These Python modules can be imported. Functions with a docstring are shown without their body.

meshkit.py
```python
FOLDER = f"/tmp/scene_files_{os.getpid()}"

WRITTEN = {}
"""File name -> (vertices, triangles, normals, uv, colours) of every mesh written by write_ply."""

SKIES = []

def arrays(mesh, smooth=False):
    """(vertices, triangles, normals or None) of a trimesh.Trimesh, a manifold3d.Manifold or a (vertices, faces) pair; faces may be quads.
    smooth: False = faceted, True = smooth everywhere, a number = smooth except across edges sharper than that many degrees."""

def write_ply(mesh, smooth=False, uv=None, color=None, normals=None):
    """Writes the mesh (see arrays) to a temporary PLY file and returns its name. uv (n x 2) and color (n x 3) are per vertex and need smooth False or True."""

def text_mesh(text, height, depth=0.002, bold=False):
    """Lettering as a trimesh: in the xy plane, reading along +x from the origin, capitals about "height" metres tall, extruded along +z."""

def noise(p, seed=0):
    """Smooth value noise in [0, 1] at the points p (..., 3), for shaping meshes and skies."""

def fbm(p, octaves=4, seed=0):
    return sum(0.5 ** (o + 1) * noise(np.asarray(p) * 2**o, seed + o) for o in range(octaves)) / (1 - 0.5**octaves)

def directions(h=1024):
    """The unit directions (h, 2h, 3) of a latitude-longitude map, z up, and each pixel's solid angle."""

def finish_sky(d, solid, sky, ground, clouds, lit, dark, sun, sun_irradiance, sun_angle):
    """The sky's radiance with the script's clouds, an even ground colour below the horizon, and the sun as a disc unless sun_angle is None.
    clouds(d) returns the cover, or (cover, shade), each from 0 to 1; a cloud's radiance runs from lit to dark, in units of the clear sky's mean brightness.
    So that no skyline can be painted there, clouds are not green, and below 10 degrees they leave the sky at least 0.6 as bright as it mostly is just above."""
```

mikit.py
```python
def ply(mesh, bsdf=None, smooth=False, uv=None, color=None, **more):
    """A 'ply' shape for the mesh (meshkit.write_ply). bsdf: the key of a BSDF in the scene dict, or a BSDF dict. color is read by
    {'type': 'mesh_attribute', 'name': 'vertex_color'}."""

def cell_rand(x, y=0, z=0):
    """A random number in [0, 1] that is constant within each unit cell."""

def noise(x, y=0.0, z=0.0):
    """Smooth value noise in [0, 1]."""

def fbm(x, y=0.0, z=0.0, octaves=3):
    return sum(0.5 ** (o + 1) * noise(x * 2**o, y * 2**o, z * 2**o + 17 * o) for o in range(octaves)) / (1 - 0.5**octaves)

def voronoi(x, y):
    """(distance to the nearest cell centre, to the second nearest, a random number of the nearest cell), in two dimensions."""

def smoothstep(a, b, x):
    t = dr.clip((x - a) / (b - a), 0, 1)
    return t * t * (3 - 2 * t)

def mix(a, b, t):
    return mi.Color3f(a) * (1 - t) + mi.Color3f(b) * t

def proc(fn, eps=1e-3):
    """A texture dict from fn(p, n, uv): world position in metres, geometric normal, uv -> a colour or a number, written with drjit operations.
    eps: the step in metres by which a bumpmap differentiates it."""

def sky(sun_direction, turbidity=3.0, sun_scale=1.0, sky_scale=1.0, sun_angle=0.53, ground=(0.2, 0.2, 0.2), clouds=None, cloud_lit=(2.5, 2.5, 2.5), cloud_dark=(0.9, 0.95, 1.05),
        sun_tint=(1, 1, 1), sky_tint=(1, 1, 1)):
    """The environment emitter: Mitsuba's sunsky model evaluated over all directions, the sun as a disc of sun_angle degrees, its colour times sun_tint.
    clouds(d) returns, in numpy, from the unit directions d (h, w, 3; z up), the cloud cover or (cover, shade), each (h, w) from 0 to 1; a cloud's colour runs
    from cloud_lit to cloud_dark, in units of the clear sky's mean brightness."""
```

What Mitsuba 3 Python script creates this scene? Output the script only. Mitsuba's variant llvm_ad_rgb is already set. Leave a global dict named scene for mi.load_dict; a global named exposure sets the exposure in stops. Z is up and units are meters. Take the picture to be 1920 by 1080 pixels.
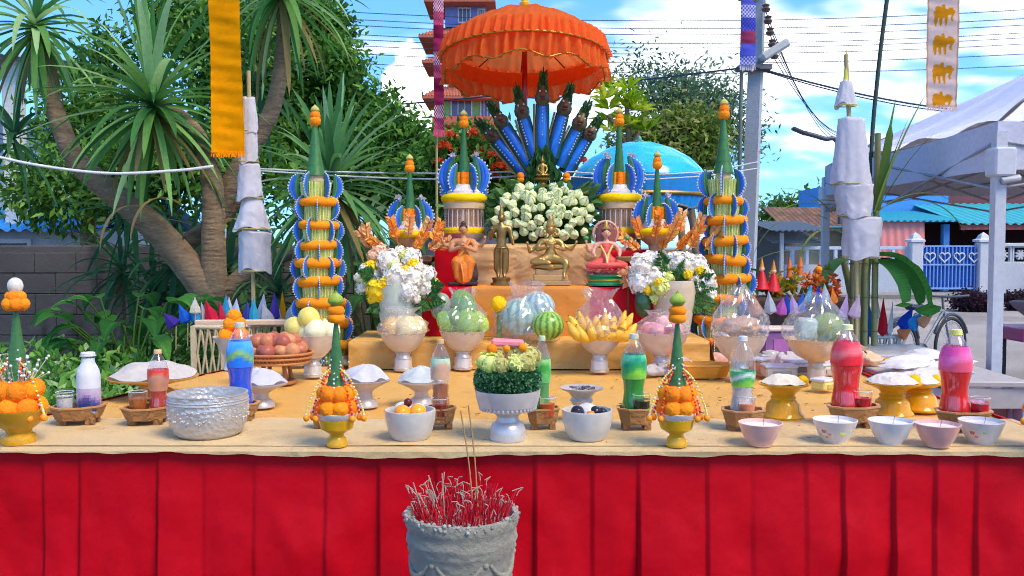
import math, random
import numpy as np, trimesh, manifold3d as m3, mitsuba as mi, drjit as dr, mikit, meshkit
from mikit import proc, noise, fbm, voronoi, smoothstep, mix, cell_rand
T = mi.ScalarTransform4f
RND = random.Random(7)
RNG = np.random.default_rng(11)
scene, labels = {}, {}

# ---------------------------------------------------------------- camera, sky, exposure
F = 1663.0                                   # focal length in pixels of the 1920 wide photograph
EYE = np.array([0.0, 0.0, 1.45]); PITCH = math.atan(75 / F)
scene['camera'] = {'type': 'perspective', 'fov': math.degrees(2 * math.atan(960 / F)), 'fov_axis': 'x', 'near_clip': 0.05, 'far_clip': 900.0,
                   'to_world': T().look_at(origin=EYE.tolist(), target=[0, math.cos(PITCH), 1.45 - math.sin(PITCH)], up=[0, 0, 1])}
SUN = (0.45, -0.45, 0.80)
def clouds(d):
    z = np.maximum(d[..., 2], 0.0)
    q = np.stack([d[..., 0] / (z + 0.22), d[..., 1] / (z + 0.22), 0 * z], -1)
    n = meshkit.fbm(q * np.array([1.5, 2.2, 1]) + [3.3, 1.2, 0], 6, 5)
    w = meshkit.fbm(q * np.array([5.0, 9.0, 1]) + 9.0, 4, 8)
    az = np.arctan2(d[..., 0], d[..., 1])
    bias = 0.21 / (1 + np.exp(-(az + 0.00) * 24)) * np.exp(-((az - 0.35) / 0.75) ** 2) - 0.04
    s = np.clip((n + 0.6 * (w - 0.5) + bias - 0.57) / 0.34, 0, 1)
    cover = 0.86 * s * s * (3 - 2 * s)
    el = np.arcsin(np.clip(d[..., 2], -1, 1))
    lump = meshkit.fbm(np.stack([az * 34, el * 34, 0 * az], -1), 5, 3) - 0.5
    heap = np.zeros_like(az)
    for a, e, r in ((-0.112, 0.205, 0.020), (-0.124, 0.180, 0.024), (-0.100, 0.172, 0.030), (-0.120, 0.145, 0.035), (-0.085, 0.135, 0.045), (-0.150, 0.110, 0.040),
                    (0.66, 0.22, 0.05), (0.74, 0.16, 0.08), (-0.82, 0.2, 0.06), (-0.9, 0.14, 0.09), (1.9, .2, .09), (2.0, .14, .12), (-2.2, .2, .1)):
        heap = np.maximum(heap, 1 - np.hypot(az - a, el - e) / r + lump * 0.9)
    heap = np.clip(heap / 0.12, 0, 1)
    shade = np.clip((0.16 - el) * 4, 0, 0.35) * heap
    return np.maximum(cover, heap), shade
scene['sky'] = mikit.sky(SUN, turbidity=2.6, sun_scale=0.34, sky_scale=1.0, sun_angle=28.0, clouds=clouds, cloud_lit=(3.3, 3.3, 3.3), cloud_dark=(1.6, 1.7, 1.9), sun_tint=(1.0, 0.97, 0.92), ground=(0.25, 0.24, 0.22), sky_tint=(0.47, 0.79, 1.12))
exposure = 2.95

# ---------------------------------------------------------------- helpers
def at(px, py, Y):
    """The point that stands Y metres in front of the camera on the line of sight of a pixel (used to read positions from the photograph)."""
    x, v = (px - 960) / F, (540 - py) / F
    d = np.array([x, math.cos(PITCH) + v * math.sin(PITCH), -math.sin(PITCH) + v * math.cos(PITCH)])
    return EYE + d * (Y / d[1])
def on(px, py, z):
    x, v = (px - 960) / F, (540 - py) / F
    d = np.array([x, math.cos(PITCH) + v * math.sin(PITCH), -math.sin(PITCH) + v * math.cos(PITCH)])
    return EYE + d * ((z - EYE[2]) / d[2])
def L(h, k=1.0):
    """sRGB hex to a linear reflectance."""
    c = np.array([int(h[i:i + 2], 16) for i in (1, 3, 5)]) / 255.0
    if c.min() > 0.74: k = k * 0.84          # pale things were read from a bright photograph
    return np.where(c < 0.04045, c / 12.92, ((c + 0.055) / 1.055) ** 2.4) * k
def unit(v):
    v = np.asarray(v, float); return v / (np.linalg.norm(v, axis=-1, keepdims=True) + 1e-12)
def rot(rx=0, ry=0, rz=0):
    m = np.eye(3)
    for a, i, j in ((rx, 1, 2), (ry, 2, 0), (rz, 0, 1)):
        r = np.eye(3); c, s = math.cos(a), math.sin(a); r[i, i] = c; r[j, j] = c; r[i, j] = -s; r[j, i] = s; m = r @ m
    return m

class MB:
    """Collects coloured pieces of one mesh."""
    def __init__(self): self.v, self.f, self.c, self.n = [], [], [], 0
    def add(self, vf, col, loc=(0, 0, 0), R=None, s=1.0, flat=False, jit=0.0):
        v, f = np.asarray(vf[0], float), np.asarray(vf[1], int)
        if f.shape[1] == 4: f = np.vstack([f[:, [0, 1, 2]], f[:, [0, 2, 3]]])
        col = np.broadcast_to(np.asarray(col, float), (len(v), 3))
        if jit: col = np.clip(col * (1 + jit * (RNG.random((len(v), 1)) * 2 - 1)), 0, 0.95)
        v = v * np.asarray(s, float)
        if R is not None: v = v @ np.asarray(R).T
        v = v + np.asarray(loc, float)
        if flat: v, col, f = v[f.ravel()], col[f.ravel()], np.arange(f.size).reshape(-1, 3)
        self.v.append(v); self.f.append(f + self.n); self.c.append(col); self.n += len(v)
        return self
    def get(self): return np.vstack(self.v), np.vstack(self.f), np.vstack(self.c)
    def ply(self, bsdf):
        """The mesh with its colour packed in the texture coordinates (square roots, 8 bits each), which lets the renderer join meshes."""
        v, f, c = self.get(); q = np.round(np.sqrt(np.clip(c, 0, 1)) * 255)
        v, f, n = meshkit.arrays((v, f), True)
        qf = q[f]; mixed = (np.ptp(qf, axis=1) > 0).any(1)
        if mixed.any():
            k = f[mixed].ravel(); keep = f[~mixed]; m = np.repeat(np.round(qf[mixed].mean(1)), 3, 0); base = len(v)
            v, n, q = np.vstack([v, v[k]]), np.vstack([n, n[k]]), np.vstack([q, m]); f = np.vstack([keep, base + np.arange(len(k)).reshape(-1, 3)])
        uv = np.stack([q[:, 0] * 256 + q[:, 1], q[:, 2]], 1)
        return {'type': 'ply', 'filename': meshkit.write_ply((v, f), False, uv, normals=n), 'face_normals': False, 'bsdf': {'type': 'ref', 'id': bsdf}}

USED = {}
def key_of(name, parent=None):
    k = f'{parent}__{name}' if parent else name
    n = USED.get(k, -1) + 1; USED[k] = n
    return k if n == 0 else f'{k}_{n:03d}'
def place(loc=(0, 0, 0), rz=0.0, s=1.0, rx=0.0, ry=0.0):
    t = T().translate(list(map(float, loc)))
    if rz: t = t @ T().rotate([0, 0, 1], math.degrees(rz))
    if rx: t = t @ T().rotate([1, 0, 0], math.degrees(rx))
    if ry: t = t @ T().rotate([0, 1, 0], math.degrees(ry))
    return t @ T().scale(float(s))
def tag(k, label=None, cat=None, group=None, kind=None):
    labels[k] = {a: b for a, b in (('label', label), ('category', cat), ('group', group), ('kind', kind)) if b}
    return k
def thing(name, label, cat, group=None): return tag(key_of(name), label, cat, group)
def part(parent, name, m, bsdf='matte', tw=None, kind=None, label=None):
    k = key_of(name, parent)
    d = m.ply(bsdf) if isinstance(m, MB) else m
    scene[k] = {**d, 'to_world': tw} if tw is not None else dict(d)
    if kind or label: tag(k, label, kind=kind)
    return k
def solo(name, m, bsdf, label, cat, group=None, tw=None, kind=None):
    k = part(None, name, m, bsdf, tw); tag(k, label, cat, group, kind); return k
def struct(name, shape):
    scene[name] = shape; tag(name, kind='structure'); return name

# ---------------------------------------------------------------- shapes (vertices, faces)
def lathe(prof, n=24, crease=38.0, a0=0.0, a1=2 * math.pi):
    p = np.asarray(prof, float); d = unit(np.diff(p, axis=0)); rows = [p[0]]
    starts, segs = [], []
    rings = [[0]]; pts = [p[0]]
    for i in range(1, len(p)):
        pts.append(p[i]); segs.append((len(pts) - 2, len(pts) - 1))
        if i < len(p) - 1 and np.degrees(np.arccos(np.clip(d[i - 1] @ d[i], -1, 1))) > crease: pts.append(p[i])
    pts = np.array(pts); full = abs(a1 - a0 - 2 * math.pi) < 1e-6; m = n if full else n + 1
    a = a0 + (a1 - a0) * np.arange(m) / n
    v = np.stack([pts[:, 0, None] * np.cos(a), pts[:, 0, None] * np.sin(a), np.broadcast_to(pts[:, 1, None], (len(pts), m))], -1).reshape(-1, 3)
    f = []
    for i, j in segs:
        for k in range(n):
            q = (k + 1) % m
            f.append([i * m + k, i * m + q, j * m + q, j * m + k])
    return v, np.array(f)
def tube(pts, r, n=6):
    p = np.asarray(pts, float); r = np.broadcast_to(np.asarray(r, float), (len(p),)); t = unit(np.gradient(p, axis=0))
    ref = np.array([0.31, 0.17, 0.93]) if abs(t[:, 2]).mean() < 0.9 else np.array([0.9, 0.3, 0.1])
    a = unit(np.cross(t, ref)); b = np.cross(t, a); ang = np.arange(n) * 2 * np.pi / n
    v = p[:, None] + r[:, None, None] * (np.cos(ang)[None, :, None] * a[:, None] + np.sin(ang)[None, :, None] * b[:, None])
    i, k = np.meshgrid(np.arange(len(p) - 1), np.arange(n), indexing='ij')
    q = np.stack([i * n + k, i * n + (k + 1) % n, (i + 1) * n + (k + 1) % n, (i + 1) * n + k], -1).reshape(-1, 4)
    f = np.vstack([q[:, [0, 1, 2]], q[:, [0, 2, 3]]])
    c = len(p) * n
    caps = [[c, (k + 1) % n, k] for k in range(n)] + [[c + 1, c - n + k, c - n + (k + 1) % n] for k in range(n)]
    return np.vstack([v.reshape(-1, 3), p[:1], p[-1:]]), np.vstack([f, caps])
def curve(pts, n=24):
    """A smooth line through the points (Catmull-Rom)."""
    p = np.asarray(pts, float); p = np.vstack([2 * p[0] - p[1], p, 2 * p[-1] - p[-2]]); m = len(p) - 3; out = []
    for s in np.linspace(0, m - 1e-9, n):
        i = int(s); t = s - i; a, b, c, d = p[i:i + 4]
        out.append(0.5 * (2 * b + (c - a) * t + (2 * a - 5 * b + 4 * c - d) * t * t + (3 * b - a - 3 * c + d) * t ** 3))
    return np.array(out)
_HULL = {}
def rbox(sx, sy, sz, bev=0.004):
    """A box centred on the origin with chamfered edges."""
    b = min(bev, 0.45 * min(sx, sy, sz)); h = np.array([sx, sy, sz]) / 2
    pts = [[s * (h[0] - (0 if k == 0 else b)), t * (h[1] - (0 if k == 1 else b)), u * (h[2] - (0 if k == 2 else b))] for k in range(3) for s in (-1, 1) for t in (-1, 1) for u in (-1, 1)]
    h_ = trimesh.convex.convex_hull(np.array(pts)); return np.array(h_.vertices), np.array(h_.faces)
def box(sx, sy, sz):
    v = np.array([[x, y, z] for x in (-.5, .5) for y in (-.5, .5) for z in (-.5, .5)]) * [sx, sy, sz]
    return v, np.array([[0, 1, 3], [0, 3, 2], [4, 6, 7], [4, 7, 5], [0, 4, 5], [0, 5, 1], [2, 3, 7], [2, 7, 6], [0, 2, 6], [0, 6, 4], [1, 5, 7], [1, 7, 3]])
_ICO = {}
def ball(sub=2):
    if sub not in _ICO:
        m = trimesh.creation.icosphere(subdivisions=sub); _ICO[sub] = (np.array(m.vertices), np.array(m.faces))
    return _ICO[sub]
def lumpy(sub=3, amp=0.1, freq=3.0, seed=0, octaves=2):
    v, f = ball(sub); return v * (1 + amp * (2 * meshkit.fbm(v * freq + 20 + seed * 7.3, octaves, seed) - 1))[:, None], f
def sheet(fn, nu, nv):
    """A grid surface from fn(u, v) -> (..., 3), u and v from 0 to 1."""
    u, v = np.meshgrid(np.linspace(0, 1, nu + 1), np.linspace(0, 1, nv + 1), indexing='ij')
    p = np.asarray(fn(u, v)); i, j = np.meshgrid(np.arange(nu), np.arange(nv), indexing='ij'); m = nv + 1
    return p.reshape(-1, 3), np.stack([i * m + j, (i + 1) * m + j, (i + 1) * m + j + 1, i * m + j + 1], -1).reshape(-1, 4)
def leaves(p, d, ln, w, fold=0.25, ref=None):
    """Folded leaf-shaped faces: at p (n,3), pointing along d, ln long and w wide."""
    n = len(p); d = unit(d); ref = unit(RNG.normal(size=(n, 3)) + [0, 0, 1.2]) if ref is None else ref; s = unit(np.cross(d, ref)); nn = np.cross(s, d)
    ln, w = np.broadcast_to(ln, (n,))[:, None], np.broadcast_to(w, (n,))[:, None]
    v = np.stack([p, p + d * ln * 0.45 + s * w * 0.5 + nn * w * fold, p + d * ln - nn * ln * 0.1, p + d * ln * 0.45 - s * w * 0.5 + nn * w * fold], 1).reshape(-1, 3)
    i = np.arange(n)[:, None] * 4
    return v, np.vstack([i + [0, 2, 1], i + [0, 3, 2]])
def blade(p0, d, ln, w, droop=0.5, nseg=9, vfold=0.3, twist=0.0, roll=None, shape=0.6):
    """One long strap leaf that bends under its own weight."""
    d = unit(d); pts = [np.asarray(p0, float)]; dirs = [d]; h = ln / nseg
    for k in range(nseg):
        dd = unit(dirs[-1] + np.array([0, 0, -droop * h / ln * (0.6 + 1.2 * k / nseg)])); dirs.append(dd); pts.append(pts[-1] + dd * h)
    pts, dirs = np.array(pts), np.array(dirs)
    side = np.cross(dirs, [0, 0, 1.0]); bad = np.linalg.norm(side, axis=1) < 0.15
    side[bad] = np.cross(dirs[bad], [0.3, 1, 0]); side = unit(side)
    if roll is not None: side = unit(side * math.cos(roll) + np.cross(dirs, side) * math.sin(roll))
    up = np.cross(side, dirs); t = np.linspace(0, 1, nseg + 1)
    wid = w * np.minimum(1, 0.55 + t * 2.2) * (1 - t ** 2.2) ** shape * 0.5; wid[-1] = 0.0015 * 0.5
    v = np.stack([pts + side * wid[:, None] + up * (wid * vfold)[:, None], pts, pts - side * wid[:, None] + up * (wid * vfold)[:, None]], 1).reshape(-1, 3)
    f = []
    for k in range(nseg):
        a, b = 3 * k, 3 * k + 3
        f += [[a, b, b + 1], [a, b + 1, a + 1], [a + 1, b + 1, b + 2], [a + 1, b + 2, a + 2]]
    return v, np.array(f)
def ring(R, r, n=40, m=10, bump=0.0, freq=60.0, seed=0, sq=1.0):
    a, b = np.meshgrid(np.arange(n) * 2 * np.pi / n, np.arange(m) * 2 * np.pi / m, indexing='ij')
    c = np.stack([np.cos(a), np.sin(a), 0 * a], -1); nn = np.stack([np.cos(a) * np.cos(b), np.sin(a) * np.cos(b), np.sin(b) * sq], -1)
    p = c * R + nn * r
    if bump: p = p + nn * (r * bump * (2 * meshkit.noise(p * freq / max(r * 10, 1e-6) + 50, seed) - 1))[..., None]
    i, k = np.meshgrid(np.arange(n), np.arange(m), indexing='ij')
    return p.reshape(-1, 3), np.stack([i * m + k, ((i + 1) % n) * m + k, ((i + 1) % n) * m + (k + 1) % m, i * m + (k + 1) % m], -1).reshape(-1, 4)
def sphere_hull(a, ra, b, rb, sg=14):
    return m3.Manifold.batch_hull([m3.Manifold.sphere(float(ra), sg).translate(list(map(float, a))), m3.Manifold.sphere(float(rb), sg).translate(list(map(float, b)))])
def skeleton(bones, edge, smooth=8):
    """One continuous body from bones (a, ra, b, rb)."""
    m = m3.Manifold.batch_boolean([sphere_hull(*b) for b in bones], m3.OpType.Add).refine_to_length(float(edge)).to_mesh()
    t = trimesh.Trimesh(np.array(m.vert_properties[:, :3]), np.array(m.tri_verts)); t.merge_vertices()
    trimesh.smoothing.filter_taubin(t, 0.5, -0.52, iterations=smooth)
    return np.array(t.vertices), np.array(t.faces)

# ---------------------------------------------------------------- materials
def unpack(p, n, uv):
    u = dr.round(uv.x); r = dr.floor(u / 256); c = mi.Color3f(r, u - 256 * r, dr.round(uv.y)) / 255
    return c * c * (0.9 + 0.2 * fbm(p.x * 38, p.y * 38, p.z * 38, 2))
VC = proc(unpack)
def pr(base, rough, **k): return {'type': 'principled', 'base_color': base if isinstance(base, dict) else {'type': 'rgb', 'value': list(map(float, base))}, 'roughness': rough, **k}
def two(b): return {'type': 'twosided', 'bsdf': b}
def bumped(b, fn, scale, eps=1e-3): return {'type': 'bumpmap', 'arbitrary': proc(fn, eps), 'scale': scale, 'bsdf': b}
scene['matte'] = two(pr(VC, 0.8, specular=0.3))
scene['satin'] = two(pr(VC, 0.42, specular=0.45))
scene['gloss'] = two(pr(VC, 0.14, specular=0.5))
scene['metal'] = two(pr(VC, 0.33, metallic=0.3, specular=0.6))
scene['leaf'] = {'type': 'principledthin', 'base_color': VC, 'roughness': 0.33, 'diff_trans': 0.85, 'spec_trans': 0.0, 'eta': 1.6}
scene['petal'] = {'type': 'principledthin', 'base_color': VC, 'roughness': 0.7, 'diff_trans': 0.9, 'spec_trans': 0.0, 'eta': 1.3}
scene['fabric'] = {'type': 'principledthin', 'base_color': VC, 'roughness': 0.45, 'diff_trans': 0.5, 'spec_trans': 0.0, 'eta': 1.4, 'sheen': 0.3}
scene['canopy'] = {'type': 'principledthin', 'base_color': VC, 'roughness': 0.35, 'diff_trans': 1.15, 'spec_trans': 0.0, 'eta': 1.45, 'sheen': 0.3}
scene['liquid'] = pr(VC, 0.06, spec_trans=0.22, eta=1.33)
scene['amber'] = pr(VC, 0.12, spec_trans=0.25, eta=1.45)
scene['pet'] = {'type': 'blendbsdf', 'weight': 0.05, 'a': {'type': 'thindielectric', 'int_ior': 1.5}, 'b': {'type': 'principledthin', 'base_color': VC, 'roughness': 0.2, 'diff_trans': 1.0, 'spec_trans': 0.0, 'eta': 1.5}}
scene['clear'] = {'type': 'thindielectric', 'int_ior': 1.45}
scene['film'] = {'type': 'blendbsdf', 'weight': 0.13, 'a': {'type': 'thindielectric', 'int_ior': 1.5}, 'b': {'type': 'principledthin', 'base_color': VC, 'roughness': 0.25, 'diff_trans': 1.0, 'spec_trans': 0.0, 'eta': 1.5}}
scene['brass'] = bumped(two(pr(VC, 0.35, metallic=0.75)), lambda p, n, uv: fbm(p.x * 300, p.y * 300, p.z * 300, 2), 0.0012)
def C3(c): return mi.Color3f(*[float(x) for x in c])
def yellow_cloth(p, n, uv):
    w = fbm(p.x * 3, p.y * 3, p.z * 3, 4); g = noise(p.x * 260, p.y * 260, p.z * 260)
    spot = smoothstep(0.66, 0.8, fbm(p.x * 9 + 4, p.y * 9, p.z * 9, 3))
    return mix(mix(C3(L('#d8a048')), C3(L('#e4b260')), w), C3(L('#b97a35')), 0.35 * spot) * (0.76 + 0.16 * g)
scene['yellow_cloth'] = bumped(two(pr(proc(yellow_cloth), 0.46, specular=0.45, sheen=0.3)), lambda p, n, uv: fbm(p.x * 6 + 1.5 * fbm(p.y * 5, p.x * 4), p.y * 10, p.z * 8, 4), 0.032)
def pale_cloth(p, n, uv):
    w = fbm(p.x * 2.5, p.y * 3, p.z * 3, 4); g = noise(p.x * 260, p.y * 260, p.z * 260); spot = smoothstep(0.62, 0.78, fbm(p.x * 7 + 14, p.y * 8, p.z * 9, 4))
    return mix(mix(C3(L('#cbab74')), C3(L('#dcc394')), w), C3(L('#b08a50')), 0.4 * spot) * (0.76 + 0.16 * g)
scene['pale_cloth'] = bumped(two(pr(proc(pale_cloth), 0.62, specular=0.35, sheen=0.3)), lambda p, n, uv: fbm(p.x * 6 + 1.5 * fbm(p.y * 5, p.x * 4), p.y * 10, p.z * 8, 4), 0.03)
def red_cloth(p, n, uv):
    g = noise(p.x * 300, p.y * 300, p.z * 300); w = fbm(p.x * 2.2, p.y * 2, p.z * 2.5, 3)
    return mix(C3(L('#b40012')), C3(L('#c8041c')), w) * (0.9 + 0.2 * g)
scene['red_cloth'] = bumped(two(pr(proc(red_cloth), 0.5, specular=0.14)), lambda p, n, uv: fbm(p.x * 9 + fbm(p.z * 6, p.x * 3), p.y * 9, p.z * 9, 4), 0.006)
def concrete(p, n, uv):
    w = fbm(p.x * 0.7, p.y * 0.7, p.z * 0.7, 5); g = noise(p.x * 60, p.y * 60, p.z * 60); s = smoothstep(0.55, 0.75, fbm(p.x * 0.35 + 7, p.y * 0.5, 0, 4))
    return mix(mix(C3(L('#7d7872')), C3(L('#98928b')), w), C3(L('#66615b')), 0.5 * s) * (0.88 + 0.24 * g)
scene['concrete'] = bumped(two(pr(proc(concrete), 0.9, specular=0.2)), lambda p, n, uv: fbm(p.x * 40, p.y * 40, p.z * 40, 3), 0.004)
def soil(p, n, uv):
    w = fbm(p.x * 2, p.y * 2, p.z * 2, 5); return mix(C3(L('#4a3a2a')), C3(L('#7a6448')), w) * (0.8 + 0.4 * noise(p.x * 45, p.y * 45, p.z * 45))
scene['soil'] = bumped(two(pr(proc(soil), 0.95, specular=0.1)), lambda p, n, uv: fbm(p.x * 12, p.y * 12, p.z * 12, 4), 0.03)
def block(p, n, uv):
    w = fbm(p.x * 1.6, p.y * 1.6, p.z * 1.9, 5); st = smoothstep(0.5, 0.72, fbm(p.x * 3.1, p.y * 3, p.z * 0.8 + 5, 4))
    return mix(mix(C3(L('#4c4744')), C3(L('#6a645f')), w), C3(L('#2a2624')), 0.7 * st) * (0.82 + 0.36 * noise(p.x * 90, p.y * 90, p.z * 90))
scene['block'] = bumped(two(pr(proc(block), 0.92, specular=0.15)), lambda p, n, uv: fbm(p.x * 30, p.y * 30, p.z * 30, 3), 0.006)
def bark(p, n, uv):
    w = fbm(p.x * 4, p.y * 4, p.z * 14, 4); return mix(C3(L('#6a5846')), C3(L('#a08a70')), w) * (0.75 + 0.5 * noise(p.x * 40, p.y * 40, p.z * 90))
scene['bark'] = bumped(two(pr(proc(bark), 0.9, specular=0.15)), lambda p, n, uv: fbm(p.x * 12, p.y * 12, p.z * 55, 3), 0.012)
def paint(p, n, uv):
    return mi.Color3f(1.0) * (0.86 + 0.2 * fbm(p.x * 1.1, p.y * 1.1, p.z * 0.5, 5))
scene['carved'] = bumped(two(pr(VC, 0.45, specular=0.45)), lambda p, n, uv: smoothstep(0.34, 0.6, fbm(p.x * 85, p.y * 85, p.z * 85, 2)), 0.006)
scene['hammered'] = bumped(two(pr(VC, 0.3, metallic=0.4, specular=.6)), lambda p, n, uv: dr.minimum(1.0, 1.6 * voronoi(p.x * 45 + p.y * 20, p.z * 60 + p.y * 25)[0]), 0.003)
scene['figurine'] = bumped(two(pr(VC, 0.4, specular=0.45)), lambda p, n, uv: fbm(p.x * 160, p.y * 160, p.z * 160, 3), 0.004)
scene['stone'] = bumped(two(pr(VC, 0.9, specular=0.2)), lambda p, n, uv: fbm(p.x * 55, p.y * 55, p.z * 55, 4), 0.006)
# ================================================================ the setting
scene['roof_paint'] = two(pr(VC, 0.5, specular=0.4))
struct('ground', mikit.ply(sheet(lambda u, v: np.stack([(u - .5) * 700, v * 700 - 30, 0 * u], -1), 6, 6), 'soil'))
struct('road', mikit.ply(sheet(lambda u, v: np.stack([0.9 + u * 80, 2.6 + v * 22.4, 0.004 + 0 * u], -1), 4, 4), 'concrete'))
struct('pavement', mikit.ply(trimesh.creation.box(bounds=[[5, 25.004, 0], [80, 27.0, .13]]), 'concrete'))

def corrug(x0, x1, y0, z0, y1, z1, pitch=0.18, amp=0.025, n=None):
    """A corrugated roof sheet with its ribs running down the slope, 6 mm thick."""
    n = n or max(8, int(abs(x1 - x0) / pitch * 6))
    def top(u, v): return np.stack([x0 + (x1 - x0) * u, y0 + (y1 - y0) * v, z0 + (z1 - z0) * v + amp * np.sin(u * abs(x1 - x0) / pitch * 2 * np.pi)], -1)
    return sheet(top, n, 1)
def wallbox(x0, x1, y0, y1, z0, z1): return (box(x1 - x0, y1 - y0, z1 - z0)[0] + [(x0 + x1) / 2, (y0 + y1) / 2, (z0 + z1) / 2], box(1, 1, 1)[1])
def add_window(k, x, y, z, w, h, frame, pane='#3a4450', bars=2, name='window'):
    m = MB()
    for sx in (-1, 1): m.add(box(.06, .06, h + .06), frame, (x + sx * w / 2, y, z), flat=True)
    for sz in (-1, 1): m.add(box(w + .06, .062, .06), frame, (x, y, z + sz * h / 2), flat=True)
    for b in range(1, bars): m.add(box(.035, .05, h), frame, (x - w / 2 + w * b / bars, y, z), flat=True)
    q = part(k, name, m, 'satin'); part(q, 'pane', MB().add(box(w, .012, h), L(pane), (x, y, z), flat=True), 'gloss')
    return q

# ---- block wall on the left
k = thing('block_wall', 'dark weathered concrete block wall with a coping behind the yucca', 'wall')
part(k, 'footing', MB().add(wallbox(-9, -1.15, 8.62, 8.74, 0, 1.36), L('#6b635c'), flat=True), 'block')
r_ = random.Random(3); proto_b = {}
for row in range(7):
    for col in range(21):
        x0 = -9 + col * .4 - (0.2 if row % 2 else 0); w = .395
        if x0 + w > -1.15: w = -1.15 - x0
        if x0 < -9 or w < .1: continue
        h = .195; var = r_.randrange(4); kk = (round(w, 3), var)
        if kk not in proto_b: proto_b[kk] = MB().add(rbox(w, .13 + .004 * var, h, .006), L('#6b635c'), flat=True).ply('block')
        part(k, 'block', proto_b[kk], tw=place((x0 + w / 2, 8.61, .01 + row * .2 + h / 2)))
part(k, 'coping', MB().add(rbox(7.9, .26, .09, .012), L('#5f5852'), (-5.05, 8.68, 1.43), flat=True), 'block')

# ---- pale house with blue roof beyond the wall
k = thing('pale_house', 'pale house with a blue roof half hidden behind the block wall', 'house')
part(k, 'wall', MB().add(wallbox(-10.5, -6.2, 13, 17, 0, 1.75), L('#cfd2d0'), flat=True), 'matte')
part(k, 'roof', MB().add(corrug(-10.9, -5.8, 12.6, 1.70, 15, 2.25), L('#2f8fd8')).add(corrug(-10.9, -5.8, 15, 2.25, 17.4, 1.7), L('#2f8fd8')), 'roof_paint')
add_window(k, -7.5, 12.99, 1.25, .9, .6, L('#e6e6e2'))
k = thing('pale_house', 'grey house corner with white posts at far left', 'house')
part(k, 'wall', MB().add(wallbox(-13.5, -8.0, 14.2, 18, 0, 3.6), L('#d8dad6'), flat=True), 'matte')
for xx in (-8.15, -7.35): part(k, 'post', MB().add(rbox(.24, .24, 4.2, .02), L('#e4e6e2'), (xx, 13.2, 2.1), flat=True), 'matte')
part(k, 'roof', MB().add(corrug(-14, -6.9, 12.8, 4.2, 18.2, 4.9), L('#8d9396')), 'roof_paint')

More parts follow.
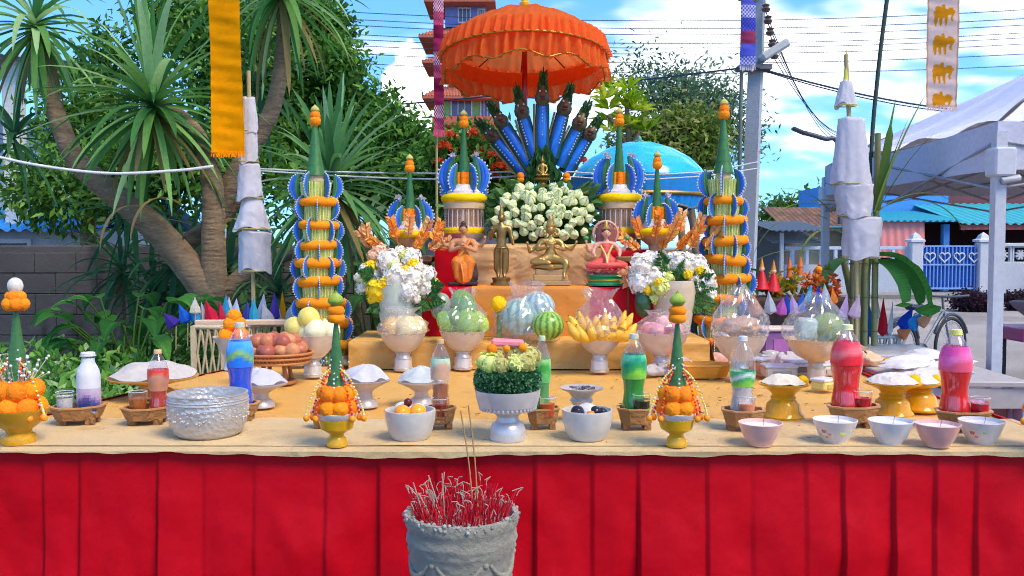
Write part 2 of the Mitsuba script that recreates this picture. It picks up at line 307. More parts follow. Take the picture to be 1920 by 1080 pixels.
# ---- grey shed behind the altar
k = thing('grey_shed', 'low grey shed with a sloping sheet roof behind the altar', 'shed')
part(k, 'wall', MB().add(wallbox(-1.5, .12, 12.3, 15, 0, 2.02), L('#7d7e82'), flat=True), 'matte')
part(k, 'roof', MB().add(corrug(-.62, .3, 11.9, 2.36, 15.2, 2.42, .14, .015), L('#77797c')).add(corrug(-1.8, -.62, 11.9, 2.36, 15.2, 2.42, .14, .015), L('#8a8c8f')), 'roof_paint')
part(k, 'fascia', MB().add(box(2.1, .05, .12), L('#5f6064'), (-.75, 11.88, 2.3), flat=True), 'matte')

# ---- tiered tower building
k = thing('tower_house', 'tall green and blue tower house with stacked red tiled roofs', 'building')
X0 = lambda px: (px - 960) / F * 45
ZZ = lambda py: 1.45 + (465 - py) / F * 45 + 0.0
def storey(px0, px1, py0, py1, col): part(k, 'wall', MB().add(wallbox(X0(px0), X0(px1), 45, 45 + X0(px1) - X0(px0), ZZ(py1), ZZ(py0)), L(col), flat=True), 'matte')
def skirt_roof(px0, px1, py0, py1, inset, col='#b46a54'):
    a, b = X0(px0), X0(px1); d = b - a; i = inset / F * 45; yc = 45 + d / 2 - .9
    P = lambda s, z, e: [[a + e, 44.1 + e, z], [b - e, 44.1 + e, z], [b - e, 44.1 + d - e, z], [a + e, 44.1 + d - e, z]]
    v = np.array(P(0, ZZ(py1), 0) + P(0, ZZ(py0), i) + P(0, ZZ(py1) - .12, 0))
    f = []
    for q in range(4): f += [[q, (q + 1) % 4, 4 + (q + 1) % 4, 4 + q], [8 + q, 8 + (q + 1) % 4, (q + 1) % 4, q]]
    f += [[4, 5, 6, 7], [11, 10, 9, 8]]
    m = MB().add((v, np.array(f)), L(col), flat=True)
    for q in range(26):
        x = a + .05 + (d - .1) * q / 25; t = min(1, abs(min(x - a, b - x)) / max(i, 1e-6))
        m.add(tube([[x, 44.08, ZZ(py1) + .01], [x, 44.1 + i * t, ZZ(py1) + (ZZ(py0) - ZZ(py1)) * t + .02]], .035, 5), L(col, .85))
    part(k, 'roof', m, 'matte')
storey(835, 925, 250, 420, '#b9c46a'); storey(832, 928, 168, 228, '#8cc070'); storey(840, 920, 112, 168, '#b4cce0'); storey(842, 915, 70, 112, '#a4bcdc'); storey(836, 912, 12, 56, '#8090cc')
part(k, 'balcony', MB().add(wallbox(X0(815), X0(935), 43.9, 46, ZZ(242), ZZ(226)), L('#c4644c'), flat=True), 'matte')
for a in ((796, 936, 166, 188, 30), (796, 930, 106, 124, 34), (790, 936, 56, 78, 40), (800, 930, -14, 14, 46)): skirt_roof(*a)
for px, py, w, h in ((866, 204, 38, 36), (911, 206, 18, 34), (872, 35, 22, 26), (903, 37, 12, 26), (858, 142, 16, 40), (870, 92, 20, 24), (872, 290, 26, 40), (905, 290, 16, 40)):
    add_window(k, X0(px), 44.97, ZZ(py), w / F * 45, h / F * 45, L('#e8eaec'), '#5a6478', 3)

# ---- houses across the road
k = thing('brown_roof_house', 'tan house with brown tiled roof and blue door across the road', 'house')
part(k, 'wall', MB().add(wallbox(9.6, 12.0, 30, 34, 0, 2.15), L('#c9b994'), flat=True), 'matte')
m = MB()
for r in range(9):
    for c in range(24):
        x = 9.0 + c * .17; m.add(rbox(.16, .34, .03, .01), L('#7a5a4a', RND.uniform(.75, 1.2)), (x, 29.4 + r * .27, 2.16 + r * .085), rot(rx=.3), flat=True)
part(k, 'roof', m, 'matte', kind='stuff')
part(k, 'door', MB().add(rbox(.6, .06, 1.9, .01), L('#2f6fb4'), (11.4, 29.96, 1.0), flat=True), 'satin')
part(k, 'eave', MB().add(box(3.1, .1, .14), L('#4fa6b0'), (10.9, 29.35, 2.1), flat=True), 'satin')
for xx in (10.95, 11.85): part(k, 'post', MB().add(rbox(.14, .14, 2.2, .01), L('#cfd2d4'), (xx, 29.2, 1.1), flat=True), 'matte')
k = thing('carport', 'dark open carport with a slatted roof beside the power pole', 'carport')
for xx in (7.9, 9.1): part(k, 'post', MB().add(rbox(.1, .1, 1.9, .01), L('#a9adb0'), (xx, 26, .95), flat=True), 'matte')
for q in range(7): part(k, 'slat', MB().add(rbox(1.6, .05, .05, .008), L('#6a6f74'), (8.4, 26.05 + q * .34, 1.62 + q * .06), flat=True), 'matte')
part(k, 'roof', MB().add(corrug(7.5, 9.25, 25.6, 1.95, 28.5, 2.3), L('#5c6468')), 'roof_paint')
part(k, 'wall', MB().add(wallbox(7.7, 9.2, 28.3, 28.45, 0, 2.2), L('#6b6a68'), flat=True), 'matte')

k = thing('blue_house', 'blue house with teal corrugated roofs and pink blind behind the gate', 'house')
part(k, 'wall', MB().add(wallbox(12.2, 26, 33, 37, 0, 2.6), L('#5d3a3c'), flat=True).add(wallbox(11.6, 15.2, 31, 36, 2.35, 3.75), L('#4a93d6'), flat=True).add(wallbox(11.2, 12.4, 30, 32, 0, 2.3), L('#4f8fc8'), flat=True), 'matte')
part(k, 'gable', MB().add(wallbox(15.21, 27, 31.4, 36, 2.6, 3.9), L('#7a4a4e'), flat=True), 'matte')
part(k, 'roof', MB().add(corrug(14.0, 28, 27.6, 2.2, 31.3, 3.0, .26, .035), L('#3fb0b4')), 'roof_paint')
part(k, 'awning', MB().add(corrug(11.3, 13.95, 27.5, 2.28, 30.9, 2.72, .2, .03), L('#35a3ae')), 'roof_paint')
part(k, 'roof', MB().add(corrug(13.8, 20, 24.2, 1.62, 26.4, 2.3, .24, .03), L('#45bcc0'), (2.7, 0, 0)), 'roof_paint')
part(k, 'fascia', MB().add(box(14, .08, .16), L('#b4605c'), (21, 27.75, 2.1), flat=True), 'matte')
part(k, 'blind', MB().add(sheet(lambda u, v: np.stack([11.35 + 1.5 * u, 27.7 - .12 * v + .015 * np.sin(u * 40), 2.3 - 1.15 * v], -1), 60, 10), L('#e0877e')), 'satin')
for xx in (13.6, 16.6, 19.4): part(k, 'post', MB().add(rbox(.2, .2, 2.2, .02), L('#4a86c0'), (xx, 27.9, 1.1), flat=True), 'matte')

k = thing('garden_wall', 'white garden wall with pierced blocks right of the blue gate', 'wall')
part(k, 'base', MB().add(wallbox(14.42, 24, 26.5, 26.7, .13, 1.0), L('#c9ccd2'), flat=True), 'matte')
part(k, 'coping', MB().add(rbox(9.6, .26, .1, .01), L('#d8dade'), (19.2, 26.6, 1.55), flat=True), 'matte')
gm = MB()
for sx in (-1, 1): gm.add(box(.05, .12, .5), L('#cfd3d8'), (sx * .225, 0, 0), flat=True)
for sz in (-1, 1): gm.add(box(.4, .12, .04), L('#cfd3d8'), (0, 0, sz * .23), flat=True)
for a in (0, 1, 2, 3): gm.add(box(.3, .1, .05), L('#cfd3d8'), R=rot(ry=a * math.pi / 4 + .4), flat=True)
gp = gm.ply('matte')
for q in range(18): part(k, 'pierced_block', gp, tw=place((14.7 + q * .52, 26.6, 1.25)))
k = thing('garden_wall', 'low pale wall left of the blue gate behind the banana leaf', 'wall')
part(k, 'base', MB().add(wallbox(8.2, 12.0, 26.5, 26.7, .13, .95), L('#c4cbd4'), flat=True), 'matte')
part(k, 'rail', MB().add(rbox(3.8, .12, .1, .01), L('#b8c6da'), (10.1, 26.6, 1.45), flat=True), 'matte')
for q in range(9): part(k, 'baluster', MB().add(rbox(.1, .1, .46, .01), L('#b8c6da'), (8.4 + q * .43, 26.6, 1.18), flat=True), 'matte')
for px, lab in ((1715, 'white gate post with pointed cap left of the blue gate'), (1842, 'white gate post with pointed cap right of the blue gate')):
    x = (px - 960) / F * 26.5
    k = thing('gate_post', lab, 'gate post')
    part(k, 'shaft', MB().add(rbox(.34, .34, 1.5, .02), L('#d5d5d8'), (x, 26.5, .88), flat=True), 'matte')
    part(k, 'cap', MB().add(lathe([(.3, 0), (.3, .06), (.2, .1), (.14, .2), (0, .3)], 4), L('#dcdcde'), (x, 26.5, 1.63), rot(rz=.785), flat=True), 'matte')
k = thing('metal_gate', 'blue metal gate of upright bars with white hearts', 'gate')
gx0, gx1 = (1726 - 960) / F * 26.5, (1831 - 960) / F * 26.5
part(k, 'sheet', MB().add(box(gx1 - gx0, .02, 1.25), L('#2d62b0'), ((gx0 + gx1) / 2, 26.56, .83), flat=True), 'satin')
for z in (.24, .95, 1.5): part(k, 'rail', MB().add(rbox(gx1 - gx0, .05, .05, .008), L('#7fa2d8'), ((gx0 + gx1) / 2, 26.5, z), flat=True), 'satin')
for q in range(15): part(k, 'bar', MB().add(rbox(.035, .04, 1.3, .006), L('#6f97d4'), (gx0 + .06 + (gx1 - gx0 - .12) * q / 14, 26.5, .85), flat=True), 'satin')
for q in range(4):
    a = np.linspace(0, 2 * np.pi, 26); hx = .16 * np.sin(a) ** 3; hz = .16 * (13 * np.cos(a) - 5 * np.cos(2 * a) - 2 * np.cos(3 * a) - np.cos(4 * a)) / 16
    part(k, 'heart', MB().add(tube(np.stack([gx0 + .25 + q * .44 + hx, 0 * a + 26.45, 1.18 + hz], -1), .022, 6), L('#e6e8ea')), 'satin')
BUSHES = []
for px, py, w, h, lab in ((1822, 584, .85, .5, 'dark purple leaved bush before the blue gate'), (1908, 582, .7, .44, 'dark purple leaved bush right of the tent pole')):
    p = on(px, py, 0.004)
    p = on(px, py, 0.004); BUSHES.append((p, w, h, lab))

# ---- power pole, wires, lamp
k = thing('power_pole', 'grey concrete power pole with side bracket and insulators', 'utility pole')
pa, pb = at(1396, 640, 14), at(1430, -190, 14)
part(k, 'shaft', MB().add(tube([pa * [1, 1, 0], pa, (pa + pb) / 2, pb], [.17, .165, .145, .12], 4), L('#9fa2a6'), flat=True), 'stone')
part(k, 'bracket', MB().add(box(.5, .3, .07), L('#6b6a6c'), at(1413, 128, 13.9), flat=True), 'matte')
part(k, 'crossarm', MB().add(box(1.2, .12, .12), L('#7d7f82'), at(1432, -34, 13.8), flat=True), 'matte')
for q in range(5): part(k, 'insulator', MB().add(lathe([(0, 0), (.05, 0), (.07, .04), (.04, .07), (.06, .1), (0, .13)], 10), L('#5f4c46'), at(1436 + q * 4, 22 + q * 22, 13.75)), 'gloss')
k = thing('street_lamp', 'grey street lamp head on an arm fixed to the power pole', 'street lamp')
a, b = at(1425, 112, 13.9), at(1478, 78, 13.7)
part(k, 'arm', MB().add(tube([at(1408, 124, 13.9), a], .05), L('#8d9094')), 'satin')
part(k, 'head', MB().add(rbox(np.linalg.norm(b - a), .26, .13, .03), L('#b9b9b4'), (a + b) / 2, rot(ry=-math.atan2((b - a)[2], (b - a)[0])), flat=True), 'satin')
k = thing('street_lamp', 'thin dark street lamp arm left of the white cloth umbrella', 'street lamp')
part(k, 'arm', MB().add(tube(curve([at(1575, 420, 19), at(1572, 275, 19), at(1545, 260, 19), at(1508, 249, 19)], 14), .05), L('#4a4f58')), 'satin')
part(k, 'head', MB().add(rbox(.34, .16, .07, .02), L('#3e434c'), at(1499, 246, 19), rot(ry=.4), flat=True), 'satin')
wires = [(5, 640, 1, 22), (47, 640, 46, 22), (60, 660, 64, 22), (78, 640, 82, 23), (98, 640, 106, 23), (16, 640, 20, 24), (84, 1380, 20, 20), (40, 1380, 14, 20), (62, 1380, 36, 20), (104, 1380, 62, 20)]
wn = 0; ORD = ['topmost', 'second from the top', 'third from the top', 'fourth from the top', 'fifth from the top', 'third from the bottom', 'second from the bottom', 'lowest']
def wire(p, q, sag, r, lab, grp='overhead wires crossing the sky'):
    t = np.linspace(0, 1, 22)[:, None]; pts = p + (q - p) * t; pts[:, 2] -= (4 * sag * t * (1 - t))[:, 0]
    solo('overhead_wire', MB().add(tube(pts, r, 4), L('#434d5c')), 'matte', lab, 'wire', grp)
for y0, y1, D in ((3, 18, 22), (16, 36, 22.4), (26, 48, 22), (44, 62, 22), (54, 72, 22.6), (66, 84, 23), (80, 104, 23), (98, 128, 24)):
    wire(at(300, y0 - 6, D), at(2300, y1 - 30, D), .6, .010, f'thin overhead wire, {ORD[wn]} of eight in the upper bank'); wn += 1
wire(at(1411, 125, 13.7), at(-300, 210, 26), .5, .016, 'dark overhead cable leaving the pole bracket to the left')
wire(at(1413, 125, 13.7), at(2200, 190, 20), .5, .016, 'dark overhead cable leaving the pole bracket to the right')
wire(at(1413, 127, 13.7), at(2200, 165, 22), .7, .010, 'thinner dark cable under the one leaving the bracket to the right')
for q in range(5): wire(at(1436 + q * 4, 22 + q * 22, 13.75), at(1560 + q * 8, 262 - q * 3, 26), .35, .009, 'thin wire sloping down from the insulators to the right', 'wires sloping down from the power pole')

# ---- trees and plants
def crown_mesh(blobs, n, lw, cols, clump=12, spread=.28, fold=.2, up=.15):
    """Leaf-sized faces in clumps through the volume of the blobs (centre, radii)."""
    vols = np.array([b[1][0] * b[1][1] * b[1][2] for b in blobs]) ** .75; w = vols / vols.sum(); m = MB()
    nc = max(1, n // clump); pick = RNG.choice(len(blobs), nc, p=w)
    d = unit(RNG.normal(size=(nc, 3))); rr = RNG.random((nc, 1)) ** .45
    C = np.array([b[0] for b in blobs])[pick] + d * rr * np.array([b[1] for b in blobs])[pick]
    keep = meshkit.noise(C * 1.9 + 31, 5) > .30; C = C[keep]; d = d[keep]
    tone = RNG.random(len(C))
    p = np.repeat(C, clump, 0) + RNG.normal(size=(len(C) * clump, 3)) * spread * lw[0] * 4
    dirs = unit(np.repeat(d, clump, 0) * .6 + RNG.normal(size=p.shape) + [0, 0, -up])
    cols = np.array([L(c) for c in cols]); ci = np.clip((np.repeat(tone, clump) * len(cols) + RNG.normal(size=len(p)) * .7), 0, len(cols) - 1).astype(int)
    c = cols[ci] * (0.8 + .4 * RNG.random((len(p), 1)))
    v, f = leaves(p, dirs, lw[0] * RNG.uniform(.6, 1.3, len(p)), lw[1] * RNG.uniform(.7, 1.2, len(p)), fold)
    return m.add((v, f), np.repeat(c, 4, 0))
def tree(label, base, top, blobs, n, lw, cols, r=.14, group=None, name='tree', **kw):
    """blobs in pixels: (px, py, depth, rx px, ry px)."""
    k = thing(name, label, 'tree', group)
    B = [(at(a, b, D), (rx * D / F, max(rx, ry) * D / F * .8, ry * D / F)) for a, b, D, rx, ry in blobs]
    mid = (np.array(base) + top) / 2 + [RND.uniform(-.2, .2), 0, 0]
    tm = MB().add(tube(curve([base, mid, top], 12), np.linspace(r, r * .5, 12), 8), L('#6a5a48'))
    for c, rad in B: tm.add(tube(curve([mid + (np.array(top) - mid) * RND.uniform(.1, .9), (top + c) / 2 + [0, 0, -.15], c], 9), np.linspace(r * .45, r * .1, 9), 6), L('#6a5a48'))
    part(k, 'trunk', tm, 'bark')
    part(k, 'crown', crown_mesh(B, n, lw, cols, **kw), 'leaf', kind='stuff')
    return k
G1 = ['#456f2c', '#578838', '#6ea046', '#8ab65a', '#4f7a36']
G2 = ['#3e6632', '#4f7e3c', '#62924a', '#78a860']
def gp(px, D): return np.array([(px - 960) / F * D, D, 0.0])
tree('dark leafy tree with dense crown right of the yucca', gp(600, 13), at(600, 250, 13), [(575, 50, 13, 62, 70), (560, 170, 13, 82, 90), (640, 130, 12.5, 46, 46), (590, 290, 12.6, 100, 80), (615, 75, 13, 36, 28), (520, 60, 13.4, 70, 80)], 25000, (.12, .06), G1)
tree('small rounded tree between the yucca and the tower house', gp(735, 12), at(735, 290, 12), [(735, 255, 12, 30, 46), (690, 215, 12.6, 36, 40), (760, 290, 12, 50, 46), (690, 330, 12, 60, 60), (800, 335, 11.6, 60, 40)], 12000, (.13, .06), G1)
tree('shaded tree behind the orange banner', gp(430, 12), at(430, 200, 12), [(430, 100, 12, 110, 110), (440, 260, 12, 100, 90), (330, 330, 11.5, 120, 90), (480, 360, 11, 90, 80), (330, 40, 12.5, 70, 60)], 15000, (.13, .06), G1)
tree('dark tree behind the left yucca heads', gp(180, 12), at(180, 250, 12), [(150, 230, 12, 90, 90), (240, 330, 11.5, 130, 70), (100, 350, 11, 110, 60), (200, 130, 12.5, 60, 70)], 8000, (.14, .06), G1)
tree('grey green feathery tree right of the orange umbrella', gp(1290, 17), at(1285, 230, 17), [(1200, 155, 17, 32, 20), (1270, 175, 17, 50, 25), (1330, 200, 17, 55, 35), (1290, 225, 17, 60, 30), (1375, 250, 17, 28, 34), (1215, 190, 17, 34, 24)], 6500, (.14, .045), ['#5f7f62', '#7c9a78', '#4c6f50', '#8aa882'], .09, clump=9, spread=.5)
tree('olive green bushy tree above the blue umbrella', gp(1290, 14), at(1285, 330, 14), [(1265, 270, 14, 75, 45), (1320, 275, 14, 38, 45), (1200, 290, 14, 55, 40), (1290, 235, 14, 40, 26)], 7500, (.13, .06), ['#7a9440', '#94a856', '#648238', '#a8a868'], .1)
k = thing('frangipani_tree', 'bright yellow green tree of long leaves beside the orange umbrella', 'tree')
part(k, 'trunk', MB().add(tube(curve([gp(1190, 10), at(1180, 300, 10), at(1175, 190, 10)], 10), np.linspace(.05, .025, 10), 7), L('#7a6a56')).add(tube(curve([at(1180, 280, 10), at(1140, 215, 10)], 5), .025), L('#7a6a56')).add(tube(curve([at(1180, 280, 10), at(1210, 220, 10)], 5), .025), L('#7a6a56')), 'bark')
m = MB()
for q in range(22):
    c = at(RND.uniform(1125, 1225), RND.uniform(165, 250), RND.uniform(9.6, 10.4)); n = 11
    a = RNG.random(n) * 6.28; d = np.stack([np.cos(a), np.sin(a), RNG.uniform(.2, 1.1, n)], -1)
    col = [L('#b8cf2e'), L('#9cbd2c'), L('#d2de4a'), L('#7fa62a')][q % 4]
    m.add(leaves(np.repeat([c], n, 0), d, RNG.uniform(.16, .27, n), .055, .2), np.repeat(col[None] * RNG.uniform(.8, 1.1, (n, 1)), 4, 0))
part(k, 'crown', m, 'leaf', kind='stuff')
k = tree('green hedge tree showing above the brown roof', gp(1500, 40), at(1490, 420, 40), [(1470, 405, 40, 42, 20), (1530, 402, 40, 46, 22), (1580, 412, 41, 40, 20), (1640, 405, 41, 40, 22)], 5000, (.3, .16), ['#4f6f34', '#64853e', '#7a9a4c'], .2)
k = thing('flowering_bush', 'green bush with red orange flower heads left of the naga fan', 'bush')
B = [(at(a, b, 8.6), (rx * 8.6 / F, .35, ry * 8.6 / F)) for a, b, rx, ry in ((850, 290, 50, 40), (910, 300, 55, 45), (880, 350, 80, 45), (960, 330, 30, 30), (820, 330, 40, 40))]
part(k, 'foliage', crown_mesh(B, 7000, (.1, .04), G1), 'leaf', kind='stuff')
part(k, 'stem', MB().add(tube([gp(880, 8.6), at(880, 330, 8.6)], .03), L('#5f5040')), 'bark')
fm = MB()
for q in range(60):
    d = unit(RNG.normal(size=3)); d[2] = abs(d[2]); d[1] -= .3
    fm.add(leaves(d[None] * .035, unit(d + RNG.normal(size=3) * .5)[None], .035, .03), L(['#e2603c', '#f08050', '#d4482c'][q % 3]))
fp = fm.ply('petal')
for px, py in ((846, 258), (833, 281), (868, 282), (826, 308), (838, 330), (912, 262), (905, 290), (928, 296), (935, 318), (897, 322), (918, 335), (885, 255), (952, 300), (1090, 305), (1072, 318)): part(k, 'flower_head', fp, tw=place(at(px, py, 8.2 + RND.uniform(-.08, .08)), RND.random() * 6, RND.uniform(.9, 1.5)))

for p, w, h, lab in BUSHES:
    k = thing('bush', lab, 'bush'); part(k, 'stem', MB().add(tube([p, p + [0, 0, h * .5]], .03, 6), L('#5a4a3a')), 'bark')
    part(k, 'foliage', crown_mesh([(p + [0, 0, h * .45], (w * .52, w * .4, h * .5)), (p + [w * .25, -.1, h * .35], (w * .3, w * .3, h * .35))], 3600, (.07, .045), ['#4a3244', '#5a3a4c', '#3c2c3c', '#4a4a3c'], spread=.2), 'leaf', kind='stuff')
# yucca: trunks, heads of strap leaves
YG = ['#568a48', '#6ea256', '#86b868', '#4c8046', '#a8cc8c']
YD = ['#42704a', '#528050', '#629458', '#3f6846']
k = thing('yucca_tree', 'tall branching yucca with leaning trunks and heads of strap leaves', 'yucca')
D = 7.0
def path(pts, D): return [at(a, b, D) for a, b in pts]
tm = MB()
tm.add(tube(curve([gp(400, D)] + path([(400, 620), (395, 560), (330, 470), (260, 400), (190, 345), (140, 295), (112, 230), (92, 170), (72, 70)], D), 30), np.linspace(.15, .05, 30), 10), L('#8a7660'))
tm.add(tube(curve([gp(405, D)] + path([(402, 600), (400, 480), (396, 330), (360, 240), (290, 190)], D), 22), np.linspace(.13, .05, 22), 10), L('#8a7660'))
tm.add(tube(curve(path([(398, 420), (440, 330), (480, 262), (512, 200), (527, 120), (532, 20), (528, -60)], D + .2), 22), np.linspace(.09, .045, 22), 10), L('#9a8a76'))
tm.add(tube(curve(path([(402, 600), (430, 545), (480, 500), (530, 478), (585, 468)], D + .1), 14), np.linspace(.1, .05, 14), 10), L('#6a5446'))
tm.add(tube(curve(path([(330, 470), (400, 420), (440, 380), (470, 340)], D + .3), 12), np.linspace(.08, .05, 12), 8), L('#7a6652'))
part(k, 'trunk', tm, 'bark')
def rosette(k, c, n, ln, w, axis, spread=(0.1, 2.3), droop=1.0, cols=YG, bias=None, seed=0, bs='leaf'):
    """Strap leaves around a growing tip; k gets each leaf as a part."""
    r = random.Random(seed); axis = unit(axis); u = unit(np.cross(axis, [.2, .9, .3])); v = np.cross(axis, u)
    for i in range(n):
        a = i * 2.39996 + r.uniform(-.3, .3); th = spread[0] + (spread[1] - spread[0]) * ((i + .5) / n) ** .85
        d = axis * math.cos(th) + (u * math.cos(a) + v * math.sin(a)) * math.sin(th)
        c0 = np.array(c) - axis * .12 * (i / n); l = ln * r.uniform(.75, 1.1)
        col = L(r.choice(cols)) * r.uniform(.95, 1.3)
        if th > 1.9 and r.random() < .25: col = L('#9a8a5a')
        part(k, 'leaf', MB().add(blade(c0, d, l, w * r.uniform(.8, 1.2), droop * r.uniform(.4, 1.6), 8, .35), col), bs)
rosette(k, at(66, 40, 6.9), 60, .76, .058, (.1, -.2, 1), (.35, 2.7), 1.1, YG, seed=1)
rosette(k, at(285, 185, 6.7), 110, .86, .064, (-.05, -.12, 1), (.05, 2.6), .75, YG, seed=2)
rosette(k, at(525, -30, 7.1), 56, .84, .055, (0, -.2, 1), (.5, 2.6), 1.2, YG, seed=3)
rosette(k, at(30, 250, 7.4), 28, .7, .05, (.4, -.3, .6), (.2, 2.2), .9, YD, seed=4)
rosette(k, at(230, 400, 7.6), 26, .7, .05, (-.6, -.3, .5), (.2, 2.3), 1.1, YD, seed=5)
rosette(k, at(480, 150, 7.6), 26, .75, .05, (.1, -.2, .8), (.3, 2.4), 1.1, YD, seed=6)
rosette(k, at(330, 500, 7.4), 24, .62, .05, (-.2, -.4, -.2), (.2, 1.9), 1.0, YD, seed=7)
for px, py in ((285, 400), (340, 385), (420, 420)):
    part(k, 'dry_leaf', MB().add(blade(at(px, py, 6.6), (RND.uniform(-1, 1), -.5, .5), .62, .06, 3.2, 10, .2), L('#b09468')), 'leaf')
k = thing('yucca_plant', 'low yucca head fanning out beside the left flower tower', 'yucca')
part(k, 'trunk', MB().add(tube([gp(612, 6.6), at(622, 335, 6.6)], [.07, .06], 8), L('#7a6652')), 'bark')
rosette(k, at(622, 335, 6.4), 110, .78, .058, (.08, -.15, 1), (.04, 2.5), .6, ['#5c9054', '#70a664', '#4c8050', '#9cc090'], seed=9)
k = thing('yucca_plant', 'drooping strap leaf clump at the foot of the yucca', 'yucca')
part(k, 'stem', MB().add(tube([gp(520, 6.9), at(520, 540, 6.9)], .05, 8), L('#5a4a3a')), 'bark')
rosette(k, at(520, 545, 6.8), 34, .6, .05, (0, -.3, .8), (.3, 2.2), 1.3, YD, seed=10)
k = thing('yucca_plant', 'dark strap leaf clump in front of the block wall', 'yucca')
part(k, 'stem', MB().add(tube([gp(285, 7.6), at(285, 545, 7.6)], .05, 8), L('#5a4a3a')), 'bark')
rosette(k, at(285, 545, 7.5), 36, .62, .05, (0, -.3, .7), (.3, 2.3), 1.3, YD, seed=11)

for px, py, lab, sd in ((345, 520, 'dark strap leaf clump under the leaning yucca trunk', 21), (430, 500, 'dark strap leaf clump behind the upright yucca trunk', 22), (225, 500, 'dark strap leaf clump against the block wall at left', 23), (480, 590, 'dark strap leaf clump behind the paper flags', 24), (670, 470, 'green strap leaf clump right of the left flower tower', 25)):
    k = thing('yucca_plant', lab, 'yucca'); part(k, 'stem', MB().add(tube([gp(px, 7.9), at(px, py, 7.9)], .04, 8), L('#5a4a3a')), 'bark'); rosette(k, at(px, py, 7.8), 30, .66, .055, (RND.uniform(-.3, .3), -.3, .8), (.2, 2.2), 1.3, YD if px < 600 else YG, seed=sd)

def heart_leaf(ln, wd, col):
    def fn(u, v):
        t = v; w = wd * .5 * np.sin(np.pi * np.clip(t, 0, 1) ** .62) ** .9 * (1 - .15 * t); s = (u - .5) * 2
        return np.stack([s * w, t * ln, .18 * ln * np.sin(t * 2.4) - .35 * ln * t * t + np.abs(s) * w * .35 + .012 * np.sin(t * 40) * np.abs(s)], -1)
    vf = sheet(fn, 8, 10); rib = np.abs((np.asarray(vf[0])[:, 0])) < 1e-6
    return vf, np.where(rib[:, None], col * 1.5, col)
def broad_plant(label, c, n, ln, spread, cols, seed, height, name='broad_leaf_plant'):
    k = thing(name, label, 'plant'); r = random.Random(seed); sm = MB()
    protos = [MB().add(heart_leaf(1, .72, L(q))[0], heart_leaf(1, .72, L(q))[1]).ply('leaf') for q in cols]
    for i in range(n):
        a = r.uniform(0, 6.28); rr = spread * math.sqrt(r.random()); z = height * r.uniform(.35, 1.0)
        p = np.array([c[0] + math.cos(a) * rr, c[1] + math.sin(a) * rr * .6, z])
        sm.add(tube(curve([[c[0] + .2 * math.cos(a) * rr, c[1], 0], [(c[0] + p[0]) / 2, c[1], z * .7], p], 7), .007, 5), L('#56783c'))
        part(k, 'leaf', protos[i % len(protos)], tw=place(p, a - math.pi / 2 + r.uniform(-.5, .5), ln * r.uniform(.7, 1.2), rx=r.uniform(-.5, .25)))
    part(k, 'stem', sm, 'leaf')
broad_plant('leafy green plant with large leaves before the block wall', gp(250, 5.9), 84, .24, .55, ['#3f7a3a', '#4f8f46', '#5ea050', '#356a34'], 5, 1.12)
broad_plant('low leafy plant beside the left offering rack', gp(200, 5.2), 26, .18, .36, ['#4a8a3c', '#5a9c48', '#3c7434'], 6, .62)
broad_plant('pale green broad leaf plant behind the left fringed flower stand', gp(720, 7.6), 44, .26, .5, ['#6f9a5a', '#86ae70', '#5c8a4c', '#9cc088'], 7, 1.85)
broad_plant('young leafy shrub at right between altar and road', gp(1340, 8.4), 30, .2, .4, ['#4f7f44', '#63934f', '#3f6a38'], 8, 1.3)
m = MB(); n = 14000
p = np.stack([RNG.uniform(-3.4, -1.75, n), RNG.uniform(4.2, 8.2, n), 0 * RNG.random(n)], -1); p[:, 2] = RNG.random(n) * (.45 + .45 * meshkit.noise(p * 1.6 + 3, 2))
m.add(leaves(p, RNG.normal(size=(n, 3)) + [0, 0, .8], RNG.uniform(.04, .10, n), .035, .2), np.repeat(np.array([L(c) for c in ('#78b04e', '#92c464', '#a8cc8c', '#68a444')])[RNG.integers(0, 4, n)], 4, 0))
solo('weeds', m, 'leaf', 'bright green low weeds in front of the block wall', 'weeds', kind='stuff')
# ================================================================ tent, banners, cloth umbrellas, cords
k = thing('canopy_tent', 'white pop-up canopy tent with dark underside at right', 'tent')
c00, c01, c10, c11 = np.array([2.72, 5.0, 2.16]), np.array([2.88, 8.2, 2.2]), np.array([5.9, 4.9, 2.16]), np.array([6.0, 8.2, 2.2]); pk = np.array([4.35, 6.55, 3.0])
def tent_side(a, b):
    def fn(u, v):
        e = a + (b - a) * u[..., None]; p = e + (pk - e) * v[..., None]
        return p + np.array([0, 0, -.10]) * (np.sin(np.pi * u) * np.sin(np.pi * np.minimum(v * 1.5, 1)))[..., None] + np.array([0, 0, .02]) * np.sin(u * 23 + v * 9)[..., None] * (1 - v)[..., None]
    return sheet(fn, 26, 20)
def tent_val(a, b):
    return sheet(lambda u, v: a + (b - a) * u[..., None] + np.array([0, 0, -.27]) * v[..., None] + np.array([.012, .012, 0]) * (np.sin(u * 31) * v)[..., None] - np.array([0, 0, .05]) * (np.sin(np.pi * u) * (1 - v) * .6)[..., None], 40, 5)
m = MB()
for a, b in ((c00, c01), (c10, c00), (c01, c11), (c11, c10)): m.add(tent_side(a, b), L('#dcdce6'))
part(k, 'roof', m, 'matte')
for a, b in ((c00, c01), (c00, c10), (c01, c11), (c10, c11)): part(k, 'valance', MB().add(tent_val(a + [0, 0, .0], b + [0, 0, .0]), L('#d2d2de')), 'matte')
